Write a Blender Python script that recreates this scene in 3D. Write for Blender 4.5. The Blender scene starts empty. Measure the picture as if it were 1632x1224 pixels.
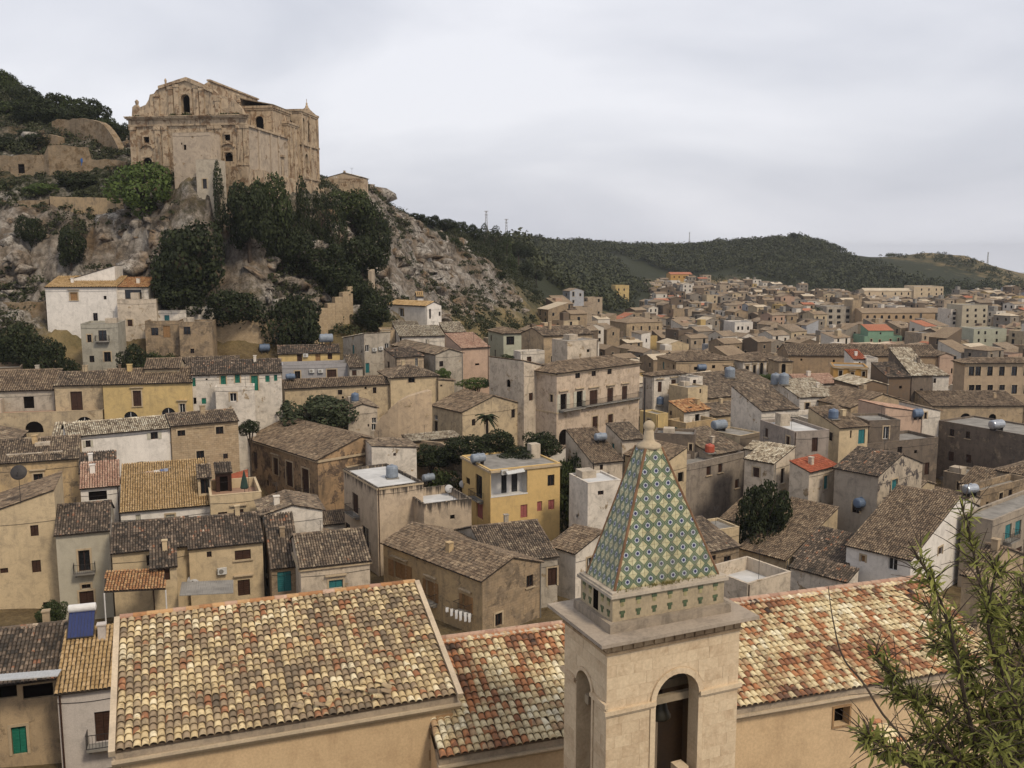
import bpy, math, random
import numpy as np
from mathutils import Vector, Matrix, noise as mnoise
random.seed(7); RNG = np.random.default_rng(7)
SC = bpy.context.scene
COL = SC.collection
PI = math.pi
rad = math.radians

# ------------------------------------------------------------------ camera
F, CX, CY, HOR = 1500.0, 816.0, 612.0, 400.0        # focal length and centre in photo pixels, horizon row
TH = math.atan((CY - HOR) / F)
cam_d = bpy.data.cameras.new('camera'); cam = bpy.data.objects.new('camera', cam_d); COL.objects.link(cam)
cam_d.sensor_width = 36.0; cam_d.lens = 36.0 * F / 1632.0
cam_d.clip_start = 0.3; cam_d.clip_end = 20000
cam.location = (0, 0, 0); cam.rotation_euler = (PI / 2 - TH, 0, 0)
SC.camera = cam

# ------------------------------------------------------------------ sky, sun, exposure (high overcast)
SUN_EL, SUN_AZ = 48.0, 138.0                          # sun behind the camera, to the right
W = bpy.data.worlds.new('World'); SC.world = W; W.use_nodes = True
nt = W.node_tree; nd = nt.nodes; lk = nt.links
for n in list(nd): nd.remove(n)
out = nd.new('ShaderNodeOutputWorld'); bg = nd.new('ShaderNodeBackground')
sky = nd.new('ShaderNodeTexSky'); sky.sky_type = 'NISHITA'; sky.sun_disc = False
sky.sun_elevation = rad(SUN_EL); sky.sun_rotation = rad(SUN_AZ); sky.dust_density = 4.0; sky.air_density = 1.2
sk = nd.new('ShaderNodeMixRGB'); sk.blend_type = 'MULTIPLY'; sk.inputs[0].default_value = 1; sk.inputs[2].default_value = (.10, .10, .10, 1)
lk.new(sky.outputs[0], sk.inputs[1])
tc = nd.new('ShaderNodeTexCoord'); mp = nd.new('ShaderNodeMapping'); mp.inputs['Scale'].default_value = (1.0, 1.0, 3.2)
mp.inputs['Rotation'].default_value = (0.0, 0.25, 0.4)
lk.new(tc.outputs['Generated'], mp.inputs[0])
n1 = nd.new('ShaderNodeTexNoise'); n1.inputs['Scale'].default_value = 1.9; n1.inputs['Detail'].default_value = 5; n1.inputs['Roughness'].default_value = .5
n1.inputs['Distortion'].default_value = .35
lk.new(mp.outputs[0], n1.inputs['Vector'])
rp = nd.new('ShaderNodeValToRGB'); rp.color_ramp.elements[0].position = .34; rp.color_ramp.elements[1].position = .64
rp.color_ramp.elements[0].color = (.375, .385, .43, 1); rp.color_ramp.elements[1].color = (.565, .565, .595, 1)
lk.new(n1.outputs[0], rp.inputs[0])
mx = nd.new('ShaderNodeMixRGB'); mx.inputs[0].default_value = .90
lk.new(sk.outputs[0], mx.inputs[1]); lk.new(rp.outputs[0], mx.inputs[2]); lk.new(mx.outputs[0], bg.inputs[0])
bg.inputs[1].default_value = 1.0
lk.new(bg.outputs[0], out.inputs[0])
sun_d = bpy.data.lights.new('sun', 'SUN'); sun_d.energy = 1.5; sun_d.angle = rad(10); sun_d.color = (1, .87, .68)
sun = bpy.data.objects.new('sun', sun_d); COL.objects.link(sun)
_sd = Vector((math.sin(rad(SUN_AZ)) * math.cos(rad(SUN_EL)), math.cos(rad(SUN_AZ)) * math.cos(rad(SUN_EL)), math.sin(rad(SUN_EL))))
sun.rotation_euler = _sd.to_track_quat('Z', 'Y').to_euler()
SC.view_settings.view_transform = 'Standard'; SC.view_settings.look = 'None'
SC.view_settings.exposure = 0.70; SC.view_settings.gamma = 1.0; SC.view_settings.use_curve_mapping = False
SC.render.engine = 'CYCLES'; SC.cycles.use_denoising = True
SC.cycles.max_bounces = 4; SC.cycles.diffuse_bounces = 2; SC.cycles.glossy_bounces = 2; SC.cycles.transparent_max_bounces = 4
SC.cycles.caustics_reflective = False; SC.cycles.caustics_refractive = False

# ------------------------------------------------------------------ photo measurement -> place
def ray(px, py):
    xc, yc = (px - CX) / F, -(py - CY) / F
    return Vector((xc, math.cos(TH) + yc * math.sin(TH), -math.sin(TH) + yc * math.cos(TH)))
def P(px, py, D):
    r = ray(px, py); return r * (D / r.y)
def PZ(px, py, z):
    r = ray(px, py); return r * (z / r.z)
def proj(p):
    dep = p[1] * math.cos(TH) - p[2] * math.sin(TH); up = p[1] * math.sin(TH) + p[2] * math.cos(TH)
    return CX + F * p[0] / dep, CY - F * up / dep, dep
ZA, ZB, ZC, ZD = (0, 80, 3.824), (380, 180, 3.824), (0, 380, 3.824), (400, 440, 3.824)   # the survey sheets
ZE, ZF, ZG, ZH = (0, 660, 3.824), (380, 680, 3.824), (720, 480, 3.824), (760, 700, 3.824)
ZI, ZJ, ZK, ZL = (800, 340, 3.824), (1210, 340, 3.825), (1000, 560, 5.1), (1300, 560, 4.916)
ZM, ZN, ZO, ZQ, ZP = (1100, 760, 3.068), (0, 920, 3.886), (680, 900, 2.914), (1140, 780, 2.756), (0, 0, 1.0)

# ------------------------------------------------------------------ scene helpers
def tag(o, label=None, cat=None, group=None, kind=None):
    if label: o['label'] = label
    if cat: o['category'] = cat
    if group: o['group'] = group
    if kind: o['kind'] = kind
    return o
def empty(name, loc=(0, 0, 0), rz=0.0):
    o = bpy.data.objects.new(name, None); COL.objects.link(o); o.location = loc; o.rotation_euler = (0, 0, rz)
    o.empty_display_size = .2
    return o
def link(name, me, parent=None, loc=None, rot=None, scale=None):
    o = bpy.data.objects.new(name, me); COL.objects.link(o)
    if parent: o.parent = parent
    if loc is not None: o.location = loc
    if rot is not None: o.rotation_euler = rot
    if scale is not None: o.scale = scale
    return o
class MB:
    def __init__(s): s.v = []; s.f = []; s.m = []
    def add(s, vs, fs, m=0):
        b = len(s.v); s.v.extend([tuple(p) for p in vs])
        for f in fs: s.f.append(tuple(b + i for i in f)); s.m.append(m)
    def quad(s, a, b, c, d, m=0): s.add([a, b, c, d], [(0, 1, 2, 3)], m)
    def poly(s, pts, m=0): s.add(pts, [tuple(range(len(pts)))], m)
    def box(s, x0, y0, z0, x1, y1, z1, m=0):
        s.add([(x0, y0, z0), (x1, y0, z0), (x1, y1, z0), (x0, y1, z0), (x0, y0, z1), (x1, y0, z1), (x1, y1, z1), (x0, y1, z1)],
              [(0, 3, 2, 1), (4, 5, 6, 7), (0, 1, 5, 4), (1, 2, 6, 5), (2, 3, 7, 6), (3, 0, 4, 7)], m)
    def prism(s, pts, d, m=0):                 # planar loop extruded by vector d
        n = len(pts); q = [Vector(p) + Vector(d) for p in pts]
        s.add(list(pts) + q, [tuple(range(n - 1, -1, -1)), tuple(range(n, 2 * n))] + [(i, (i + 1) % n, n + (i + 1) % n, n + i) for i in range(n)], m)
    def tube(s, pts, rs, n=6, m=0, cap=True):
        pts = [Vector(p) for p in pts]; rings = []
        for i, p in enumerate(pts):
            t = (pts[min(i + 1, len(pts) - 1)] - pts[max(i - 1, 0)]).normalized()
            a = t.orthogonal().normalized() if i == 0 else (a - t * a.dot(t)).normalized()
            b = t.cross(a); r = rs[i] if hasattr(rs, '__len__') else rs
            rings.append([p + a * (r * math.cos(2 * PI * k / n)) + b * (r * math.sin(2 * PI * k / n)) for k in range(n)])
        vs = [q for R in rings for q in R]; fs = []
        for i in range(len(pts) - 1):
            for k in range(n): fs.append((i * n + k, i * n + (k + 1) % n, (i + 1) * n + (k + 1) % n, (i + 1) * n + k))
        if cap: fs += [tuple(range(n - 1, -1, -1)), tuple(range((len(pts) - 1) * n, len(pts) * n))]
        s.add(vs, fs, m)
    def lathe(s, prof, n=12, c=(0, 0), m=0):   # (r, z) profile
        vs = [(c[0] + r * math.cos(2 * PI * k / n), c[1] + r * math.sin(2 * PI * k / n), z) for r, z in prof for k in range(n)]; fs = []
        for i in range(len(prof) - 1):
            for k in range(n): fs.append((i * n + k, i * n + (k + 1) % n, (i + 1) * n + (k + 1) % n, (i + 1) * n + k))
        fs += [tuple(range(n - 1, -1, -1)), tuple(range((len(prof) - 1) * n, len(prof) * n))]
        s.add(vs, fs, m)
    def mesh(s, name, mats, smooth=False):
        me = bpy.data.meshes.new(name); me.from_pydata(s.v, [], s.f)
        for m in (mats if isinstance(mats, (list, tuple)) else [mats]): me.materials.append(m)
        if any(s.m): me.polygons.foreach_set('material_index', s.m)
        if smooth: me.polygons.foreach_set('use_smooth', [True] * len(s.f))
        me.update(); return me
    def build(s, name, mats, parent=None, smooth=False, **k):
        return link(name, s.mesh(name, mats, smooth), parent, **k)
def np_mesh(name, verts, faces, mats, smooth=False, attrs=None, midx=None):
    """verts (n,3), faces (m,k) arrays -> mesh, fast"""
    me = bpy.data.meshes.new(name); verts = np.ascontiguousarray(verts, dtype=np.float32); faces = np.ascontiguousarray(faces, dtype=np.int32)
    m, k = faces.shape
    me.vertices.add(len(verts)); me.vertices.foreach_set('co', verts.ravel())
    me.loops.add(m * k); me.loops.foreach_set('vertex_index', faces.ravel())
    me.polygons.add(m); me.polygons.foreach_set('loop_start', np.arange(0, m * k, k, dtype=np.int32))
    for mt in (mats if isinstance(mats, (list, tuple)) else [mats]): me.materials.append(mt)
    if midx is not None: me.polygons.foreach_set('material_index', np.asarray(midx, dtype=np.int32))
    if smooth: me.polygons.foreach_set('use_smooth', np.ones(m, dtype=bool))
    for an, av in (attrs or {}).items():
        at = me.attributes.new(an, 'FLOAT', 'POINT'); at.data.foreach_set('value', np.asarray(av, dtype=np.float32))
    me.update(calc_edges=True); return me

# ------------------------------------------------------------------ materials
class NT:
    def __init__(s, name):
        s.mat = bpy.data.materials.new(name); s.mat.use_nodes = True; s.t = s.mat.node_tree
        s.b = s.t.nodes['Principled BSDF']; s.b.inputs['Roughness'].default_value = .9
        s.b.inputs['Specular IOR Level'].default_value = .15
    def n(s, ty, **k):
        x = s.t.nodes.new(ty)
        for a, v in k.items(): setattr(x, a, v)
        return x
    def l(s, a, b): s.t.links.new(a, b)
    def coord(s, kind='Object', scale=(1, 1, 1), jitter=True):
        t = s.n('ShaderNodeTexCoord'); m = s.n('ShaderNodeMapping'); m.inputs['Scale'].default_value = scale
        if jitter:
            oi = s.n('ShaderNodeObjectInfo'); ml = s.n('ShaderNodeVectorMath', operation='MULTIPLY_ADD')
            cb = s.n('ShaderNodeCombineXYZ')
            for i in range(3): s.l(oi.outputs['Random'], cb.inputs[i])
            s.l(cb.outputs[0], ml.inputs[0]); ml.inputs[1].default_value = (61, 37, 83); s.l(t.outputs[kind], ml.inputs[2])
            s.l(ml.outputs[0], m.inputs[0])
        else: s.l(t.outputs[kind], m.inputs[0])
        return m.outputs[0]
    def noise(s, vec, scale, detail=4, rough=.55, dist=0):
        x = s.n('ShaderNodeTexNoise'); x.inputs['Scale'].default_value = scale; x.inputs['Detail'].default_value = detail
        x.inputs['Roughness'].default_value = rough; x.inputs['Distortion'].default_value = dist; s.l(vec, x.inputs['Vector']); return x.outputs[0]
    def ramp(s, fac, stops, const=False):
        r = s.n('ShaderNodeValToRGB'); cr = r.color_ramp
        if const: cr.interpolation = 'CONSTANT'
        while len(cr.elements) < len(stops): cr.elements.new(.5)
        for e, (p, c) in zip(cr.elements, stops):
            e.position = p; e.color = (c, c, c, 1) if not hasattr(c, '__len__') else (c[0], c[1], c[2], 1)
        s.l(fac, r.inputs[0]); return r.outputs[0]
    def mix(s, fac, a, b, mode='MIX'):
        x = s.n('ShaderNodeMixRGB'); x.blend_type = mode
        for i, v in ((0, fac), (1, a), (2, b)):
            if isinstance(v, (int, float)): x.inputs[i].default_value = v if i == 0 else (v, v, v, 1)
            elif isinstance(v, tuple): x.inputs[i].default_value = (v[0], v[1], v[2], 1)
            else: s.l(v, x.inputs[i])
        return x.outputs[0]
    def math(s, op, a, b=0.0):
        x = s.n('ShaderNodeMath', operation=op)
        for i, v in ((0, a), (1, b)):
            if isinstance(v, (int, float)): x.inputs[i].default_value = v
            else: s.l(v, x.inputs[i])
        return x.outputs[0]
    def bump(s, h, st=.3, d=.02):
        b = s.n('ShaderNodeBump'); b.inputs['Strength'].default_value = st; b.inputs['Distance'].default_value = d
        s.l(h, b.inputs['Height']); s.l(b.outputs[0], s.b.inputs['Normal'])
    def col(s, c): s.l(c, s.b.inputs['Base Color'])
_mc = {}
def flat(name, c, rough=.7, metal=0.0, spec=.3, var=.25, scale=3.0):
    k = ('flat', name)
    if k in _mc: return _mc[k]
    t = NT(name); v = t.coord()
    n = t.noise(v, scale, 4); t.col(t.mix(t.ramp(n, [(.3, 1 - var), (.7, 1 + .0)]), (0, 0, 0), c, 'MIX') if False else t.mix(1.0, c, t.ramp(n, [(.3, 1 - var), (.7, 1.0)]), 'MULTIPLY'))
    t.b.inputs['Roughness'].default_value = rough; t.b.inputs['Metallic'].default_value = metal; t.b.inputs['Specular IOR Level'].default_value = spec
    _mc[k] = t.mat; return t.mat
def plaster(c, stain=.35, sc=(.09, .08, .07), patch=0.0, pc=(.36, .27, .17), streak=.5, course=0.0, drip=None):
    """lime plaster: blotches, rain streaks, patches fallen off to the stone"""
    c = (c[0] * 1.0, c[1] * .955, c[2] * .90); k = ('pl', c, stain, sc, patch, pc, streak, course, drip)
    if k in _mc: return _mc[k]
    t = NT('plaster_%d' % len(_mc)); v = t.coord()
    big = t.noise(v, .33, 5, .6, .3); med = t.noise(v, 1.7, 5, .65); fine = t.noise(v, 14, 3)
    vs = t.coord(scale=(1.5, 1.5, .22)); st = t.noise(vs, 1.0, 6, .7, .3)
    base = t.mix(t.ramp(med, [(.3, 0.0), (.75, .35)]), c, tuple(x * .72 for x in c))
    base = t.mix(t.math('MULTIPLY', t.ramp(big, [(.42, 0.0), (.72, 1.0)]), stain), base, tuple(.55 * x + .45 * y for x, y in zip(c, sc)))
    gr = t.noise(v, .8, 8, .78, .6)
    base = t.mix(t.math('MULTIPLY', t.ramp(gr, [(.48, 0.0), (.66, 1.0)]), min(1, stain * 1.5)), base, tuple(.35 * x + .65 * y for x, y in zip(c, sc)))
    base = t.mix(t.math('MULTIPLY', t.ramp(st, [(.52, 0.0), (.70, 1.0)]), min(1, stain * streak * 1.3)), base, sc)
    if patch > 0:
        pm = t.ramp(t.noise(v, .55, 6, .7, .4), [(.62 - patch * .3, 0.0), (.65 - patch * .3, 1.0)])
        base = t.mix(pm, base, t.mix(t.ramp(med, [(.35, 0.0), (.65, 1.0)]), pc, tuple(x * .5 for x in pc)))
    if drip is not None:                                  # black mould running down from the wall top
        gg = t.n('ShaderNodeNewGeometry'); sp0 = t.n('ShaderNodeSeparateXYZ'); t.l(gg.outputs['Position'], sp0.inputs[0])
        dz = t.math('MULTIPLY', t.math('SUBTRACT', drip, sp0.outputs[2]), .30); vd = t.coord(scale=(1.6, 1.6, .05)); dn = t.noise(vd, 1.7, 4, .7)
        base = t.mix(t.ramp(t.math('SUBTRACT', dn, t.math('MULTIPLY', dz, .62)), [(.30, 0.0), (.44, .92)]), base, (.035, .03, .027))
    if course > 0:
        br = t.n('ShaderNodeTexBrick'); br.inputs['Scale'].default_value = 1.0; br.inputs['Brick Width'].default_value = .55; br.inputs['Row Height'].default_value = .27
        br.inputs['Mortar Size'].default_value = .018; br.inputs['Color1'].default_value = (1, 1, 1, 1); br.inputs['Color2'].default_value = (.72, .68, .62, 1); br.inputs['Mortar'].default_value = (.45, .42, .38, 1)
        tcx = t.n('ShaderNodeTexCoord'); sp = t.n('ShaderNodeSeparateXYZ'); t.l(tcx.outputs['Object'], sp.inputs[0])
        cb = t.n('ShaderNodeCombineXYZ'); t.l(t.math('ADD', sp.outputs[0], sp.outputs[1]), cb.inputs[0]); t.l(sp.outputs[2], cb.inputs[1]); t.l(cb.outputs[0], br.inputs['Vector'])
        base = t.mix(course, base, br.outputs['Color'], 'MULTIPLY')
    base = t.mix(.5, base, t.ramp(fine, [(.25, .72), (.7, 1.12)]), 'MULTIPLY')
    t.col(base); t.bump(t.math('ADD', med, t.math('MULTIPLY', fine, .4)), .35, .03)
    _mc[k] = t.mat; return t.mat
def tile_mat(name, stops, lichen=.5, lc=(.07, .065, .055), nscale=.5, bias=.35, gain=1.0):
    """burnt-clay roof tiles: one colour for each tile, lichen and soot over them"""
    t = NT(name)
    g = t.n('ShaderNodeNewGeometry'); oi = t.n('ShaderNodeObjectInfo')
    tcx = t.n('ShaderNodeNewGeometry')
    r = t.math('FRACT', t.math('ADD', g.outputs['Random Per Island'], t.math('MULTIPLY', oi.outputs['Random'], 7.31)))
    big = t.noise(tcx.outputs['Position'], nscale, 3, .6)
    r = t.math('ADD', t.math('MULTIPLY', r, 1 - bias), t.math('MULTIPLY', t.ramp(big, [(.3, 0.0), (.7, 1.0)]), bias))
    c = t.ramp(r, stops, True)
    li = t.noise(tcx.outputs['Position'], 9.0, 5, .75); l2 = t.noise(tcx.outputs['Position'], 1.3, 4, .6)
    m = t.math('MULTIPLY', t.ramp(t.math('ADD', t.math('MULTIPLY', li, .6), t.math('MULTIPLY', l2, .45)), [(.5, 0.0), (.62, 1.0)]), lichen)
    c = t.mix(m, c, lc); t.col(t.mix(1.0, c, (gain, gain, gain), 'MULTIPLY'))
    t.bump(li, .3, .01); _mc[name] = t.mat; return t.mat
def foliage(name, c1, c2, trans=.25, ns=.45, nw=.45):
    t = NT(name); g = t.n('ShaderNodeNewGeometry')
    big = t.noise(g.outputs['Position'], ns, 3)
    r = t.math('ADD', t.math('MULTIPLY', g.outputs['Random Per Island'], 1.05 - nw), t.math('MULTIPLY', big, nw))
    c = t.ramp(r, [(.15, c1), (.85, c2)]); t.col(c)
    t.b.inputs['Roughness'].default_value = .65
    tr = t.n('ShaderNodeBsdfTranslucent'); t.l(c, tr.inputs[0]); ms = t.n('ShaderNodeMixShader'); ms.inputs[0].default_value = trans
    t.l(t.b.outputs[0], ms.inputs[1]); t.l(tr.outputs[0], ms.inputs[2]); t.l(ms.outputs[0], t.t.nodes['Material Output'].inputs[0])
    return t.mat

OLD = [(0, (.055, .043, .034)), (.16, (.11, .082, .06)), (.4, (.17, .128, .09)), (.6, (.24, .18, .125)), (.78, (.34, .27, .185)), (.9, (.22, .115, .065)), (.95, (.47, .40, .29))]
T_OLD = tile_mat('old_clay_tiles', OLD, .55)
T_DARK = tile_mat('sooty_clay_tiles', [(0, (.045, .038, .032)), (.25, (.085, .066, .05)), (.5, (.14, .105, .078)), (.72, (.24, .18, .13)), (.84, (.27, .13, .075)), (.91, (.48, .38, .28))], .5)
T_BROWN = tile_mat('brown_clay_tiles', [(0, (.10, .072, .05)), (.3, (.16, .115, .078)), (.55, (.225, .165, .11)), (.8, (.30, .225, .15)), (.93, (.4, .32, .22))], .45)
T_YEL = tile_mat('straw_clay_tiles', [(0, (.31, .20, .09)), (.3, (.38, .255, .12)), (.6, (.45, .31, .16)), (.9, (.27, .18, .09))], .25)
T_ORA = tile_mat('orange_clay_tiles', [(0, (.27, .13, .06)), (.3, (.36, .18, .08)), (.6, (.45, .27, .13)), (.85, (.2, .1, .055))], .3)
T_PALE = tile_mat('bleached_clay_tiles', [(0, (.16, .12, .08)), (.2, (.30, .24, .17)), (.45, (.48, .41, .30)), (.75, (.60, .54, .42))], .5)
T_RED = tile_mat('red_clay_tiles', [(0, (.26, .075, .04)), (.4, (.33, .095, .05)), (.75, (.38, .13, .07))], .2)
T_PINK = tile_mat('pinkish_clay_tiles', [(0, (.34, .2, .14)), (.4, (.42, .27, .19)), (.75, (.5, .34, .25))], .3)
CH = [(0, (.12, .095, .07)), (.06, (.20, .155, .108)), (.15, (.30, .225, .148)), (.28, (.39, .30, .188)), (.43, (.40, .20, .105)), (.455, (.30, .14, .075)), (.49, (.52, .40, .225)), (.62, (.64, .51, .30)), (.80, (.74, .64, .44))]
T_CH1 = tile_mat('church_tiles_pale', CH, .7, nscale=.35, bias=.32, lc=(.16, .122, .082), gain=.95)
CH2 = [(0, (.06, .042, .034)), (.10, (.15, .085, .057)), (.20, (.27, .125, .068)), (.30, (.40, .185, .09)), (.42, (.42, .285, .165)), (.49, (.54, .415, .235)), (.58, (.65, .54, .33)), (.78, (.74, .66, .47))]
T_CH2 = tile_mat('church_tiles_mixed', CH2, .5, nscale=.42, bias=.5, lc=(.09, .065, .05), gain=1.0)
DECK = flat('roof_mortar', (.045, .034, .026), .95, var=.5)  # deck mortar, darkened so its colour carries the shade between the tiles
STONE = plaster((.46, .36, .24), .35, patch=0)
TRIM = plaster((.47, .385, .27), .4)
WOOD = flat('brown_wood', (.055, .026, .016), .6, var=.4)
WOOD2 = flat('light_wood', (.30, .17, .075), .6, var=.3)
GREEN = flat('green_paint', (.02, .17, .115), .5)
TEAL = flat('teal_paint', (.03, .16, .17), .5)
PINKP = flat('pink_shutter', (.34, .11, .10), .6)
CREAMP = flat('cream_paint', (.48, .45, .36), .6)
WHITEP = flat('white_paint', (.62, .60, .57), .6, var=.15)
IRON = flat('dark_iron', (.035, .03, .028), .6, var=.3)
GLASS = flat('window_glass', (.012, .014, .017), .12, spec=.5, var=.2)
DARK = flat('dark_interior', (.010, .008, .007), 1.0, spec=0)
GREY_CONC = flat('grey_concrete', (.27, .25, .22), .95, var=.45, scale=.8)
# ------------------------------------------------------------------ terrain: survey points (photo column, row, distance, rockiness, greenness)
CP = [
 # valley left to right, near to far, given as column, height, distance
]
def cz(px, z, D, r=0.0, g=0.1):
    CP.append(((px - CX) / F * D / math.cos(TH) * 1.0, D, z, r, g))
def cp(px, py, D, r=0.0, g=0.1):
    p = P(px, py, D); CP.append((p.x, p.y, p.z, r, g))
for px in (-500, 300, 1100, 1900):
    cz(px, -1.7, 1.2, 0, .6); cz(px, -4.5, 3, 0, .6); cz(px, -8, 6, 0, .6); cz(px, -12, 10, 0, .6); cz(px, -16, 15, 0, .4); cz(px, -20, 22, 0, .3); cz(px, -23, 38, 0, .2)
for px in (-300, 100, 500, 900, 1300, 1800): cz(px, -31, 52); cz(px, -35, 72); cz(px, -36, 92)
for px in (400, 800, 1200, 1600, 1900): cz(px, -36.5, 120)
for px in (800, 1200, 1600, 1900): cz(px, -37, 160); cz(px, -37.5, 220)
for px in (950, 1250, 1600, 1900): cz(px, -38, 300); cz(px, -38, 420)
for px in (1100, 1350, 1600, 1900): cz(px, -38, 560)
for px in (1150, 1350, 1600, 1900): cz(px, -37, 700)
# left slope below the cliff
cz(-300, -30, 92); cz(60, -33, 100); cz(-300, -22, 130); cz(60, -26.5, 132); cz(250, -27, 136); cz(420, -30, 138); cz(600, -34, 140)
cz(-300, -14, 160); cz(60, -20, 152); cz(250, -23, 156); cz(450, -25, 158); cz(600, -27, 162); cz(720, -31, 170)
cp(30, 560, 165, .2, .5); cp(130, 545, 172, .2, .3); cp(250, 560, 170); cp(345, 566, 174); cp(420, 570, 176); cp(470, 564, 180); cp(505, 556, 184); cp(345, 506, 180, .5, .5); cp(420, 502, 181.5, .5, .5); cp(475, 498, 185.5, .5, .5); cp(560, 560, 180); cp(650, 590, 172); cp(760, 600, 185)
cp(-150, 480, 176, .6, .3); cp(40, 480, 178, .8, .3); cp(200, 470, 182, .8, .3); cp(340, 480, 186, .7, .5); cp(450, 470, 190, .6, .6); cp(560, 500, 195, .4, .5); cp(640, 510, 205, .5, .3)
# cliff and terraces under the ruined church
cp(-150, 400, 186, 1, .3); cp(20, 400, 186, 1, .3); cp(120, 400, 187, 1, .3); cp(220, 400, 190, 1, .3); cp(350, 420, 192, 1, .2); cp(440, 420, 196, 1, .3); cp(520, 430, 205, .9, .4)
cp(20, 352, 194, .9, .4); cp(140, 362, 196, 1, .3); cp(250, 350, 198, .9, .4); cp(350, 350, 199, .9, .5); cp(430, 350, 206, .6, .8); cp(510, 370, 216, .5, .8); cp(570, 400, 225, .7, .5)
cp(-150, 320, 200, .5, .5); cp(30, 318, 201, .5, .5); cp(140, 316, 201, .3, .5); cp(240, 318, 203, .5, .6); cp(330, 300, 204, .6, .5)
cp(20, 282, 212, .4, .7); cp(130, 285, 210, .4, .6); cp(240, 290, 208, .4, .7)
cp(300, 302, 190, .6, .5); cp(335, 304, 190, .6, .5); cp(265, 308, 195, .6, .5); cp(400, 300, 195, .6, .5); cp(300, 275, 197, .3, .3); cp(345, 285, 197, .3, .3); cp(230, 330, 196, .6, .5); cp(470, 300, 226, .5, .7); cp(540, 310, 245, .6, .6)
cp(30, 250, 222, .5, .6); cp(140, 245, 220, .5, .5); cp(200, 255, 214, .5, .6); cp(300, 262, 216, .2, .2); cp(390, 262, 212, .2, .2); cp(500, 292, 246, .4, .4)
cp(-250, 190, 250, .4, .9); cp(-80, 150, 262, .4, .9); cp(30, 150, 268, .4, .9); cp(110, 195, 252, .6, .8); cp(180, 215, 240, .6, .7); cp(195, 240, 228, .7, .6)
cp(-250, 120, 310, .2, 1); cp(0, 118, 300, .2, 1); cp(90, 185, 300, .2, 1); cp(190, 230, 300, .2, 1); cp(330, 262, 290, .2, .8); cp(420, 275, 280, .2, .8)
cp(520, 290, 268, .5, .5); cp(590, 302, 275, .9, .3); cp(620, 332, 278, 1, .3); cp(612, 372, 262, 1, .2); cp(600, 440, 238, .8, .4)
cp(660, 360, 300, .9, .3); cp(660, 410, 285, 1, .3); cp(690, 440, 285, 1, .25); cp(700, 480, 270, .8, .4); cp(740, 505, 255, .4, .4); cp(700, 540, 228, .2, .3)
cp(660, 352, 330, .3, 1); cp(720, 366, 360, .3, 1); cp(740, 400, 335, .7, .6); cp(780, 430, 325, .9, .4); cp(790, 470, 310, .8, .4); cp(800, 505, 300, .3, .4)
cp(780, 380, 430, .2, 1); cp(830, 390, 520, .2, 1); cp(840, 440, 440, .4, .8); cp(860, 470, 400, .2, .5); cp(890, 500, 400, 0, .3); cp(860, 530, 320, .2, .4); cp(820, 545, 270, .2, .4)
cz(700, -5, 480, 0, 1); cz(450, -2, 400, 0, 1); cz(0, 20, 420, 0, 1); cz(-400, 20, 420, 0, 1); cz(300, 0, 700, 0, 1); cz(700, -12, 700, 0, 1)
# far wooded hill and the bare knoll
cp(890, 450, 640, 0, .9); cp(930, 470, 620, 0, 1); cp(880, 472, 540, 0, 1); cp(975, 466, 680, 0, .9); cp(1010, 456, 760, 0, .8); cp(1030, 458, 780, 0, .2); cp(1100, 448, 860, 0, .2); cp(1200, 450, 860, 0, .3)
cp(860, 388, 900, 0, 1); cp(930, 391, 1050, 0, 1); cp(1000, 398, 1120, 0, 1); cp(960, 440, 880, 0, 1); cp(1060, 399, 1120, 0, 1); cp(1100, 434, 960, 0, 1)
cp(1150, 392, 1100, 0, 1); cp(1200, 391, 1080, 0, 1); cp(1270, 383, 1050, 0, 1); cp(1220, 430, 930, 0, 1); cp(1320, 398, 1060, 0, .9); cp(1380, 408, 1080, 0, .6); cp(1430, 410, 1100, 0, .4)
cp(1480, 404, 1100, 0, .32); cp(1540, 406, 1090, 0, .32); cp(1580, 422, 1070, 0, .4); cp(1604, 440, 1050, 0, .5); cp(1340, 440, 930, 0, .9); cp(1450, 440, 930, 0, .7); cp(1540, 450, 950, 0, .7)
cp(1260, 470, 800, 0, .5); cp(1360, 478, 790, 0, .4); cp(1450, 478, 800, 0, .4); cp(1560, 480, 800, 0, .4)
cp(1625, 452, 1000, 0, .3); cp(1700, 455, 1050, 0, .3)
for px in (700, 950, 1100, 1250, 1400, 1540): cz(px, -50, 1500, 0, .5)
for px in (1640, 1850): cz(px, -48, 1500, 0, .5)
for px in (-400, 200, 600): cz(px, -20, 1100, 0, .8)
for px in (-600, 0, 600, 1200, 1800, 2300): cz(px, -85, 3500, 0, .4); cz(px, -230, 9000, 0, .4)
CPA = np.array(CP)
def _key(x, y):
    D = np.maximum(np.hypot(x, y), 2.0)
    return np.stack([np.arctan2(x, y) * 2.0, np.log(D)], -1)
_K = _key(CPA[:, 0], CPA[:, 1])
_A = np.linalg.norm(_K[:, None] - _K[None], axis=-1)
_A2 = np.block([[_A + 0.0008 * np.eye(len(_A)), np.ones((len(_A), 1))], [np.ones((1, len(_A))), np.zeros((1, 1))]])
_WT = np.linalg.solve(_A2, np.vstack([CPA[:, 2:5], np.zeros((1, 3))]))
def field(x, y):
    k = _key(np.atleast_1d(np.asarray(x, float)), np.atleast_1d(np.asarray(y, float)))
    o = np.empty((len(k), 3))
    for i in range(0, len(k), 40000):
        kk = k[i:i + 40000]
        o[i:i + 40000] = np.linalg.norm(kk[:, None] - _K[None], axis=-1) @ _WT[:-1] + _WT[-1]
    return o
def gz(x, y): return float(field(x, y)[0, 0])

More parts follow.
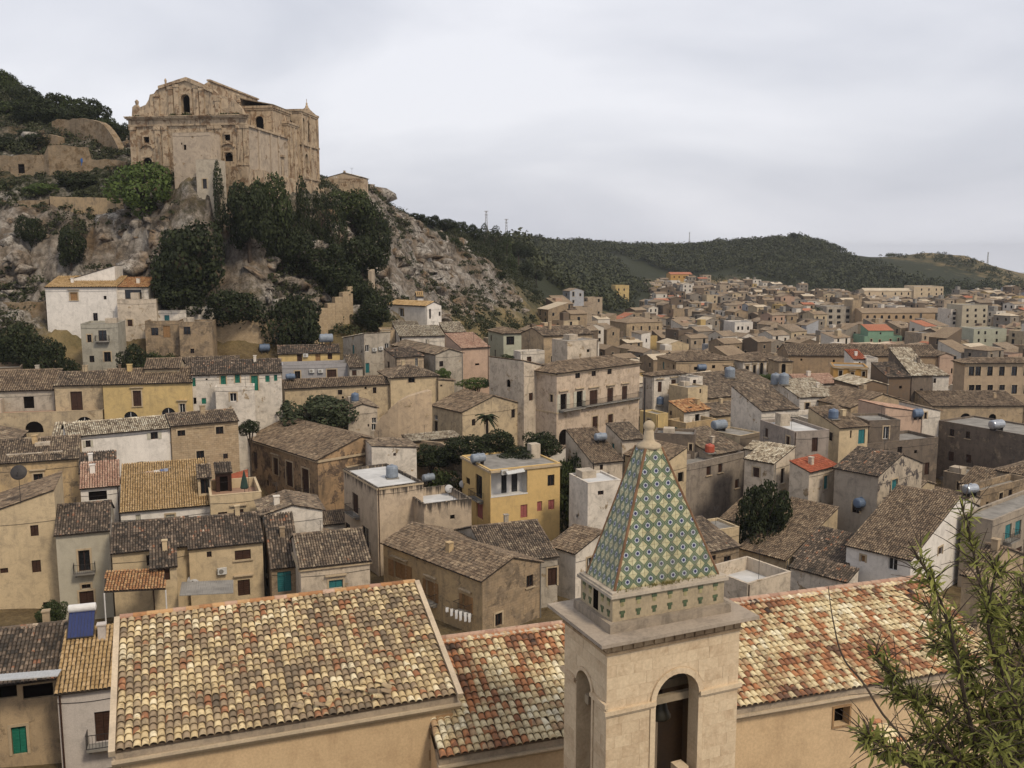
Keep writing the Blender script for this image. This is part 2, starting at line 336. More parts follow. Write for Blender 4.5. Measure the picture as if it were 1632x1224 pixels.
def terrain():
    az = np.radians(np.concatenate([np.arange(-42, -30, .5), np.arange(-30, 2, .13), np.arange(2, 42.1, .5)]))
    ds = [2.5]
    while ds[-1] < 12000:
        d = ds[-1]; ds.append(d * (1.0042 if 165 < d < 340 else 1.012 if 120 < d < 1300 else 1.035))
    ds = np.array(ds); A, Dm = np.meshgrid(az, ds)
    x = (np.sin(A) * Dm).ravel(); y = (np.cos(A) * Dm).ravel()
    f = field(x, y); z = f[:, 0].copy(); rk = np.clip(f[:, 1], 0, 1); gr = np.clip(f[:, 2], 0, 1)
    rkc = np.clip(rk, 0, 1)
    idx = np.nonzero((rkc > .08) & (y > 140) & (y < 460))[0]
    cav = np.zeros(len(z))
    for i in idx:
        p = Vector((x[i] * .11, y[i] * .11, z[i] * .06)); q = Vector((x[i] * .5, y[i] * .5, z[i] * .35))
        a = mnoise.ridged_multi_fractal(p, 1.0, 2.1, 4, 1.0, 2.0) - 1.1
        b = mnoise.turbulence(q, 4, True)
        wx, wy = x[i] + 1.6 * mnoise.noise(q), y[i] + 1.6 * mnoise.noise(q + Vector((9, 3, 1)))
        dd, _ = mnoise.voronoi(Vector((wx * .19, wy * .19, z[i] * .16))); d2, _ = mnoise.voronoi(Vector((wx * .55, wy * .55, z[i] * .45)))
        c1 = mnoise.cell(Vector((wx * .19, wy * .19, z[i] * .10))); ed = min(1, (dd[1] - dd[0]) * 3.0); e2 = min(1, (d2[1] - d2[0]) * 3.0)
        z[i] += rkc[i] * (1.6 * a + 1.1 * (b - .5) + 1.5 * c1 + 1.7 * (ed - .6) + .6 * (e2 - .6))
        cav[i] = min(1, (1 - ed) * .8 + (1 - e2) * .45)
    far = (y > 400); z[far] += 1.5 * np.sin(x[far] * .05) * np.cos(y[far] * .037)
    nA, nD = len(az), len(ds)
    i = np.arange((nD - 1) * (nA - 1)); r = i // (nA - 1); c = i % (nA - 1); b = r * nA + c
    faces = np.stack([b, b + 1, b + nA + 1, b + nA], -1)
    t = NT('terrain'); g = t.n('ShaderNodeNewGeometry'); pos = g.outputs['Position']
    ar = t.n('ShaderNodeAttribute', attribute_name='rock'); ag = t.n('ShaderNodeAttribute', attribute_name='green')
    n1 = t.noise(pos, .09, 5, .65, .3); n2 = t.noise(pos, .7, 6, .7); n3 = t.noise(pos, 3.0, 4, .7); n4 = t.noise(pos, .018, 4, .6); n6 = t.noise(pos, .05, 6, .7, .4)
    vz = t.n('ShaderNodeMapping'); vz.inputs['Scale'].default_value = (1, 1, .35); t.l(pos, vz.inputs[0])
    vo = t.n('ShaderNodeTexVoronoi', feature='DISTANCE_TO_EDGE'); vo.inputs['Scale'].default_value = .42; t.l(vz.outputs[0], vo.inputs['Vector'])
    crack = t.mix(t.ramp(n1, [(.4, .15), (.6, .8)]), (1, 1, 1), t.ramp(vo.outputs['Distance'], [(0.0, .4), (.10, 1.0)]))
    rock = t.mix(t.ramp(n1, [(.36, 0.0), (.60, 1.0)]), (.17, .118, .07), (.39, .355, .31))
    rock = t.mix(t.ramp(n2, [(.3, 0.0), (.7, 1.0)]), t.mix(1.0, rock, (.30, .27, .24), 'MULTIPLY'), rock)
    n5 = t.noise(pos, .26, 7, .75, .5); rock = t.mix(t.ramp(n5, [(.50, 0.0), (.62, .85)]), rock, (.045, .037, .028))
    rock = t.mix(1.0, rock, crack, 'MULTIPLY')
    dry = t.mix(t.ramp(n2, [(.35, 0.0), (.65, 1.0)]), (.085, .060, .032), (.17, .125, .065))
    green = t.mix(t.ramp(n2, [(.3, 0.0), (.7, 1.0)]), (.014, .018, .008), (.040, .042, .018))
    gm = t.ramp(t.math('ADD', t.math('MULTIPLY', ag.outputs['Fac'], .75), t.math('ADD', t.math('MULTIPLY', n1, .5), t.math('MULTIPLY', n4, .35))), [(.68, 0.0), (.84, 1.0)])
    straw = t.mix(t.ramp(n6, [(.4, 0.0), (.62, 1.0)]), (.10, .085, .04), (.24, .175, .085)); dry = t.mix(t.ramp(ag.outputs['Fac'], [(.15, 0.0), (.3, 1.0)]), dry, straw); soil = t.mix(gm, dry, green)
    rm = t.ramp(t.math('ADD', t.math('MULTIPLY', ar.outputs['Fac'], .8), t.math('MULTIPLY', n2, .6)), [(.62, 0.0), (.80, 1.0)])
    sp = t.n('ShaderNodeSeparateXYZ'); t.l(g.outputs['True Normal'], sp.inputs[0])
    c = t.mix(rm, soil, rock)
    t.col(t.mix(.6, c, t.ramp(n3, [(.25, .4), (.75, 1.25)]), 'MULTIPLY')); t.bump(n3, .8, .3)
    me = np_mesh('ground', np.stack([x, y, z], -1), faces, t.mat, False, {'rock': rk, 'green': gr})
    o = link('ground', me); o['kind'] = 'structure'; o['label'] = 'hillside, cliff and valley floor under the whole town'
    return o
GROUND = terrain()
# ------------------------------------------------------------------ roofs
def tile_verts(O, U, V, polyuv, pitch, expo, seg=3, rng=RNG, jit=1.0, drop=0.0):
    """barrel tiles laid over the slope polygon; O eave corner, U along the eave, V up the slope; returns (n, 2*(seg+1), 3)"""
    O, U, V = (np.array(a, float) for a in (O, U, V)); N = np.cross(U, V)
    pu = np.array(polyuv); u0, v0 = pu.min(0); u1, v1 = pu.max(0)
    nu = max(1, int((u1 - u0) / pitch)); nv = max(1, int((v1 - v0) / expo)); pitch = (u1 - u0) / nu; expo = (v1 - v0) / nv
    uu, vv = np.meshgrid(u0 + (np.arange(nu) + .5) * pitch, v0 + np.arange(nv) * expo); uu = uu.ravel(); vv = vv.ravel()
    keep = np.ones(len(uu), bool); n = len(pu)
    area = sum(pu[i, 0] * pu[(i + 1) % n, 1] - pu[(i + 1) % n, 0] * pu[i, 1] for i in range(n)); sg = 1 if area > 0 else -1
    for i in range(n):
        a, b = pu[i], pu[(i + 1) % n]; e = b - a
        keep &= sg * (e[0] * (vv + expo * .5 - a[1]) - e[1] * (uu - a[0])) > -1e-3 * abs(e).sum() - .02
    if drop > 0: keep &= rng.random(len(uu)) > drop
    uu, vv = uu[keep], vv[keep]; m = len(uu)
    if m == 0: return np.zeros((0, 2 * (seg + 1), 3)), 0
    uu = uu + rng.normal(0, .03 * pitch * jit, m); vv = vv + rng.normal(0, .05 * expo * jit, m); sk = rng.normal(0, .035 * pitch * jit, m); dz = np.abs(rng.normal(0, .008 * jit, m))
    th = np.linspace(0, PI, seg + 1); ln = expo * 1.25
    cs, sn = np.cos(th), np.sin(th)
    lo_u = uu[:, None] - cs * pitch * .43; lo_n = dz[:, None] + .025 + sn * pitch * .36 + .03
    hi_u = uu[:, None] + sk[:, None] - cs * pitch * .36; hi_n = dz[:, None] + .012 + sn * pitch * .30
    lo = O + lo_u[..., None] * U + (vv[:, None, None] * V) + lo_n[..., None] * N
    hi = O + hi_u[..., None] * U + ((vv + ln)[:, None, None] * V) + hi_n[..., None] * N
    return np.concatenate([lo, hi], 1), m
def tile_faces(n, seg):
    k = seg + 1; base = (np.arange(n) * 2 * k)[:, None, None]
    f = np.array([[i, i + 1, k + i + 1, k + i] for i in range(seg)])[None]
    return (base + f).reshape(-1, 4)
def tiles_obj(name, slopes, mat, parent, pitch, expo, seg=3, drop=0.0):
    vs = []
    for (O, U, V, puv) in slopes:
        v, m = tile_verts(O, U, V, puv, pitch, expo, seg, drop=drop)
        if m: vs.append(v)
    if not vs: return None
    v = np.concatenate(vs, 0); me = np_mesh(name, v.reshape(-1, 3), tile_faces(len(v), seg), mat)
    o = link(name, me, parent); o['kind'] = 'stuff'; return o
def slope(pts):
    """planar slope polygon (eave first, counter-clockwise from above) -> O, U, V, uv polygon"""
    p = [Vector(q) for q in pts]; U = (p[1] - p[0]).normalized(); N = U.cross(p[2] - p[0]).normalized(); V = N.cross(U)
    return p[0], U, V, [((q - p[0]).dot(U), (q - p[0]).dot(V)) for q in p]

# ------------------------------------------------------------------ walls, windows
class Frame:
    """wall face: u along it (left to right seen from outside), v up, n outward"""
    def __init__(s, O, U, Wd): s.O = Vector(O); s.U = Vector(U); s.Z = Vector((0, 0, 1)); s.N = s.U.cross(s.Z); s.W = Wd
    def p(s, u, v, n=0.0): return s.O + s.U * u + s.Z * v + s.N * n
    def box(s, mb, u0, u1, v0, v1, n0, n1, m=0):
        c = [s.p(u0, v0, n1), s.p(u1, v0, n1), s.p(u1, v1, n1), s.p(u0, v1, n1), s.p(u0, v0, n0), s.p(u1, v0, n0), s.p(u1, v1, n0), s.p(u0, v1, n0)]
        mb.add(c, [(0, 1, 2, 3), (5, 4, 7, 6), (1, 5, 6, 2), (4, 0, 3, 7), (3, 2, 6, 7), (4, 5, 1, 0)], m)
def wall_face(mb, fr, H, holes, rev=.22, m=0):
    us = sorted({0.0, fr.W} | {h[0] for h in holes} | {h[2] for h in holes}); vs = sorted({0.0, H} | {h[1] for h in holes} | {h[3] for h in holes})
    for i in range(len(us) - 1):
        for j in range(len(vs) - 1):
            cu, cv = (us[i] + us[i + 1]) / 2, (vs[j] + vs[j + 1]) / 2
            if any(h[0] < cu < h[2] and h[1] < cv < h[3] for h in holes): continue
            mb.quad(fr.p(us[i], vs[j]), fr.p(us[i + 1], vs[j]), fr.p(us[i + 1], vs[j + 1]), fr.p(us[i], vs[j + 1]), m)
    for h in holes:
        a, b, c, d = h[:4]; arch = len(h) > 4 and h[4]
        if arch:
            r = (c - a) / 2; cu = (a + c) / 2; rv = min(r, (d - b) * .7); n = 8
            cur = [(cu - r * math.cos(PI * k / n), d - rv + rv * math.sin(PI * k / n)) for k in range(n + 1)]
            lft = cur[:n // 2 + 1]; rgt = cur[n // 2:]
            mb.poly([fr.p(a, d)] + [fr.p(*q) for q in lft], m); mb.poly([fr.p(*q) for q in rgt] + [fr.p(c, d)], m)
            path = [(a, b)] + cur + [(c, b)]
            for q, w in zip(path[:-1], path[1:]): mb.quad(fr.p(*q), fr.p(*w), fr.p(w[0], w[1], -rev), fr.p(q[0], q[1], -rev), m)
            mb.quad(fr.p(c, b), fr.p(a, b), fr.p(a, b, -rev), fr.p(c, b, -rev), m)
        else:
            pr = [(a, b), (a, d), (c, d), (c, b)]
            for q, w in zip(pr, pr[1:] + pr[:1]): mb.quad(fr.p(*q), fr.p(*w), fr.p(w[0], w[1], -rev), fr.p(q[0], q[1], -rev), m)
LEAF = {'b': WOOD, 't': TEAL, 'g': GREEN, 'p': PINKP, 'y': WOOD2, 'c': CREAMP, 'i': GREY_CONC}
def window(root, fr, h, code, depth=.2):
    """code letters: k glass, w white-framed glass, o open dark, b/t/g/p/y/c leaves of that paint; S surround, H hood, L sill, F open leaves, B balcony, A arch"""
    a, b, c, d = h[:4]; door = (d - b) > 1.75 and 'W' not in code
    mb = MB(); kind = code[0]
    if kind == 'l':                                        # loggia: white recess with two dark doors
        dp = 1.5; pts = [(a, b), (a, d), (c, d), (c, b)]
        for q, w in zip(pts, pts[1:] + pts[:1]): mb.quad(fr.p(q[0], q[1], -.2), fr.p(w[0], w[1], -.2), fr.p(w[0], w[1], -dp), fr.p(q[0], q[1], -dp))
        mb.quad(fr.p(a, b, -dp), fr.p(c, b, -dp), fr.p(c, d, -dp), fr.p(a, d, -dp)); root_w = mb.build('loggia', WHITEP, root)
        for t0, t1 in ((.42, .56), (.70, .86)): m2 = MB(); fr.box(m2, a + (c - a) * t0, a + (c - a) * t1, b + .02, b + (d - b) * .78, -dp + .002, -dp + .05); m2.build('door', GLASS, root_w)
        m2 = MB(); fr.box(m2, a - .05, c + .05, b - .02, b + .12, -.12, .05); m2.build('parapet_coping', WHITEP, root_w)
        return root_w
    if kind in 'kwo':
        fr.box(mb, a - .02, c + .02, b - .02, d + .02, -depth - .05, -depth, 0)
        root_w = mb.build('door' if door and kind != 'o' else 'window', DARK if kind == 'o' else GLASS, root)
        if kind != 'o':
            m2 = MB(); w = .06; fm = WHITEP if kind == 'w' else WOOD
            for (u0, u1, v0, v1) in ((a, a + w, b, d), (c - w, c, b, d), (a + w, c - w, b, b + w), (a + w, c - w, d - w, d), ((a + c) / 2 - .035, (a + c) / 2 + .035, b + w, d - w)):
                fr.box(m2, u0, u1, v0, v1, -depth, -depth + .05)
            m2.build('frame', fm, root_w)
    else:
        fr.box(mb, a - .02, c + .02, b - .02, d + .02, -depth - .05, -depth, 0)
        root_w = mb.build('door' if door else 'window', DARK, root)
        md = (a + c) / 2
        for s, (u0, u1) in enumerate(((a + .02, md - .015), (md + .015, c - .02))):
            m2 = MB(); fr.box(m2, u0, u1, b + .02, d - .03, -depth + .01, -depth + .05)
            n = max(3, int((d - b) / .22)); st = (d - b - .2) / n
            for k in range(n): fr.box(m2, u0 + .06, u1 - .06, b + .1 + k * st, b + .1 + (k + .62) * st, -depth + .05, -depth + .068)
            m2.build('leaf', LEAF[kind], root_w)
    if 'F' in code:
        w = (c - a) * .5; lm = LEAF['c'] if kind in 'kwo' else LEAF[kind]
        for u0, u1 in ((a - w, a - .02), (c + .02, c + w)):
            m2 = MB(); fr.box(m2, u0, u1, b, d, .02, .06)
            for k in range(5): fr.box(m2, u0 + .05, u1 - .05, b + (d - b) * (k + .15) / 5, b + (d - b) * (k + .8) / 5, .06, .075)
            m2.build('shutter', lm, root_w)
    if 'S' in code:
        m2 = MB(); w = .17
        fr.box(m2, a - w, a, b, d + w, 0.002, .06); fr.box(m2, c, c + w, b, d + w, .002, .06); fr.box(m2, a, c, d, d + w, .002, .06)
        m2.build('surround', TRIM, root_w)
    if 'H' in code:
        m2 = MB(); fr.box(m2, a - .35, c + .35, d + .42, d + .55, .002, .28); fr.box(m2, a - .25, c + .25, d + .34, d + .42, .002, .16); m2.build('hood', TRIM, root_w)
    if 'L' in code:
        m2 = MB(); fr.box(m2, a - .2, c + .2, b - .1, b, .002, .16); m2.build('sill', TRIM, root_w)
    if 'B' in code: balcony(root, fr, a - .45, c + .45, b)
    return root_w
def balcony(root, fr, u0, u1, v, dep=.85, solid=False):
    m2 = MB(); fr.box(m2, u0, u1, v - .16, v - .01, .003, dep)
    n = max(2, int((u1 - u0) / 1.5))
    for k in range(n): u = u0 + .1 + (u1 - u0 - .35) * k / max(1, n - 1); fr.box(m2, u, u + .16, v - .42, v - .16, .003, dep * .6)
    o = m2.build('balcony', GREY_CONC, root)
    m3 = MB(); H = .95
    if solid: fr.box(m3, u0, u1, v, v + H, dep - .12, dep); m3.build('parapet', TRIM, o); return o
    t = .035
    for uu0, uu1, n0, n1 in ((u0, u1, dep - t, dep), (u0, u0 + t, .003, dep - t), (u1 - t, u1, .003, dep - t)):
        fr.box(m3, uu0, uu1, v + H - .04, v + H, n0, n1); fr.box(m3, uu0, uu1, v + .06, v + .09, n0, n1)
    k = int((u1 - u0) / .17)
    for i in range(k + 1): u = u0 + (u1 - u0 - .02) * i / k; fr.box(m3, u, u + .02, v + .09, v + H - .04, dep - .03, dep - .008)
    for i in range(5):
        for uu in (u0 + .008, u1 - .03): fr.box(m3, uu, uu + .02, v + .09, v + H - .04, dep * i / 5, dep * i / 5 + .02)
    m3.build('railing', IRON, o); return o

HUTM = plaster((.50, .44, .36), .6)
HOUSES = []     # footprints: x, y, phi, R, L
KEYPTS = []     # photo points that must stay in view: px, py, D
def cap_ridge(root_roof, p, q, mat, r=.13, step=.36):
    p, q = Vector(p), Vector(q); L = (q - p).length
    if L < .5: return
    d = (q - p).normalized(); s = d.cross(Vector((0, 0, 1))).normalized(); n = max(1, int(L / step)); mb = MB(); up = s.cross(d)
    for i in range(n):
        a = p + d * (L * i / n); b = p + d * (L * (i + 1.1) / n); k = 4
        vs = []
        for c, rr, dz in ((a, r * 1.05, .02), (b, r * .95, 0)):
            for j in range(k + 1): th = PI * j / k; vs.append(c + s * (rr * math.cos(th)) + up * (rr * math.sin(th) + dz))
        mb.add(vs, [(j, j + 1, k + 2 + j, k + 1 + j) for j in range(k)])
    o = mb.build('ridge_tiles', mat, root_roof); o['kind'] = 'stuff'
def build_house(name, label, cat, x, y, ze, phi, R, L, zb, wall, roof='GR', pitch=20, tile=None, wins=(), ov=.28, par=.7, lod=0, group=None, drop=0.0,
                tp=None, chim=0, cornice=False, wallR=None, wallE=None, floor=None, band=None, cap=True, downpipe=False):
    """box of R x L metres turned by phi; wall top at ze; wins: (face, u0, v0, u1, v1, code) with v from the base"""
    D = math.hypot(x, y); h = ze - zb
    root = empty(name, (x, y, zb), phi); tag(root, label, cat, group)
    HOUSES.append((x, y, phi, R, L))
    frs = {'R': Frame((0, 0, 0), (1, 0, 0), R), 'L': Frame((0, L, 0), (0, -1, 0), L), 'E': Frame((R, 0, 0), (0, 1, 0), L), 'K': Frame((R, L, 0), (-1, 0, 0), R)}
    tn = math.tan(rad(pitch)); tops = {k: h for k in frs}; mb = MB()
    hi = h
    if roof == 'SR': tops['K'] = h + L * tn
    if roof == 'SL': tops['E'] = h + R * tn
    if roof == 'SE': tops['L'] = h + R * tn
    if roof == 'SK': tops['R'] = h + L * tn
    if roof == 'F': tops = {k: h for k in frs}
    ok = []
    for w in wins:
        f, a, b, c, d, code = w; fr = frs[f]; mg = .06
        a, c = max(mg, min(a, fr.W - .3)), min(fr.W - mg, c); b = max(.05, b); d = min(d, tops[f] - .08)
        if c - a < .15 or d - b < .15: continue
        if any(f == o[0] and a < o[3] and c > o[1] and b < o[4] and d > o[2] for o in ok): continue
        ok.append((f, a, b, c, d, code))
    for k, fr in frs.items():
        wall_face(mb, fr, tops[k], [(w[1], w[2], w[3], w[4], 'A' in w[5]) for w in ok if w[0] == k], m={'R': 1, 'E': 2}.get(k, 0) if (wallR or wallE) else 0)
    up = Vector((0, 0, 1)); slopes = []; e = .03
    if roof == 'GR':
        rs = L / 2 * tn; mb.poly([(0, L, h), (0, 0, h), (0, L / 2, h + rs)]); mb.poly([(R, 0, h), (R, L, h), (R, L / 2, h + rs)])
        z0 = h - ov * tn + e; zr = h + rs + e
        slopes = [[(-ov * .5, -ov, z0), (R + ov * .5, -ov, z0), (R + ov * .5, L / 2, zr), (-ov * .5, L / 2, zr)],
                  [(R + ov * .5, L + ov, z0), (-ov * .5, L + ov, z0), (-ov * .5, L / 2, zr), (R + ov * .5, L / 2, zr)]]
        ridge = ((-ov * .5, L / 2, zr + .06), (R + ov * .5, L / 2, zr + .06))
    elif roof == 'GL':
        rs = R / 2 * tn; mb.poly([(0, 0, h), (R, 0, h), (R / 2, 0, h + rs)], 1 if (wallR or wallE) else 0); mb.poly([(R, L, h), (0, L, h), (R / 2, L, h + rs)])
        z0 = h - ov * tn + e; zr = h + rs + e
        slopes = [[(-ov, L + ov * .5, z0), (-ov, -ov * .5, z0), (R / 2, -ov * .5, zr), (R / 2, L + ov * .5, zr)],
                  [(R + ov, -ov * .5, z0), (R + ov, L + ov * .5, z0), (R / 2, L + ov * .5, zr), (R / 2, -ov * .5, zr)]]
        ridge = ((R / 2, -ov * .5, zr + .06), (R / 2, L + ov * .5, zr + .06))
    elif roof == 'H':
        m = min(R, L) / 2; zr = h + m * tn + e; z0 = h - ov * tn + e; c = [(-ov, -ov, z0), (R + ov, -ov, z0), (R + ov, L + ov, z0), (-ov, L + ov, z0)]
        if R >= L: r0, r1 = (m, m, zr), (R - m, m, zr); slopes = [[c[0], c[1], r1, r0], [c[1], c[2], r1], [c[2], c[3], r0, r1], [c[3], c[0], r0]]
        else: r0, r1 = (m, m, zr), (m, L - m, zr); slopes = [[c[0], c[1], r0], [c[1], c[2], r1, r0], [c[2], c[3], r1], [c[3], c[0], r0, r1]]
        ridge = (Vector(r0) + up * .06, Vector(r1) + up * .06)
    elif roof in ('SR', 'SL', 'SE', 'SK'):
        o2 = ov * .4
        if roof == 'SR':
            mb.poly([(0, L, h), (0, 0, h), (0, L, h + L * tn)]); mb.poly([(R, 0, h), (R, L, h), (R, L, h + L * tn)])
            slopes = [[(-o2, -ov, h - ov * tn + e), (R + o2, -ov, h - ov * tn + e), (R + o2, L, h + L * tn + e), (-o2, L, h + L * tn + e)]]
        elif roof == 'SK':
            mb.poly([(0, L, h), (0, 0, h), (0, 0, h + L * tn)]); mb.poly([(R, 0, h), (R, L, h), (R, 0, h + L * tn)])
            slopes = [[(R + o2, L + ov, h - ov * tn + e), (-o2, L + ov, h - ov * tn + e), (-o2, 0, h + L * tn + e), (R + o2, 0, h + L * tn + e)]]
        elif roof == 'SL':
            mb.poly([(0, 0, h), (R, 0, h), (R, 0, h + R * tn)]); mb.poly([(R, L, h), (0, L, h), (R, L, h + R * tn)])
            slopes = [[(-ov, L + o2, h - ov * tn + e), (-ov, -o2, h - ov * tn + e), (R, -o2, h + R * tn + e), (R, L + o2, h + R * tn + e)]]
        else:
            mb.poly([(0, 0, h), (R, 0, h), (0, 0, h + R * tn)]); mb.poly([(R, L, h), (0, L, h), (0, L, h + R * tn)])
            slopes = [[(R + ov, -o2, h - ov * tn + e), (R + ov, L + o2, h - ov * tn + e), (0, L + o2, h + R * tn + e), (0, -o2, h + R * tn + e)]]
        ridge = None
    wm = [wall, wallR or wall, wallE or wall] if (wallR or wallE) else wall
    wo = mb.build('wall', wm, root)
    T = tile or T_OLD
    if roof == 'F':
        t = .22; m2 = MB()
        m2.box(t, t, h - par - .15, R - t, L - t, h - par); ro = m2.build('roof', floor or GREY_CONC, root)
        m2 = MB()
        for q in ((0, 0, R, t), (0, L - t, R, L), (0, t, t, L - t), (R - t, t, R, L - t)):
            m2.box(q[0] - .03 if q[0] == 0 else q[0], q[1] - .03 if q[1] == 0 else q[1], h, q[2] + (.03 if q[2] == R else 0), q[3] + (.03 if q[3] == L else 0), h + .06)
        for q in ((t, t, R - t, t + .01), (t, L - t - .01, R - t, L - t), (t, t + .01, t + .01, L - t - .01), (R - t - .01, t + .01, R - t, L - t - .01)):
            m2.box(q[0], q[1], h - par, q[2], q[3], h)
        m2.build('parapet', wall, root)
    else:
        m2 = MB()
        for s in slopes:
            s = [Vector(q) for q in s]; N = (s[1] - s[0]).cross(s[2] - s[0]).normalized()
            m2.prism([q for q in s], N * .07)
        far = lod > 0
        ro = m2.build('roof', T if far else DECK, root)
        if not far:
            ca, sa = math.cos(phi), math.sin(phi); sl = []
            for s in slopes:
                O, U, V, puv = slope(s); N = U.cross(V); O = O + N * .07
                wN = Vector((ca * N.x - sa * N.y, sa * N.x + ca * N.y, N.z)); ctr = sum((Vector(q) for q in s), Vector()) / len(s)
                wc = Vector((x + ca * ctr.x - sa * ctr.y, y + sa * ctr.x + ca * ctr.y, zb + ctr.z))
                if wN.dot(-wc.normalized()) > -.06: sl.append((O, U, V, puv))
            pt = tp or (.24 if D < 130 else .30 if D < 190 else .42)
            tiles_obj('tiles', sl, T, ro, pt, pt * 1.45, 3 if D > 70 else 4, drop)
            if ridge and cap: cap_ridge(ro, ridge[0], ridge[1], T)
    if lod == 0 and D > 60:                               # roof and wall clutter
        q = random.Random(int(x * 13 + y * 7)); zt = h - par if roof == 'F' else h
        if roof == 'F' and min(R, L) > 3.4 and par < 1 and q.random() < .5:
            m2 = MB(); bw = q.uniform(1.0, 1.9); bx, by = q.uniform(.3, R - bw - .3), q.uniform(L * .4, L - bw - .25) if L * .4 < L - bw - .25 else .3; m2.box(bx, by, zt, bx + bw, by + bw, zt + q.uniform(.7, 2.0)); m2.build('roof_hut', HUTM, ro)
        if roof in ('GR', 'GL', 'SR', 'H') and q.random() < .45:
            m2 = MB(); bx, by = R * q.uniform(.2, .8), L * q.uniform(.3, .6); zz = h + (min(by, L - by) if roof == 'GR' else min(bx, R - bx) if roof in ('GL', 'H') else by) * tn; s_ = q.uniform(.2, .32)
            m2.box(bx - s_, by - s_, zz - .5, bx + s_, by + s_, zz + 1.0); m2.box(bx - s_ - .06, by - s_ - .06, zz + 1.0, bx + s_ + .06, by + s_ + .06, zz + 1.08); m2.build('chimney', wall, ro)
        if q.random() < .4:
            m2 = MB(); bx, by = R * q.uniform(.15, .85), L * q.uniform(.3, .7); z1 = h + min(R, L) * .5 * tn + 1.8 if roof != 'F' else h + 1.9; m2.tube([(bx, by, zt), (bx, by, z1)], .022, 5)
            for k_ in range(4): m2.box(bx - .5 + .08 * k_, by - .012, z1 - .12 * k_ - .02, bx + .5 - .08 * k_, by + .012, z1 - .12 * k_)
            m2.build('aerial', IRON, ro)
        if q.random() < .5 and h > 3.5:
            m2 = MB(); zc = h - q.uniform(.4, 1.0); m2.tube([(R * t_ / 6, -.03, zc - .12 * math.sin(PI * t_ / 6)) for t_ in range(7)], .018, 4); m2.build('cable', IRON, root)
        if q.random() < .35 and h > 3.5:
            m2 = MB(); ux = q.choice((.14, R - .14)); m2.tube([(ux, -.09, 0), (ux, -.09, h - .05)], .05, 6); m2.build('downpipe', q.choice((WOOD, GREY_CONC)), root)
    if cornice:
        m2 = MB()
        for k, fr in frs.items():
            if tops[k] == h and k in 'RLE': fr.box(m2, -.2, fr.W + .2, h - .32, h - .06, .004, .2)
        m2.build('cornice', TRIM, root)
    if band is not None:
        m2 = MB()
        for k in 'RL': frs[k].box(m2, -.04, frs[k].W + .04, h - band - .2, h - band, .004, .08)
        m2.build('string_course', TRIM, root)
    for i in range(chim):
        m2 = MB(); cx_, cy_ = R * random.uniform(.2, .8), L * random.uniform(.35, .65); m2.box(cx_ - .25, cy_ - .25, h, cx_ + .25, cy_ + .25, h + max(R, L) * .5 * tn * .6 + 1.3)
        m2.box(cx_ - .32, cy_ - .32, h + max(R, L) * .5 * tn * .6 + 1.3, cx_ + .32, cy_ + .32, h + max(R, L) * .5 * tn * .6 + 1.4); m2.build('chimney', wall, ro)
    if downpipe:
        m2 = MB(); m2.tube([(.15, -.08, 0), (.15, -.08, h - .1)], .06, 6); m2.build('downpipe', WOOD, root)
    for w in ok: window(root, frs[w[0]], (w[1], w[2], w[3], w[4]), w[5])
    return root, frs, h
PLAIN_WIN = None
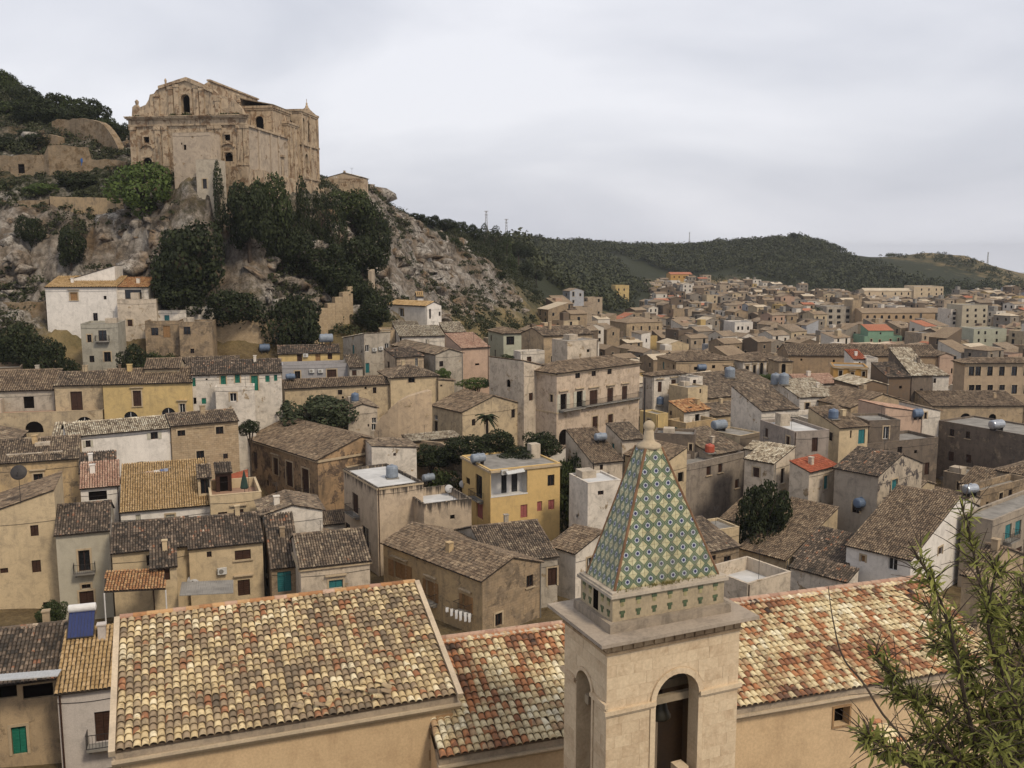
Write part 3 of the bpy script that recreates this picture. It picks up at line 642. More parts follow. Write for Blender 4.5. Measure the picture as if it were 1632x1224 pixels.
def house(label, z, cx, cy, D, phi, xr=None, xl=None, R=None, L=None, wall=None, wins=(), name='house', cat='house', zb=None, keep=True, auto=True, **k):
    """hand-surveyed house: near corner of the wall top at (cx, cy) of survey sheet z, distance D; xr / xl: columns where the two faces end"""
    tp = lambda a, b: (z[0] + a / z[2], z[1] + b / z[2])
    px, py = tp(cx, cy); D = D + random.uniform(-.05, .05); p = P(px, py, D); ph = rad(phi)
    a, b = Vector((math.cos(ph), math.sin(ph), 0)), Vector((-math.sin(ph), math.cos(ph), 0))
    dep = p.y * math.cos(TH) - p.z * math.sin(TH)
    def solve(d, col):
        kx = (z[0] + col / z[2] - CX) / F; return (kx * dep - p.x) / (d.x - kx * d.y * math.cos(TH))
    if xr is not None:
        R = solve(a, xr)
        if not .5 < R < 80: print('BAD R', label, R); R = 6
    if xl is not None:
        L = solve(b, xl)
        if not .5 < L < 80: print('BAD L', label, L); L = 6
    if zb is None:
        cs = [p, p + a * R, p + b * L, p + a * R + b * L]; zb = float(field([c.x for c in cs], [c.y for c in cs])[:, 0].min()) - .8
        zb = min(zb, p.z - 3.0)
    base = Vector((p.x, p.y, zb)); ws = []
    def hit(qx, qy, f):
        r = ray(*tp(qx, qy))
        if f == 'R': O, N, U = base, b, a
        elif f == 'L': O, N, U = base + b * L, a, -b
        else: O, N, U = base + a * R, a, b
        t = O.dot(N) / r.dot(N); q = r * t - O; return q.dot(U), q.z
    for w in wins:
        f = w[5] if len(w) > 5 else 'R'
        u0 = hit(w[0] - w[2] / 2, w[1], f)[0]; u1 = hit(w[0] + w[2] / 2, w[1], f)[0]; v0 = hit(w[0], w[1] + w[3] / 2, f)[1]; v1 = hit(w[0], w[1] - w[3] / 2, f)[1]
        ws.append((f, min(u0, u1), v0, max(u0, u1), v1, w[4]))
        q = tp(w[0], w[1]); KEYPTS.append((q[0], q[1], D))
    if auto and p.z - zb > 4.2 and D < 260:
        ar = random.Random(int(cx * 7 + cy * 3)); H_ = p.z - zb
        for f, W_ in (('R', R), ('L', L)):
            nf = int(W_ / 2.9)
            if any(w[0] == f for w in ws) or nf < 1: continue
            for st in range(2):
                for q in range(nf):
                    if ar.random() < .42:
                        u = (q + .5 + ar.uniform(-.15, .15)) * W_ / nf; sm = ar.random() < .35; v = H_ - 2.1 - 2.8 * st; w2, h2 = (.28, .5) if sm else (.45, ar.choice((1.2, 1.25, 1.9)))
                        if v > 1.0: ws.append((f, u - w2, v - (h2 - 1.2 if h2 > 1.5 else 0), u + w2, v - (h2 - 1.2 if h2 > 1.5 else 0) + h2, 'o' if sm else ar.choice(('k', 'kS', 'b', 'bS', 'bL', 'kL', 't', 'wS'))))
    if keep:
        for q in (p + a * (R * .5), p + b * (L * .5), p + a * (R * .5) - Vector((0, 0, 1.2))):
            s = proj(q); KEYPTS.append((s[0], s[1], q.y))
    r = build_house(name, label, cat, p.x, p.y, p.z, ph, R, L, zb, wall, wins=ws, **k)
    return r
# ------------------------------------------------------------------ the church in front: two tiled roofs and the bell tower
OCHRE = plaster((.60, .455, .29), .25, sc=(.22, .13, .07), streak=.6)
PALEP = plaster((.56, .47, .35), .3)
ASHLAR = plaster((.64, .53, .38), .5, sc=(.27, .16, .085), streak=.5)
CDECK = flat('pan_tiles', (.16, .115, .08), .95, var=.5, scale=6)
def one_tile(w=.2, ln=.33, seg=6, t=.014):
    """a clay barrel tile: arched shell with a thick lower lip, tapering uphill"""
    mb = MB(); k = seg + 1; th = [PI * i / seg for i in range(k)]
    lo = [(-math.cos(a) * w * .5, 0, .02 + math.sin(a) * w * .40) for a in th]; hi = [(-math.cos(a) * w * .41, ln, .0 + math.sin(a) * w * .33) for a in th]
    li = [(-math.cos(a) * (w * .5 - t), 0, .02 + math.sin(a) * (w * .40 - t)) for a in th]; l2 = [(p[0], .12, p[2]) for p in li]
    mb.v = lo + hi + li + l2
    for i in range(seg):
        mb.f += [(i, i + 1, k + i + 1, k + i), (2 * k + i, 2 * k + i + 1, i + 1, i), (3 * k + i, 3 * k + i + 1, 2 * k + i + 1, 2 * k + i)]
    mb.m = [0] * len(mb.f); return mb
def laid_roof(parent, O, U, V, Wd, S, cols, rows, mat, nobj, skip=()):
    """nearest tiles one by one, the rest joined"""
    O, U, V = Vector(O), Vector(U), Vector(V); N = U.cross(V); pu, pv = Wd / cols, S / rows
    tm = one_tile(pu * 1.0, pv * 1.24); me = tm.mesh('roof_tile', mat, True); base = np.array(tm.v); fb = np.array(tm.f)
    cells = [(r, c) for r in range(rows) for c in range(cols) if (r, c) not in skip]
    rest = []; cnt = 0
    for (r, c) in cells:
        u = (c + .5) * pu + random.gauss(0, .006); v = r * pv + random.gauss(0, .012) - .06; yaw = random.gauss(0, .02); dz = abs(random.gauss(0, .006)); tl = random.gauss(0, .014)
        if random.random() < .012: yaw += random.gauss(0, .16); dz += .02; v -= .05
        M = Matrix((( U.x, V.x, N.x, 0), (U.y, V.y, N.y, 0), (U.z, V.z, N.z, 0), (0, 0, 0, 1)))
        M = Matrix.Translation(O + U * u + V * v + N * (.042 + dz)) @ M @ Matrix.Rotation(yaw, 4, 'Z') @ Matrix.Rotation(-.13 + tl, 4, 'X') @ Matrix.Rotation(random.gauss(0, .04), 4, 'Y')
        if cnt < nobj:
            o = link('roof_tile', me, parent); o.matrix_local = M; cnt += 1
        else: rest.append(np.array(M))
    if rest:
        Ms = np.array(rest); vv = np.einsum('nij,kj->nki', Ms[:, :3, :3], base) + Ms[:, None, :3, 3]
        ff = (fb[None] + (np.arange(len(rest)) * len(base))[:, None, None]).reshape(-1, 4)
        o = link('roof_tiles', np_mesh('roof_tiles', vv.reshape(-1, 3), ff, mat, True), parent); o['kind'] = 'stuff'
def solve_ridge(e, b, px, py):
    r = ray(px, py); A = np.array([[r.x, -b.x], [r.y, -b.y]]); k, s = np.linalg.solve(A, [e.x, e.y]); return s, k * r.z - e.z

def church_left():
    z = -13.5; eL, eR = PZ(183, 1194, z), PZ(727, 1104, z); a = (eR - eL); Wd = a.length; a.normalize(); b = Vector((-a.y, a.x, 0))
    s, rise = solve_ridge(eR, b, 660, 926); print('church_left', Wd, s, rise, math.degrees(math.atan2(a.y, a.x)))
    root = empty('church_wing', (eL.x, eL.y, -25), math.atan2(a.y, a.x)); tag(root, 'church wing with broad pale clay-tiled roof and ochre wall in the left foreground', 'church')
    h = z + 25; Lh = s * 2; mb = MB()
    R = Frame((.12, .22, 0), (1, 0, 0), Wd - .2); mb.quad(R.p(0, 0), R.p(R.W, 0), R.p(R.W, h - .3), R.p(0, h - .3))
    x0, x1, y0, y1 = .12, Wd - .08, .22, Lh - .2; zr = h - .32 + rise
    for x in (x0, x1):
        pts = [(x, y0, 0), (x, y1, 0), (x, y1, h - .3), (x, s, zr), (x, y0, h - .3)]; mb.poly(pts if x == x1 else pts[::-1])
    mb.quad((x1, y1, 0), (x0, y1, 0), (x0, y1, h - .3), (x1, y1, h - .3)); mb.build('wall', OCHRE, root)
    m2 = MB()                                                # corner stones at the right end, a little proud
    for k in range(14): w = .75 if k % 2 else .5; m2.box(x1 - w, y0 - .03, h - .75 - (k + 1) * .36, x1 + .03, y0 + w, h - .77 - k * .36)
    m2.build('quoins', plaster((.40, .26, .14), .5), root)
    m2 = MB()                                                # rounded eaves moulding and the mortar bed above it
    prof = [(.22, -.62), (.10, -.60), (.02, -.52), (-.06, -.42), (-.06, -.34), (.22, -.34)]
    m2.prism([(-.1, p[0], h + p[1]) for p in prof][::-1], (Wd + .25, 0, 0)); m2.build('eaves_moulding', PALEP, root)
    m2 = MB(); m2.box(0.0, .03, h - .335, Wd + .05, .5, h - .06); m2.build('mortar_bed', plaster((.40, .335, .26), .8), root)
    U = Vector((1, 0, 0)); V = Vector((0, s, rise)).normalized(); S = math.hypot(s, rise); N = U.cross(V)
    m2 = MB(); m2.prism([(0, 0, h - .12), (Wd, 0, h - .12), (Wd, s, h + rise - .12), (0, s, h + rise - .12)], N * .08)
    m2.prism([(Wd, 2 * s, h - .12), (0, 2 * s, h - .12), (0, s, h + rise - .12), (Wd, s, h + rise - .12)], (0, 0, .08))
    roof = m2.build('roof', CDECK, root)
    laid_roof(roof, (0.02, -.02, h - .06), U, V, Wd - .04, S, 45, 22, T_CH1, 300)
    lm = one_tile(.2, .32).mesh('loose_tile', T_CH1, True)          # slipped tiles lying near the eaves
    for k in range(13):
        u = Wd * random.uniform(.52, .80); v = random.uniform(.15, .9); p = Vector((0.02, -.02, h - .06)) + U * u + V * v + N * .13; o = link('loose_tile', lm, roof); o.location = p; o.rotation_euler = (math.atan2(rise, s) + random.uniform(-.1, .1), random.uniform(-.25, .25), random.choice((1.3, -1.2, .7, -.6, 1.7)) + random.uniform(-.3, .3))
    for x in (-.16, Wd - .0):
        m2 = MB(); m2.prism([Vector((x, -.14, h - .14)), Vector((x + .17, -.14, h - .14)), Vector((x + .17, s, h + rise - .14)), Vector((x, s, h + rise - .14))], N * .20); m2.build('verge', PALEP, root)
    m2 = MB(); n = 24                                        # ridge tiles bedded along the top
    for i in range(n):
        xa, xb = Wd * i / n, Wd * (i + 1.08) / n; k = 5; vs = []
        for x, r in ((xa, .125), (xb, .11)):
            for j in range(k + 1): th = PI * j / k; vs.append((x, s + r * math.cos(th), h + rise - .02 + r * .8 * math.sin(th)))
        mr = MB(); mr.add(vs, [(j, j + 1, k + 2 + j, k + 1 + j) for j in range(k)]); mr.build('ridge_tile', T_ORA if i % 4 else T_PINK, roof)
    return root
church_left()

def church_nave():
    z = -14.9; eL, q = PZ(700, 1204, z), PZ(1178, 1124, z); a = (q - eL).normalized(); b = Vector((-a.y, a.x, 0))
    e2 = eL
    k = (1600 - CX) / F; dep = e2.y * math.cos(TH) - z * math.sin(TH); Wd = (k * dep - e2.x) / (a.x - k * a.y * math.cos(TH))
    # the ridge passes through (897, 991) and (1170, 955)
    best = None
    for s in np.arange(3.0, 7.0, .1):
        def zat(px, py):
            r = ray(px, py); A = np.array([[r.x, -a.x], [r.y, -a.y]]); kk, t = np.linalg.solve(A, [e2.x + b.x * s, e2.y + b.y * s]); return kk * r.z
        z1, z2 = zat(760, 1012), zat(1180, 953); best = min(best or (9, 0, 0), (abs((z1 + z2) / 2 - z - s * .42), s, (z1 + z2) / 2 - z))
    _, s, rise = best; print('nave', Wd, s, rise)
    root = empty('church_nave', (e2.x, e2.y, -26), math.atan2(a.y, a.x)); tag(root, 'long church nave with red and cream clay tiles running behind the bell tower', 'church')
    h = z + 26; mb = MB(); Fr = Frame((0, .25, 0), (1, 0, 0), Wd)
    def hit(px, py):
        O = Vector((e2.x, e2.y, -26)) + b * .25; r = ray(px, py); t = O.dot(b) / r.dot(b); w = r * t - O; return w.dot(a), w.z
    u, v = hit(1341, 1141); u0 = hit(1329, 1141)[0]; u1 = hit(1353, 1141)[0]; v0 = hit(1341, 1156)[1]; v1 = hit(1341, 1127)[1]
    wall_face(mb, Fr, h - .3, [(u0, v0, u1, v1)], .35)
    L2 = s * 2; zr = h - .3 + rise
    for x in (0, Wd):
        pts = [(x, .25, 0), (x, L2, 0), (x, L2, h - .3), (x, s, zr), (x, .25, h - .3)]; mb.poly(pts if x else pts[::-1])
    mb.quad((Wd, L2, 0), (0, L2, 0), (0, L2, h - .3), (Wd, L2, h - .3)); mb.build('wall', OCHRE, root)
    window(root, Fr, (u0, v0, u1, v1), 'o', .33)
    m2 = MB(); w = .07
    for q in ((u0 - w, u0, v0 - w, v1 + w), (u1, u1 + w, v0 - w, v1 + w), (u0, u1, v1, v1 + w), (u0, u1, v0 - w, v0)): Fr.box(m2, q[0], q[1], q[2], q[3], .003, .03)
    m2.build('window_surround', plaster((.36, .23, .12), .4), root)
    m2 = MB(); prof = [(.25, -.62), (.14, -.60), (.05, -.52), (-.03, -.44), (-.03, -.36), (.25, -.36)]
    m2.prism([(-.02, p[0], h + p[1]) for p in prof][::-1], (Wd, 0, 0)); m2.build('eaves_moulding', PALEP, root)
    m2 = MB(); m2.box(0, .06, h - .355, Wd, .5, h - .06); m2.build('mortar_bed', plaster((.40, .335, .26), .8), root)
    U = Vector((1, 0, 0)); V = Vector((0, s, rise)).normalized(); S = math.hypot(s, rise); N = U.cross(V)
    m2 = MB(); m2.prism([(0, 0, h - .12), (Wd, 0, h - .12), (Wd, s, h + rise - .12), (0, s, h + rise - .12)], N * .08)
    m2.prism([(Wd, 2 * s, h - .12), (0, 2 * s, h - .12), (0, s, h + rise - .12), (Wd, s, h + rise - .12)], (0, 0, .08))
    roof = m2.build('roof', CDECK, root); cols = int(Wd / .215)
    laid_roof(roof, (0.0, -.02, h - .06), U, V, Wd, S, cols, 17, T_CH2, 300)
    n = int(Wd / .42)
    for i in range(n):
        xa, xb = Wd * i / n, Wd * (i + 1.08) / n; k = 5; vs = []
        for x, r in ((xa, .125), (xb, .11)):
            for j in range(k + 1): th = PI * j / k; vs.append((x, s + r * math.cos(th), h + rise - .02 + r * .8 * math.sin(th)))
        mr = MB(); mr.add(vs, [(j, j + 1, k + 2 + j, k + 1 + j) for j in range(k)]); mr.build('ridge_tile', T_PINK, roof)
    m2 = MB(); m2.box(-.3, s - .28, h + rise - .16, Wd, s + .28, h + rise - .03); m2.build('ridge_mortar', PALEP, roof)
    return root
church_nave()

# spire tiles: green glazed squares with a blue-eyed white flower and straw diamonds at the corners (flat print)
def majolica():
    t = NT('majolica'); uv = t.n('ShaderNodeUVMap'); sp = t.n('ShaderNodeSeparateXYZ'); t.l(uv.outputs[0], sp.inputs[0])
    x = t.math('ABSOLUTE', t.math('SUBTRACT', sp.outputs[0], .5)); y = t.math('ABSOLUTE', t.math('SUBTRACT', sp.outputs[1], .5))
    d1 = t.math('ADD', x, y)                                  # diamond distance from the centre: corners are 1
    rr = t.math('SQRT', t.math('ADD', t.math('MULTIPLY', x, x), t.math('MULTIPLY', y, y)))
    ang = t.math('ARCTAN2', y, x); pet = t.math('MULTIPLY', t.math('COSINE', t.math('MULTIPLY', ang, 8)), .022)
    rp = t.math('SUBTRACT', rr, pet)
    g = t.n('ShaderNodeNewGeometry'); oi = t.n('ShaderNodeObjectInfo')
    rnd = t.math('FRACT', t.math('ADD', g.outputs['Random Per Island'], t.math('MULTIPLY', oi.outputs['Random'], 5.7)))
    n = t.noise(g.outputs['Position'], 6, 4)
    grn = t.mix(t.ramp(rnd, [(.2, 0.0), (.8, 1.0)]), (.060, .088, .052), (.105, .135, .080))
    c = t.mix(t.ramp(d1, [(.555, 0.0), (.57, 1.0)]), grn, (.045, .065, .038))           # dark line round the diamond
    straw = t.mix(t.ramp(rnd, [(.2, 0.0), (.8, 1.0)]), (.40, .36, .20), (.50, .46, .28))
    c = t.mix(t.ramp(d1, [(.59, 0.0), (.605, 1.0)]), c, straw)
    c = t.mix(t.ramp(d1, [(.95, 0.0), (.96, 1.0)]), c, (.30, .25, .10))
    ring = t.ramp(d1, [(.42, 0.0), (.435, 1.0), (.465, 1.0), (.48, 0.0)]); c = t.mix(t.math('MULTIPLY', ring, .55), c, (.28, .31, .15))
    c = t.mix(t.ramp(rp, [(.185, 1.0), (.205, 0.0)]), c, (.40, .41, .43))
    c = t.mix(t.ramp(rr, [(.115, 1.0), (.13, 0.0)]), c, (.014, .016, .075))
    n2 = t.noise(g.outputs['Position'], 1.1, 5, .7); c = t.mix(t.ramp(n, [(.52, 0.0), (.75, .55)]), c, (.17, .145, .10)); c = t.mix(t.ramp(n2, [(.5, 0.0), (.7, .35)]), c, (.12, .10, .06))
    t.col(c); t.b.inputs['Roughness'].default_value = .32; t.b.inputs['Specular IOR Level'].default_value = .4
    return t.mat
MAJ = majolica()
def clip_poly(poly, a, b, c):            # keep a*x+b*y <= c ; points (x, y)
    o = []
    for i in range(len(poly)):
        p, q = poly[i], poly[(i + 1) % len(poly)]; dp, dq = a * p[0] + b * p[1] - c, a * q[0] + b * q[1] - c
        if dp <= 0: o.append(p)
        if (dp < 0 < dq) or (dq < 0 < dp): t = dp / (dp - dq); o.append((p[0] + (q[0] - p[0]) * t, p[1] + (q[1] - p[1]) * t))
    return o

def bell_tower():
    D0 = 22.0; near = P(968, 1042, D0); zt = near.z; e = PZ(1178, 1001, zt); a = (e - near); R = a.length; a.normalize(); b = Vector((-a.y, a.x, 0))
    phi = math.atan2(a.y, a.x); k = (901 - CX) / F; dep = near.y * math.cos(TH) - zt * math.sin(TH); L = (k * dep - near.x) / (b.x - k * b.y * math.cos(TH))
    print('tower', R, L, math.degrees(phi), zt)
    zb = -22.0; root = empty('bell_tower', (near.x, near.y, zb), phi); tag(root, 'square stone bell tower with arched openings and pointed green majolica spire', 'bell tower')
    h = zt - zb; base = Vector((near.x, near.y, zb))
    fr = {'R': Frame((0, 0, 0), (1, 0, 0), R), 'L': Frame((0, L, 0), (0, -1, 0), L), 'E': Frame((R, 0, 0), (0, 1, 0), L), 'K': Frame((R, L, 0), (-1, 0, 0), R)}
    def hit(px, py, f):
        O, N, U = (base, b, a) if f == 'R' else (base + b * L, a, -b); r = ray(px, py); t = O.dot(N) / r.dot(N); q = r * t - O; return q.dot(U), q.z
    cu = hit(1079, 1100, 'R')[0]; hw = (hit(1113, 1100, 'R')[0] - hit(1045, 1100, 'R')[0]) / 2; topv = hit(1077, 1073, 'R')[1]; botv = h - 5.2
    cl = L / 2; hl = hw * .62; topl = topv - .05
    holes = {'R': (cu - hw, botv, cu + hw, topv), 'K': (R - cu - hw, botv, R - cu + hw, topv), 'L': (cl - hl, botv, cl + hl, topl), 'E': (cl - hl, botv, cl + hl, topl)}
    mb = MB(); th = .42
    for q, f in fr.items():
        g = holes[q]; wall_face(mb, f, h, [(g[0], g[1], g[2], g[3], True)], th)
    o = mb.build('wall', ASHLAR, root)
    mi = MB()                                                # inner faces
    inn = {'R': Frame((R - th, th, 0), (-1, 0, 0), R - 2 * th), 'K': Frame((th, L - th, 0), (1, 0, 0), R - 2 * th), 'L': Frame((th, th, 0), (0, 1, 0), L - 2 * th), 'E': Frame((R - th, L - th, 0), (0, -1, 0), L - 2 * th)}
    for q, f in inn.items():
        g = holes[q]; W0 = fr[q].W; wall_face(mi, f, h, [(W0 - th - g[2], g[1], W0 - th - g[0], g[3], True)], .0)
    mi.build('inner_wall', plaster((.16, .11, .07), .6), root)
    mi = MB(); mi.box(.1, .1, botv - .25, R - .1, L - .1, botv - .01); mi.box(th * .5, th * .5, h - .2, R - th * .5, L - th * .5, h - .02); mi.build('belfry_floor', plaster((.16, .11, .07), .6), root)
    # ashlar blocks: courses cut round the arch, joints recessed
    for q in 'RL':
        f = fr[q]; g = holes[q]; gc, gh = (g[0] + g[2]) / 2, (g[2] - g[0]) / 2 + (.17 if q == 'R' else .10); gap = .004; rowh = .315; nrow = 15
        for r in range(nrow):
            v1 = h - .02 - r * rowh; v0 = v1 - rowh + gap; u = 0.0; first = True
            while u < f.W - .05:
                w = random.uniform(.42, .72); w = w * (.55 if first and r % 2 else 1); first = False
                u2 = min(f.W, u + w); u2 = f.W if f.W - u2 < .25 else u2
                ua, ub = u + (gap if u > 0 else -.012), u2 - (0 if u2 < f.W else -.012)
                spring = g[3] - (g[2] - g[0]) / 2; pr = .006 + random.uniform(0, .005)
                def bot(x):
                    dx = abs(x - gc)
                    if dx >= gh: return v0
                    return max(v0, spring + math.sqrt(max(0, gh * gh - dx * dx)))
                if v1 <= spring + .02:
                    segs = [(ua, min(ub, gc - gh)), (max(ua, gc + gh), ub)]
                    for s0, s1 in segs:
                        if s1 - s0 > .05: m2 = MB(); f.box(m2, s0, s1, v0, v1, .001, pr); m2.build('stone', ASHLAR, root)
                else:
                    xs = [ua + (ub - ua) * i / 6 for i in range(7)]; pts = [(x, min(bot(x), v1)) for x in xs]
                    pts = [p for p in pts if p[1] < v1 - .005]
                    if len(pts) >= 2:
                        m2 = MB(); pl = [f.p(x, v, .001) for x, v in pts] + [f.p(pts[-1][0], v1, .001), f.p(pts[0][0], v1, .001)]; m2.prism(pl, f.N * pr); m2.build('stone', ASHLAR, root)
                u = u2
    # archivolts and string course at the springing
    for q in 'RL':
        f = fr[q]; g = holes[q]; gc, r0 = (g[0] + g[2]) / 2, (g[2] - g[0]) / 2; sp = g[3] - r0; w = .15 if q == 'R' else .09; n = 14; m2 = MB()
        for i in range(n):
            t0, t1 = PI * i / n, PI * (i + 1) / n
            pl = [f.p(gc - rr * math.cos(t), sp + rr * math.sin(t), .001) for rr, t in ((r0, t0), (r0, t1), (r0 + w, t1), (r0 + w, t0))]; m2.prism(pl[::-1], f.N * .05)
        f.box(m2, g[0] - w, g[0], botv, sp - .04, .001, .034); f.box(m2, g[2], g[2] + w, botv, sp - .04, .001, .034); m2.build('archivolt', ASHLAR, root)
    for q in 'RL':
        f = fr[q]; g = holes[q]; sp = g[3] - (g[2] - g[0]) / 2
        for u0, u1 in ((-.09, g[0] - .02), (g[2] + .02, f.W + .09)):
            m2 = MB(); f.box(m2, u0, u1, sp - .06, sp + .05, .002, .10); f.box(m2, u0 + .04, u1 - .02, sp - .12, sp - .06, .002, .055); m2.build('string_course', ASHLAR, root)
    # cornice: stepped mouldings, weathered slab, plinth, drum
    def ring(mb, i, z0, z1): mb.box(i, i, z0, R - i, L - i, z1)
    m2 = MB(); ring(m2, -.06, h - .04, h + .03); ring(m2, -.03, h + .03, h + .20); ring(m2, -.10, h + .20, h + .26); ring(m2, -.18, h + .26, h + .32)
    for q in 'RL':
        f = fr[q]; n = int(f.W / .3)
        for i in range(n): u = f.W * (i + .5) / n; f.box(m2, u - .05, u + .05, h + .05, h + .18, .03, .07)
    m2.build('cornice', plaster((.44, .33, .21), .9, sc=(.12, .07, .04)), root)
    m2 = MB(); ring(m2, -.36, h + .32, h + .41); m2.build('slab', plaster((.36, .31, .255), .55, sc=(.10, .085, .07)), root)
    sn = P(990, 938, 22.75); ang = sn - base; hs = sn.z - zb                  # spire foot
    i2 = .40; top = h + .41
    m2 = MB(); ring(m2, .16, top, top + .24); m2.build('plinth', plaster((.34, .29, .23), .8, sc=(.05, .045, .04)), root)
    d0, d1 = top + .24, hs - .12
    m2 = MB(); ring(m2, .30, d0, d1); drum = m2.build('drum', plaster((.42, .35, .24), .6, sc=(.10, .09, .07)), root)
    mg = MB(); f = Frame((.30, L - .30, 0), (0, -1, 0), L - .6); f.box(mg, (L - .6) * .42, (L - .6) * .42 + .24, d0 + .05, d1, .004, .012); mg.build('slit', DARK, root)
    GG = flat('green_glaze', (.085, .115, .055), .4, var=.6, scale=9); YG = flat('straw_glaze', (.36, .31, .15), .4, var=.5, scale=9)
    for q, ni in (('R', 7), ('L', 5)):
        f = Frame((.30, .30, 0), (1, 0, 0), R - .6) if q == 'R' else Frame((.30, L - .30, 0), (0, -1, 0), L - .6); hm = (d1 - d0)
        for i in range(ni):
            u = f.W * (i + .6) / (ni + .2)
            if q == 'L' and abs(u - f.W * .42 - .12) < .3: continue
            m2 = MB(); vv = d0 + hm * .68; wg = .075
            f.box(m2, u - wg, u + wg, vv + .06, vv + .14, .002, .014, 0); f.box(m2, u - wg * .6, u + wg * .6, vv - .05, vv + .06, .002, .012, 1)
            f.box(m2, u - wg, u + wg, vv - .24, vv - .17, .002, .014, 0); f.box(m2, u - wg * .6, u + wg * .6, vv - .34, vv - .24, .002, .012, 0)
            m2.build('glazed_ornament', [GG, YG], drum)
    m2 = MB(); ring(m2, .22, d1, hs - .04); ring(m2, .27, hs - .04, hs + .01); m2.build('drum_coping', plaster((.46, .41, .34), .7, sc=(.06, .055, .05)), root)
    # the spire
    ap = P(1027, 712, 23.7); H = ap.z - zb - hs - .01; i3 = .42; tw = .235
    zb2 = hs + .01; cxr, cyl = R / 2, L / 2
    c = [Vector((i3, i3, zb2)), Vector((R - i3, i3, zb2)), Vector((R - i3, L - i3, zb2)), Vector((i3, L - i3, zb2))]
    cxr -= .2; t = [Vector((cxr + sx * tw, cyl + sy * tw, zb2 + H)) for sx, sy in ((-1, -1), (1, -1), (1, 1), (-1, 1))]
    m2 = MB()
    for i in range(4): m2.quad(c[i], c[(i + 1) % 4], t[(i + 1) % 4], t[i])
    spire = m2.build('spire', plaster((.30, .28, .20), .4), root)
    cnt = [0]; rest = MB(); restuv = []
    ts = (R - 2 * i3) / 9.2
    for fi in (0, 3, 1, 2):
        p0, p1, q1, q0 = c[fi], c[(fi + 1) % 4], t[(fi + 1) % 4], t[fi]
        U = (p1 - p0).normalized(); N = U.cross(q0 - p0).normalized(); V = N.cross(U); Wb = (p1 - p0).length
        uv = [((p - p0).dot(U), (p - p0).dot(V)) for p in (p0, p1, q1, q0)]; Ht = uv[2][1]; tu = ts if fi in (0, 2) else Wb / 6.2
        nr = int(Ht / ts) + 1; nc = int(Wb / tu) + 2
        for r in range(nr):
            for cc in range(-1, nc):
                x0 = Wb / 2 + (cc - nc // 2) * tu; cell = [(x0, r * ts), (x0 + tu, r * ts), (x0 + tu, r * ts + ts), (x0, r * ts + ts)]
                g = .004; cell = [(x0 + g, r * ts + g), (x0 + tu - g, r * ts + g), (x0 + tu - g, r * ts + ts - g), (x0 + g, r * ts + ts - g)]
                pl = cell; quad = uv
                for i in range(4):
                    (ax, ay), (bx, by) = quad[i], quad[(i + 1) % 4]; nx, ny = by - ay, -(bx - ax); pl = clip_poly(pl, nx, ny, nx * ax + ny * ay) if pl else pl
                if len(pl) < 3 or sum(pl[i][0] * pl[(i + 1) % len(pl)][1] - pl[(i + 1) % len(pl)][0] * pl[i][1] for i in range(len(pl))) < .004 * 2 * .3: continue
                lift = .014 + random.uniform(0, .006); lo = [p0 + U * x + V * y + N * .002 for x, y in pl]
                tgt = MB() if (fi in (0, 3) and cnt[0] < 300) else rest
                n0 = len(tgt.f); tgt.prism(lo, N * lift); uvs = [((x - x0) / tu, (y - r * ts) / ts) for x, y in pl]; npl = len(pl)
                fuv = [[uvs[npl - 1 - i] for i in range(npl)], uvs] + [[uvs[i], uvs[(i + 1) % npl], uvs[(i + 1) % npl], uvs[i]] for i in range(npl)]
                if tgt is rest: restuv += fuv
                else:
                    me = tgt.mesh('spire_tile', MAJ); l = me.uv_layers.new(name='UVMap'); l.data.foreach_set('uv', [w for ff in fuv for p in ff for w in p])
                    link('spire_tile', me, spire); cnt[0] += 1
    if rest.f:
        me = rest.mesh('spire_tiles', MAJ); l = me.uv_layers.new(name='UVMap'); l.data.foreach_set('uv', [w for ff in restuv for p in ff for w in p]); o = link('spire_tiles', me, spire); o['kind'] = 'stuff'
    m2 = MB()
    for i in range(4): m2.tube([c[i] + Vector((0, 0, .0)), t[i]], .04, 6)
    m2.build('hip_rolls', flat('terracotta', (.23, .125, .065), .8, var=.5), spire)
    # finial: cap, neck and ball
    zt2 = zb2 + H; m2 = MB(); m2.lathe([(.30, zt2 - .04), (.33, zt2 + .0), (.31, zt2 + .06), (.17, zt2 + .13), (.14, zt2 + .2), (.125, zt2 + .40), (.115, zt2 + .42)] + [(.148 * math.sin(PI * q / 8) + .001, zt2 + .53 - .148 * math.cos(PI * q / 8)) for q in range(2, 8)] + [(.02, zt2 + .68)], 14, (cxr, cyl))
    m2.build('finial', plaster((.43, .36, .26), .5), root, smooth=True)
    m2 = MB()                                                # weeds on the spire foot
    for i in range(260):
        u = random.choice([random.uniform(.4, R - .4), random.gauss(R * .48, .22)]); hgt = random.uniform(.03, .14); x, y = u, .30 + random.uniform(-.04, .12); dx = random.uniform(-.06, .06)
        m2.add([(x - .012, y, hs), (x + .012, y, hs), (x + dx, y + random.uniform(-.05, .02), hs + hgt)], [(0, 1, 2)])
    w = m2.build('weeds', foliage('dry_weed', (.13, .11, .03), (.22, .19, .07)), root); w['kind'] = 'stuff'
    # bell and its beam
    bell = empty('church_bell', (0, 0, 0)); bl = base + a * (cu + .18) + b * (L / 2) + Vector((0, 0, 0)); bell.location = bl; bell.rotation_euler = (0, 0, phi); tag(bell, 'bronze bell hanging in the dark tower arch', 'bell')
    zb3 = topv - 1.75; m2 = MB(); m2.lathe([(.34, zb3), (.35, zb3 + .05), (.27, zb3 + .2), (.22, zb3 + .42), (.19, zb3 + .6), (.10, zb3 + .68), (.05, zb3 + .7)], 18); m2.build('bell_body', flat('bronze', (.045, .04, .03), .45, .7), bell, smooth=True)
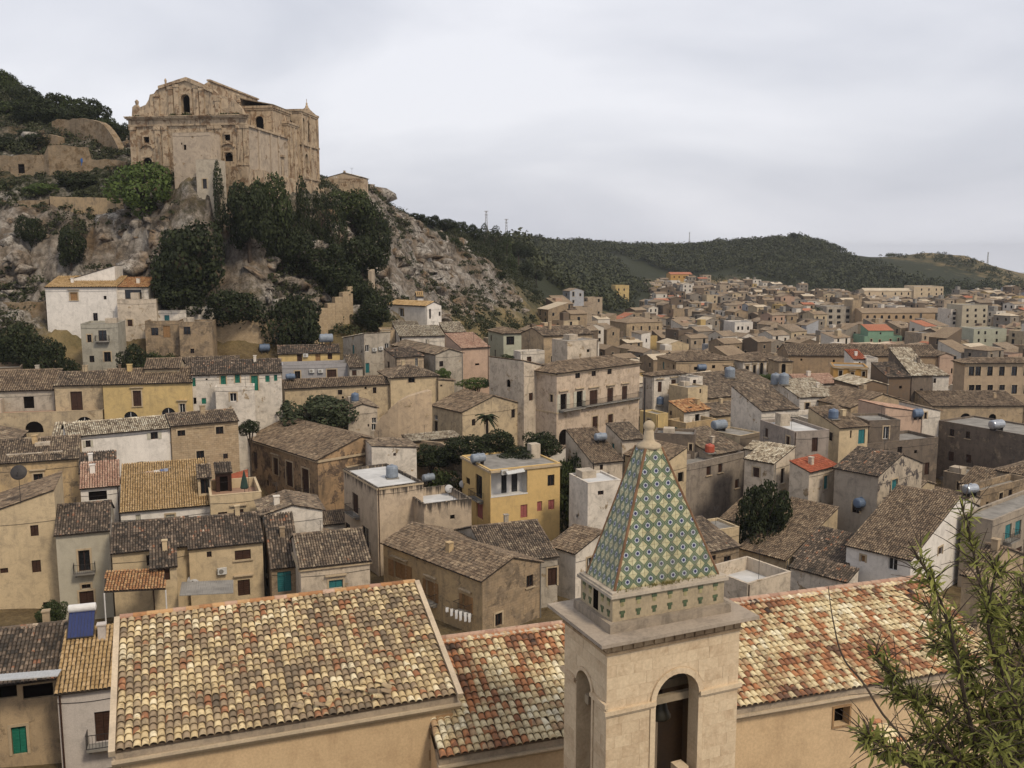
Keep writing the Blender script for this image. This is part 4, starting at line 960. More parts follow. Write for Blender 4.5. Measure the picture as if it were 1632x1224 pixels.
    m2 = MB(); m2.box(-.09, -.06, zb3 + .69, .09, .06, zb3 + .95); m2.box(-.3, -.07, zb3 + .95, .3, .07, zb3 + 1.2); m2.build('headstock', WOOD, bell)
    m2 = MB(); m2.box(.05, L / 2 - .1, topv - .95, R - .05, L / 2 + .1, topv - .72); m2.box(cu - .8, th, topv - 1.0, cu + .8, th + .14, topv - .8); m2.build('beam', plaster((.3, .25, .18), .5), root)
    m2 = MB(); m2.box(cu + .2, .14, botv, cu + .52, .5, topv - 2.75); m2.build('pier', ASHLAR, root)
bell_tower()
# ------------------------------------------------------------------ wall finishes of the town
CREAM = plaster((.55, .45, .30), .42); CREAM2 = plaster((.50, .41, .28), .65, patch=.07); OCHW = plaster((.50, .375, .215), .75, patch=.12)
GREYP = plaster((.42, .385, .33), .65, patch=.08); WHITE = plaster((.74, .72, .69), .3); WHITE2 = plaster((.66, .62, .56), .5, patch=.02); OFFW = plaster((.57, .50, .41), .6, patch=.06)
BROWN = plaster((.38, .265, .16), .95, sc=(.06, .05, .04), patch=.3, pc=(.17, .12, .085)); TAN = plaster((.44, .345, .23), .75, patch=.14); DKWALL = plaster((.17, .14, .115), .7, sc=(.045, .04, .036), patch=.15, pc=(.27, .21, .15))
STAIN = plaster((.47, .38, .28), .85, sc=(.05, .042, .036), streak=.9); YELLOW = plaster((.62, .45, .205), .22); YELL2 = plaster((.55, .42, .20), .35)
SLATEW = plaster((.34, .34, .36), .3); PINKW = plaster((.50, .37, .29), .35); STONEW = plaster((.46, .37, .255), .35, course=.7); ROUGH = plaster((.36, .28, .19), .6, patch=.35, pc=(.26, .20, .14), course=.4)
GRN = plaster((.20, .34, .25), .3); ORNG = plaster((.50, .30, .10), .35); SAGE = plaster((.42, .44, .36), .3); PALAZ = plaster((.56, .465, .37), .65, sc=(.13, .10, .08), patch=.12, pc=(.40, .30, .20))
WHITEROOF = flat('white_roof_coat', (.55, .54, .52), .9, var=.3, scale=.6); TERR = flat('terrace_floor', (.35, .22, .15), .9, var=.3, scale=1.5)

# ---- bottom left
house('house with dark tiled roof, metal awning and green door at the left bottom edge', ZN, -260, 690, 54, 17, xr=352, L=9, wall=TAN, roof='GR', pitch=21, tile=T_DARK,
      wins=[(120, 1010, 95, 175, 'gS'), (235, 705, 190, 85, 'oW'), (40, 705, 130, 90, 'oW')], ov=.3)
house('pale house with straw-tiled roof carrying a solar heater beside the church wing', ZN, 352, 715, 53.4, 17, xr=760, L=9.5, wall=plaster((.52, .49, .47), .25), roof='GR', pitch=22, tile=T_YEL, wins=[(640, 925, 105, 190, 'bB')], downpipe=True, cap=False)
# ---- left cluster
house('tall cream house with sloping roof strip at the left edge', ZE, -160, 640, 88, 20, xr=338, L=8, wall=CREAM, roof='SL', pitch=17, tile=T_BROWN,
      wins=[(210, 711, 50, 68, 'b'), (222, 928, 56, 76, 'b'), (25, 955, 50, 32, 'b'), (285, 1185, 42, 80, 'k')])
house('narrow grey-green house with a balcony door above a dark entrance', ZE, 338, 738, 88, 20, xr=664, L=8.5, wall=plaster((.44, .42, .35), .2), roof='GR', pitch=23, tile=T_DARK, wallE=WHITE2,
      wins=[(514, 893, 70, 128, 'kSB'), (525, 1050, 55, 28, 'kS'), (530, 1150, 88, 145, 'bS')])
house('cream house with dark mottled tile roof and small blue window', ZE, 682, 848, 84, 20, xr=1150, L=8, wall=CREAM, roof='GR', pitch=22, tile=T_DARK, wins=[(925, 890, 65, 65, 'kW')])
house('cream house with brown shutters and an air conditioner above the church roof', ZE, 1150, 822, 85.5, 20, xr=1600, L=8.5, wall=CREAM, roof='GR', pitch=22, tile=T_DARK,
      wins=[(1275, 855, 30, 36, 'k'), (1480, 858, 98, 60, 'bWL'), (1487, 1058, 75, 98, 'bH')])
house('small projecting dormer house with tiled lean-to roof and one brown window', ZE, 918, 940, 80.5, 20, xr=1075, L=3.6, wall=CREAM, roof='SR', pitch=24, tile=T_DARK, wins=[(998, 978, 76, 76, 'bW')])
house('ochre house with tiled roof and white attic dormer at the left edge', ZE, -150, 312, 104, 20, xr=475, L=9, wall=OCHW, roof='GR', pitch=22, tile=T_OLD,
      wins=[(234, 402, 58, 78, 'kSH'), (350, 416, 26, 28, 'kS')])
house('white attic dormer with a wide window set into an old roof', ZE, 40, 250, 106, 20, xr=380, L=3.5, wall=OFFW, roof='F', par=.05, wins=[(198, 232, 70, 45, 'wW')], keep=False)
house('long white house with pale shutters and laundry balcony', ZE, 412, 138, 112, 30, xr=1036, L=6, wall=WHITE, roof='GR', pitch=19, tile=T_PALE, ov=.4,
      wins=[(537, 181, 30, 42, 'kF'), (940, 131, 44, 44, 'kF'), (856, 326, 34, 72, 'kF')], downpipe=True)
house('tall bare stone house with small square windows', ZE, 1042, 75, 117.5, 29, xr=1450, L=6, wall=STONEW, roof='GR', pitch=19, tile=T_OLD,
      wins=[(1105, 116, 48, 36, 'kSW'), (1338, 99, 46, 46, 'kS'), (1222, 279, 48, 112, 'kS'), (1375, 257, 28, 30, 'k')])
house('little white house with tiled lean-to under the long white house', ZE, 485, 362, 103, 22, xr=706, L=4, wall=WHITE, roof='SR', pitch=20, tile=T_DARK, wins=[(632, 373, 46, 24, 'kW')])
house('white annex with pinkish tile roof and wide dark opening', ZE, 490, 455, 99, 22, xr=725, L=4.5, wall=WHITE, roof='SR', pitch=22, tile=T_PINK, wins=[(596, 497, 112, 56, 'oW')])
house('white house under a broad plain straw-coloured tile roof', ZE, 735, 600, 95, 20, xr=1280, L=9, wall=WHITE, roof='SR', pitch=19, tile=T_YEL, wins=[(1038, 633, 52, 44, 'cSW'), (842, 632, 30, 40, 'c')])
house('cream terrace house with low parapet and roof-top garden', ZE, 1280, 500, 96, 20, xr=1592, L=7, wall=CREAM, roof='F', par=1.0, floor=TERR, wins=[(1455, 605, 60, 50, 'bH'), (1357, 612, 56, 30, 'b')])
house('small stair hut with tiled lid on the cream terrace', ZE, 1205, 392, 99, 20, xr=1285, L=2.6, wall=CREAM, roof='SR', pitch=18, tile=T_OLD, wins=[(1250, 440, 55, 90, 'k')])
house('brown timber hut standing on the roof terrace', ZE, 1315, 362, 101.5, 20, xr=1410, L=2.4, wall=WOOD, roof='SR', pitch=14, tile=T_DARK, wins=[(1365, 430, 50, 100, 'o')])
# ---- centre left
house('large brown weathered palazzo with long balcony and hipped old roof', ZF, 482, 204, 118, 42, xr=1000, xl=55, wall=BROWN, roof='GL', pitch=18, tile=T_BROWN, cornice=True, ov=.35, name='palazzo', cat='palazzo',
      wins=[(705, 290, 72, 62, 'bSHW'), (228, 243, 32, 106, 'bSH', 'L'), (312, 290, 40, 150, 'bS', 'L'), (410, 332, 42, 150, 'bSB', 'L'), (105, 205, 20, 100, 'b', 'L'), (232, 425, 28, 70, 'oA', 'L'), (178, 345, 14, 34, 'k', 'L'), (320, 440, 24, 38, 'k', 'L')])
house('white gable-end house wedged behind the brown palazzo', ZF, 812, 150, 119, 20, xr=1085, L=6, wall=WHITE2, roof='SE', pitch=6, tile=T_OLD, wins=[(952, 170, 16, 18, 'k'), (882, 272, 38, 36, 'kW')])
house('beige flat-roofed house with black rain streaks and a water tank on top', ZF, 845, 375, 103, 30, xr=1125, xl=640, wall=plaster((.52, .43, .33), .4, drip=P(601, 777, 103).z + .05), roof='F', par=.25, floor=WHITEROOF, band=.05,
      wins=[(712, 468, 36, 118, 'bB', 'L'), (662, 622, 36, 72, 'k', 'L'), (775, 672, 40, 120, 'kB', 'L'), (1027, 607, 14, 14, 'o')])
house('lower flat wing with dark stained wall beside the beige house', ZF, 1130, 475, 102, 26, xr=1420, L=7, wall=plaster((.46, .38, .29), .5, drip=P(675, 804, 102).z + .3), roof='F', par=.9, floor=WHITEROOF, wins=[])
house('bright yellow house with open white loggia and pink shutters', ZG, 235, 1032, 111, 25, xr=660, xl=62, wall=YELLOW, roof='F', par=.12, floor=GREY_CONC, cornice=True,
      wins=[(605, 1092, 42, 68, 'k'), (98, 1096, 24, 40, 'k', 'L'), (165, 1130, 40, 140, 'kB', 'L'), (607, 1240, 38, 60, 'p'), (535, 1250, 30, 60, 'p'), (440, 1280, 42, 80, 'p'), (170, 1275, 38, 100, 'p', 'L'), (350, 1110, 222, 150, 'lW')])
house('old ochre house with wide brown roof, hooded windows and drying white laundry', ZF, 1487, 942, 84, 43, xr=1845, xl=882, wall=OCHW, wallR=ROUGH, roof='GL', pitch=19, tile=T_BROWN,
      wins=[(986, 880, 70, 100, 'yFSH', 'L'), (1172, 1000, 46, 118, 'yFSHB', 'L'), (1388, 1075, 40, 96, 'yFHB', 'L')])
house('low house whose roof has a patch of new straw tiles', ZH, 80, 762, 90, 20, xr=492, L=12, wall=GREYP, roof='GR', pitch=19, tile=T_OLD, wins=[(460, 838, 58, 110, 'bS')])
house('house with steep speckled roof tucked left behind the spire', ZH, 602, 698, 94, 43, xr=900, xl=440, wall=WHITE2, roof='GL', pitch=19, tile=T_BROWN, wins=[])
house('cream house corner with small white gable below the stained house', ZF, 148, 545, 91, 20, xr=512, L=6, wall=WHITE2, roof='GL', pitch=15, tile=T_OLD, wins=[(303, 607, 32, 24, 'b')])
house('ruinous grey house with blue-green door between two tiled houses', ZF, 200, 860, 86, 20, xr=372, L=6, wall=ROUGH, roof='SR', pitch=34, tile=T_DARK, wins=[(280, 945, 85, 125, 't')])
house('small house with patched tile roof, thick eaves cornice and teal window', ZF, 378, 860, 83, 20, xr=800, L=8.5, wall=OFFW, roof='GR', pitch=23, tile=T_OLD, cornice=True, wins=[(594, 958, 85, 50, 'tSHW')])
# ---- row below the cliff, left
house('grey house with big tiled roof at the left edge of the cliff row', ZC, -160, 935, 130, 12, xr=328, L=10, wall=GREYP, roof='GR', pitch=24, tile=T_BROWN, wins=[(176, 1000, 64, 72, 'oW')])
house('grey house with brown double door and plant pots in the cliff row', ZC, 330, 900, 131, 12, xr=622, L=8, wall=CREAM2, roof='GR', pitch=19, tile=T_OLD, wins=[(467, 990, 72, 115, 'bS')])
house('yellow house with arched ground-floor windows in the cliff row', ZC, 625, 893, 130, 12, xr=1168, L=9, wall=YELL2, roof='GR', pitch=19, tile=T_BROWN,
      wins=[(836, 975, 50, 95, 'bSHL'), (797, 1085, 86, 62, 'wAW'), (1027, 1062, 86, 62, 'wAW'), (1112, 1040, 34, 66, 'wSH')])
house('raised attic storey with small tiled roof above the yellow house', ZC, 880, 798, 134, 12, xr=1092, L=6, wall=CREAM2, roof='GR', pitch=20, tile=T_BROWN, wins=[])
house('low arched base house with lunette under the grey house', ZC, -120, 1072, 127, 12, xr=625, L=4, wall=CREAM2, roof='F', par=.3, floor=TERR, wins=[(515, 1112, 92, 50, 'wAW'), (208, 1150, 112, 70, 'oAW')])
house('long white house with bright green shutters and a balcony', ZC, 1168, 836, 133, 15, xr=1715, L=9, wall=WHITE2, roof='GR', pitch=18, tile=T_DARK,
      wins=[(1178, 876, 28, 52, 'gW'), (1361, 863, 32, 54, 'gSW'), (1447, 854, 30, 54, 'gSW'), (1552, 882, 42, 92, 'gS'), (1630, 855, 26, 40, 'gW'), (1680, 850, 20, 38, 'gW'), (1243, 991, 28, 36, 'gW'), (1259, 860, 12, 12, 'o'), (1188, 990, 18, 40, 'o')])
house('projecting white ground floor below the green shutters', ZC, 1312, 908, 130.5, 15, xr=1550, L=2.5, wall=WHITE2, roof='F', par=.9, wins=[])
# ---- hillside houses
house('white house with straw roof high against the cliff', ZC, 275, 300, 172, 6, xr=708, L=7, wall=WHITE, roof='SR', pitch=14, tile=T_YEL, wins=[(450, 353, 46, 48, 'ySLHW'), (640, 361, 18, 22, 'o'), (582, 487, 28, 66, 'k')], zb=-21)
house('white monopitch wing rising behind the straw-roofed white house', ZC, 430, 250, 176, 6, xr=702, L=5, wall=WHITE, roof='SL', pitch=17, tile=T_PALE, wins=[])
house('low wing with red-brown roof and wide dark window', ZC, 715, 300, 174, 6, xr=902, L=6, wall=WHITE2, roof='SR', pitch=15, tile=T_ORA, wins=[(812, 341, 102, 56, 'kW')])
house('rough plastered terrace block under the red-brown roof', ZC, 712, 372, 171.5, 6, xr=950, L=4, wall=OFFW, roof='F', par=.3, wins=[])
house('grey narrow tower house with balcony below the white house', ZC, 490, 522, 160, 12, xr=715, L=7, wall=plaster((.38, .37, .32), .5), roof='F', par=.3, wins=[(545, 610, 26, 46, 'kS'), (655, 722, 42, 60, 'kS'), (625, 592, 50, 64, 'kWB'), (560, 735, 30, 40, 'k')])
house('small white cube house on the stone terrace', ZC, 1132, 415, 176, 8, xr=1302, L=5, wall=WHITE2, roof='F', par=.2, wins=[(1213, 448, 28, 32, 'kW')])
house('stone house with rusty red door beneath the cliff', ZC, 882, 505, 168, 10, xr=1090, L=6, wall=ROUGH, roof='F', par=.3, wins=[(943, 568, 44, 48, 'k'), (1016, 568, 44, 72, 'y')])
house('rough stone house with pale drainpipe beneath the cliff', ZC, 1090, 512, 167, 10, xr=1290, L=6, wall=ROUGH, roof='F', par=.3, wins=[(1140, 562, 42, 48, 'k'), (1172, 686, 24, 28, 'k')])
house('low white parapet building stepping up behind the stone house', ZC, 945, 440, 173, 8, xr=1132, L=4, wall=WHITE2, roof='F', par=.2, wins=[])
house('yellow upper floor with brown shutters behind the slate-grey wall', ZD, 165, 478, 160, 14, xr=540, L=7, wall=YELL2, roof='GR', pitch=17, tile=T_DARK, wins=[(296, 497, 30, 46, 'b'), (408, 490, 30, 56, 'y'), (481, 483, 28, 48, 'b')])
house('slate-grey flat house with two air conditioners', ZD, 188, 545, 155, 14, xr=600, L=5, wall=SLATEW, roof='F', par=.5, wins=[(284, 613, 34, 68, 'kS'), (492, 595, 58, 52, 'bSW')])
house('long tan house with old brown roof below the slate-grey house', ZD, 205, 690, 146, 20, xr=848, L=6, wall=CREAM2, roof='GR', pitch=18, tile=T_BROWN, wins=[(543, 708, 26, 30, 'k'), (698, 682, 14, 16, 'oS'), (753, 696, 22, 38, 'kS'), (560, 740, 14, 14, 'o')])
house('taller tan house with pale speckled roof and twin window', ZD, 850, 622, 151, 20, xr=1140, L=9, wall=CREAM, roof='H', pitch=20, tile=T_OLD, wins=[(978, 634, 40, 32, 'kSW')])
house('pale grey house with shed roof and two air conditioners on its gable', ZD, 690, 402, 166, 35, xr=850, xl=560, wall=GREYP, roof='SK', pitch=9, tile=T_PALE, wins=[(708, 440, 24, 40, 'w'), (828, 432, 24, 44, 'w'), (710, 560, 24, 60, 't')])
house('small tan house wedged beside the slate-grey wall', ZD, 600, 560, 156, 20, xr=680, L=5, wall=GREYP, roof='SR', pitch=18, tile=T_OLD, wins=[(630, 590, 28, 34, 'b')])
house('white hillside house with two straw-coloured roofs', ZD, 1066, 185, 203, 52, xr=1160, xl=836, wall=WHITE, roof='GL', pitch=18, tile=T_YEL, wins=[(918, 222, 26, 48, 'wS', 'L'), (856, 218, 14, 22, 'y', 'L'), (1092, 230, 12, 60, 'k'), (1150, 230, 12, 26, 'k')])
house('upper white block with straw gable behind the white hillside house', ZD, 1010, 128, 210, 10, xr=1050, xl=None, L=5, wall=WHITE, roof='GR', pitch=20, tile=T_YEL, wins=[], keep=False)
house('pinkish house with small windows under the white hillside house', ZD, 875, 318, 186, 12, xr=1030, L=6, wall=PINKW, roof='SR', pitch=8, tile=T_PALE, wins=[(917, 317, 30, 20, 'kW'), (996, 311, 24, 16, 'kW')])
house('tan flat house with bleached roof below the pinkish house', ZD, 790, 330, 182, 12, xr=878, L=6, wall=TAN, roof='F', par=.3, wins=[(800, 380, 12, 40, 'o')])
house('half-plastered house wrapped in white scaffold sheeting', ZD, 905, 372, 178, 15, xr=1180, L=7, wall=WHITE2, roof='SR', pitch=12, tile=T_PALE, wins=[(907, 402, 24, 60, 'o'), (1075, 402, 10, 40, 'k')])
house('old roofless-looking house right of the scaffold', ZD, 1182, 345, 184, 15, xr=1310, L=6, wall=ROUGH, roof='SR', pitch=14, tile=T_PALE, wins=[(1260, 378, 18, 44, 'b')])
house('grey-white gabled house with ochre lean-to in the gully', ZD, 1125, 480, 160, 30, xr=1292, xl=860, wall=GREYP, roof='GL', pitch=17, tile=T_OLD, wins=[(1160, 535, 24, 34, 'k')])
house('ochre lean-to with dark drips under the grey-white gable', ZD, 880, 500, 158, 30, xr=1052, L=5, wall=STAIN, roof='SR', pitch=12, tile=T_DARK, wins=[(1008, 525, 18, 50, 'wS')])
house('small tan annex with shed roof by the green shrubs', ZD, 1142, 645, 153, 20, xr=1238, L=5, wall=CREAM2, roof='SE', pitch=6, tile=T_OLD, wins=[(1160, 668, 14, 12, 'k')])
house('sage-green house with barred window by the gully', ZG, 315, 200, 190, 20, xr=450, xl=222, wall=SAGE, roof='H', pitch=18, tile=T_BROWN, wins=[(357, 240, 48, 52, 'kW')])
house('white boundary block beside the round bush', ZG, 420, 310, 168, 25, xr=566, L=3, wall=WHITE2, roof='F', par=.2, wins=[])
house('pink-tan house stepping down behind the grey-white gable', ZG, 60, 290, 165, 28, xr=230, L=7, wall=PINKW, roof='SR', pitch=16, tile=T_PINK, wins=[(155, 385, 26, 12, 'o')])
house('house with broken bleached roof left of the curved wall', ZD, 590, 815, 140, 20, xr=770, L=8, wall=OFFW, roof='GL', pitch=17, tile=T_OLD, wins=[(750, 880, 26, 34, 'w'), (716, 910, 10, 16, 'k'), (748, 920, 26, 40, 'w')])
# ---- palace and neighbours
PAL = house('big pinkish palace with brown shutters, long balcony and tiled hip roof', ZG, 640, 440, 145, 43, xr=1146, xl=440, wall=PALAZ, roof='H', pitch=17, tile=T_BROWN, cornice=True, ov=.4, name='palace', cat='palace',
      wins=[(768, 450, 30, 40, 'k'), (866, 437, 26, 40, 'k'), (962, 427, 26, 37, 'k'), (680, 624, 38, 118, 'oFHb'), (778, 600, 36, 104, 'oFHb'), (864, 598, 48, 112, 'bH'), (966, 577, 36, 96, 'bH'), (1053, 567, 32, 100, 'bH'),
            (872, 747, 32, 90, 'bS'), (966, 732, 30, 86, 'bS'), (683, 830, 60, 98, 'oAW'), (608, 592, 18, 46, 'kS', 'L')], band=6.2)
balcony(PAL[0], PAL[1]['R'], .4, 5.4, PAL[2] - 5.8, 1.3); balcony(PAL[0], PAL[1]['R'], 5.6, PAL[1]['R'].W - .3, PAL[2] - 5.8, .8)
house('white wing with plain wall left of the palace', ZG, 440, 425, 146.5, 43, R=6, xl=228, wall=OFFW, roof='SE', pitch=14, tile=T_BROWN, wins=[(345, 500, 24, 48, 'oA', 'L')])
house('cream attic room with flat lid on the palace roof', ZG, 705, 245, 162, 30, xr=890, L=5, wall=OFFW, roof='F', par=.1, wins=[])
house('second attic block with tiled gable behind the palace roof', ZG, 560, 215, 172, 30, xr=860, L=8, wall=TAN, roof='GR', pitch=17, tile=T_OLD, wins=[], chim=1)
house('long stained house with brown roof left of the palace', ZD, 1288, 832, 141, 38, xr=1660, xl=1105, wall=CREAM2, roof='GL', pitch=18, tile=T_BROWN, wins=[(1357, 892, 22, 40, 'k'), (1470, 862, 18, 30, 'k'), (1598, 838, 22, 52, 'k'), (1128, 862, 20, 30, 'w', 'L'), (1128, 915, 20, 60, 'k', 'L')])
house('low shed roof with bleached sheet in the orchard', ZD, 965, 1012, 127, 25, xr=1280, L=3.2, wall=ROUGH, roof='SR', pitch=6, tile=T_PALE, wins=[])
house('white house with two brown balcony doors right of the palace', ZG, 1225, 458, 163, 30, xr=1430, xl=1165, wall=WHITE2, roof='H', pitch=17, tile=T_BROWN, wins=[(1268, 522, 24, 64, 'bH'), (1352, 515, 30, 74, 'bHB')])
house('little cream flat-roofed house with box on top', ZG, 1440, 530, 158, 30, xr=1560, L=5, wall=CREAM, roof='F', par=.2, wins=[(1515, 548, 10, 26, 'k')])
house('cream penthouse box above the little flat house', ZG, 1450, 468, 163, 30, xr=1530, L=4, wall=WHITE2, roof='F', par=.2, wins=[(1480, 492, 20, 26, 'k')])
house('ochre house with orange roof full of gaps and a white front', ZK, 460, 498, 143, 35, xr=668, xl=335, wall=OCHW, wallR=WHITE2, roof='SR', pitch=20, tile=T_ORA, drop=.08, wins=[(568, 538, 36, 58, 'o'), (352, 500, 16, 40, 'k', 'L')])
house('pale yellow wall block behind the stone finial', ZK, 235, 515, 140, 30, xr=332, L=4, wall=YELL2, roof='F', par=.2, wins=[])
house('ochre terrace wall with stained front below the gappy roof', ZK, 475, 585, 139, 35, xr=722, L=4, wall=OCHW, roof='F', par=.9, wins=[])
house('ochre house with bleached speckled roof in the middle of the roofs', ZK, 700, 530, 150, 30, xr=965, L=8, wall=CREAM2, roof='GR', pitch=18, tile=T_OLD, wins=[(862, 575, 22, 30, 'k')])
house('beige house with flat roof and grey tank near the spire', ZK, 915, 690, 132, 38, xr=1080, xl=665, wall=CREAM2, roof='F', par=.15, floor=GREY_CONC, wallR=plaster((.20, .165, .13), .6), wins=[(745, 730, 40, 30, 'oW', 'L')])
house('white-rendered house with tiled roof and recessed loggia', ZK, 1090, 488, 136, 20, xr=1392, L=8, wall=WHITE2, roof='SR', pitch=18, tile=T_OLD, wins=[(1310, 590, 150, 110, 'iW')])
house('grey windowless block with weathered render', ZK, 1357, 655, 121, 14, xr=1640, L=9, wall=plaster((.33, .29, .26), .7), roof='F', par=.35, floor=WHITEROOF, wins=[])
house('house with very pale speckled roof left of the grey block', ZK, 1215, 835, 117, 45, xr=1350, xl=955, wall=OFFW, roof='GL', pitch=16, tile=T_PALE, wins=[(1258, 860, 20, 42, 'k')])
house('lower pale-tiled lean-to above the dark tree', ZK, 1195, 915, 113, 45, R=5, xl=955, wall=OFFW, roof='SL', pitch=15, tile=T_PALE, wins=[])
house('small house with bright red tile roof', ZK, 1478, 985, 110, 40, xr=1700, xl=1318, wall=OFFW, roof='SR', pitch=17, tile=T_RED, wins=[(1612, 1065, 36, 110, 'tS')])
house('grey stained house with rubble roof and scaffold terrace', ZK, 460, 928, 120, 40, xr=950, L=4, wall=plaster((.30, .265, .23), .8, sc=(.07, .06, .055)), roof='F', par=.6, wins=[])
house('house with heaped rubble tiles behind the grey stained wall', ZK, 690, 845, 126, 38, xr=950, L=7, wall=OFFW, roof='SR', pitch=17, tile=T_OLD, wins=[])
house('cream gable house with dark door beside the spire', ZK, 300, 915, 116, 38, xr=482, L=7, wall=CREAM, roof='SL', pitch=20, tile=T_BROWN, wins=[(430, 1022, 46, 80, 'oS')])
house('long dark boundary house with slit window behind the spire', ZK, 215, 665, 128, -14, xr=548, L=4, wall=DKWALL, roof='F', par=.3, wins=[(513, 780, 26, 56, 'kS')])
house('cream house front with brown tiles left of the spire tip', ZG, 1040, 850, 122, 20, xr=1180, L=5, wall=OFFW, roof='SR', pitch=15, tile=T_OLD, wins=[(1055, 965, 16, 40, 'k')])
house('low house with brown roof and white wall below the palace corner', ZG, 858, 990, 117, 22, xr=1040, L=8, wall=OFFW, roof='SR', pitch=20, tile=T_BROWN, wins=[(912, 1012, 20, 32, 'k'), (952, 1052, 16, 14, 'k')])
house('white flat annex with small violet window left of the spire', ZG, 830, 1110, 106, 22, xr=1030, L=5, wall=WHITE2, roof='F', par=.15, floor=WHITEROOF, wins=[(908, 1168, 36, 26, 'kW')])
# ---- right, near
house('house with large fan-shaped brown roof right of the spire', ZM, 470, 408, 99, 43, R=11, xl=240, wall=CREAM2, roof='SL', pitch=19, tile=T_BROWN, wins=[(310, 425, 28, 26, 'k', 'L'), (378, 445, 50, 22, 'k', 'L'), (442, 462, 30, 18, 'k', 'L')])
house('small hipped brown roof peeping out behind the fan-shaped roof', ZM, 300, 238, 110, 43, R=7, xl=150, wall=CREAM2, roof='SL', pitch=20, tile=T_BROWN, wins=[])
house('white house with dark speckled roof stepping below the fan roof', ZM, 755, 455, 95, 43, R=5.5, xl=508, wall=WHITE, roof='SL', pitch=22, tile=T_DARK, wins=[])
house('low white shop front with thin tiled strip and small pediment', ZM, 770, 515, 92, 43, R=2.2, xl=490, wall=WHITE2, roof='SL', pitch=20, tile=T_DARK, wins=[])
house('white house with square stone window and broad brown roof', ZM, 1080, 408, 91, 44, xr=1500, xl=765, wall=WHITE, roof='GL', pitch=20, tile=T_BROWN, wins=[(845, 400, 22, 32, 'ySW', 'L'), (991, 424, 44, 66, 'wW', 'L'), (1222, 362, 20, 36, 'bS')])
house('flat terrace with brick side wall and cream parapet', ZM, 280, 525, 80, 34, xr=492, xl=68, wall=OFFW, roof='F', par=1.2, floor=WHITEROOF, wins=[])
house('tiny beige house with turquoise shutter right of the spire', ZM, 92, 268, 102, 25, xr=240, L=4, wall=CREAM, roof='F', par=.2, wins=[(134, 303, 46, 34, 'tW')])
house('ruined low house with two small openings right of the spire', ZM, 60, 375, 93, 30, xr=240, L=6, wall=ROUGH, roof='SR', pitch=15, tile=T_OLD, wins=[(108, 398, 34, 26, 'k'), (182, 402, 34, 30, 'k')])
house('house with mottled wall and tall surround door under dark roof', ZL, 492, 980, 106, 40, xr=838, xl=150, wall=plaster((.38, .335, .28), .5), wallR=plaster((.46, .40, .32), .8, patch=.3, pc=(.13, .11, .10)), roof='GL', pitch=19, tile=T_DARK, wins=[(615, 1072, 46, 140, 'tSB')])
house('big blackened tenement with small framed windows at the right edge', ZL, 1960, 715, 133, 30, R=9, xl=966, wall=DKWALL, roof='F', par=.2, wins=[(1067, 637, 34, 56, 'kL', 'L'), (1192, 656, 34, 56, 'kL', 'L'), (1060, 822, 44, 72, 'b', 'L'), (1197, 842, 42, 66, 'b', 'L'), (1050, 1040, 46, 66, 'b', 'L')])
house('dark stained back wall joining the blackened tenement', ZL, 330, 735, 133, 22, xr=962, L=6, wall=DKWALL, roof='F', par=.4, wins=[])
house('cream house with green door and straw-brown roof in the dark yard', ZL, 186, 605, 131, 20, xr=412, L=7, wall=CREAM, roof='SR', pitch=15, tile=T_BROWN, wins=[(360, 668, 52, 112, 't'), (275, 650, 12, 60, 'k')])
house('blackened party wall beside the green door', ZL, 410, 545, 136, 8, xr=665, L=6, wall=DKWALL, roof='F', par=.3, wins=[])
house('pinkish house with swooping white parapet', ZL, 545, 490, 146, 15, xr=830, L=7, wall=PINKW, roof='SE', pitch=9, tile=T_PINK, wins=[])
house('white gable next to the swooping parapet', ZL, 840, 475, 150, 15, xr=978, L=6, wall=WHITE2, roof='SE', pitch=12, tile=T_OLD, wins=[(860, 500, 22, 60, 'kS')])
house('broad brown double-pitched roof in the middle right', ZL, 275, 445, 158, 20, xr=760, L=12, wall=TAN, roof='GL', pitch=17, tile=T_BROWN, wins=[])
house('long low house with brown roof and half-ruined arched front', ZL, 915, 432, 165, 2, xr=1640, L=7, wall=TAN, roof='SR', pitch=13, tile=T_BROWN, wins=[(1175, 510, 80, 50, 'oAW'), (1385, 520, 60, 60, 'oAW')])
house('grand palazzo with two rows of tall dark windows at the right edge', ZL, 1172, 92, 190, 3, R=32, xl=1085, wall=plaster((.40, .315, .225), .35), roof='H', pitch=18, tile=T_BROWN, cornice=True, ov=.5, name='palazzo', cat='palazzo', band=6.4,
      wins=[(x, y, 44, h, 'kS') for x in (1220, 1272, 1365, 1458, 1555, 1648) for y, h in ((155, 74), (302, 80))])
house('blackened ruin under a bleached white-tiled roof', ZL, 745, 190, 172, 8, xr=915, L=8, wall=DKWALL, roof='SR', pitch=28, tile=T_PALE, wins=[(828, 310, 24, 36, 'k')])
house('dark brown brick wing left of the blackened ruin', ZL, 562, 205, 171, 8, xr=745, L=6, wall=plaster((.16, .115, .08), .6), roof='SR', pitch=18, tile=T_DARK, wins=[])
house('brown gabled house with bleached roof edge', ZL, 330, 270, 168, 8, xr=560, L=9, wall=plaster((.19, .135, .09), .6), roof='GL', pitch=16, tile=T_PALE, wins=[])
house('orange-yellow house with three hooded windows', ZL, 140, 118, 192, -14, xr=408, L=7, wall=ORNG, roof='F', par=.2, cornice=True, wins=[(195, 172, 26, 44, 'kSH'), (287, 185, 26, 42, 'kSH'), (376, 178, 24, 40, 'kSH')])
house('white rooftop house with dark red roof', ZL, 298, 65, 205, 0, xr=400, L=6, wall=WHITE, roof='SR', pitch=14, tile=T_RED, wins=[(345, 92, 14, 20, 'k')])
house('grey-white block beside the dark red roof', ZL, 400, 55, 204, 0, xr=490, L=6, wall=WHITE2, roof='F', par=.3, wins=[])
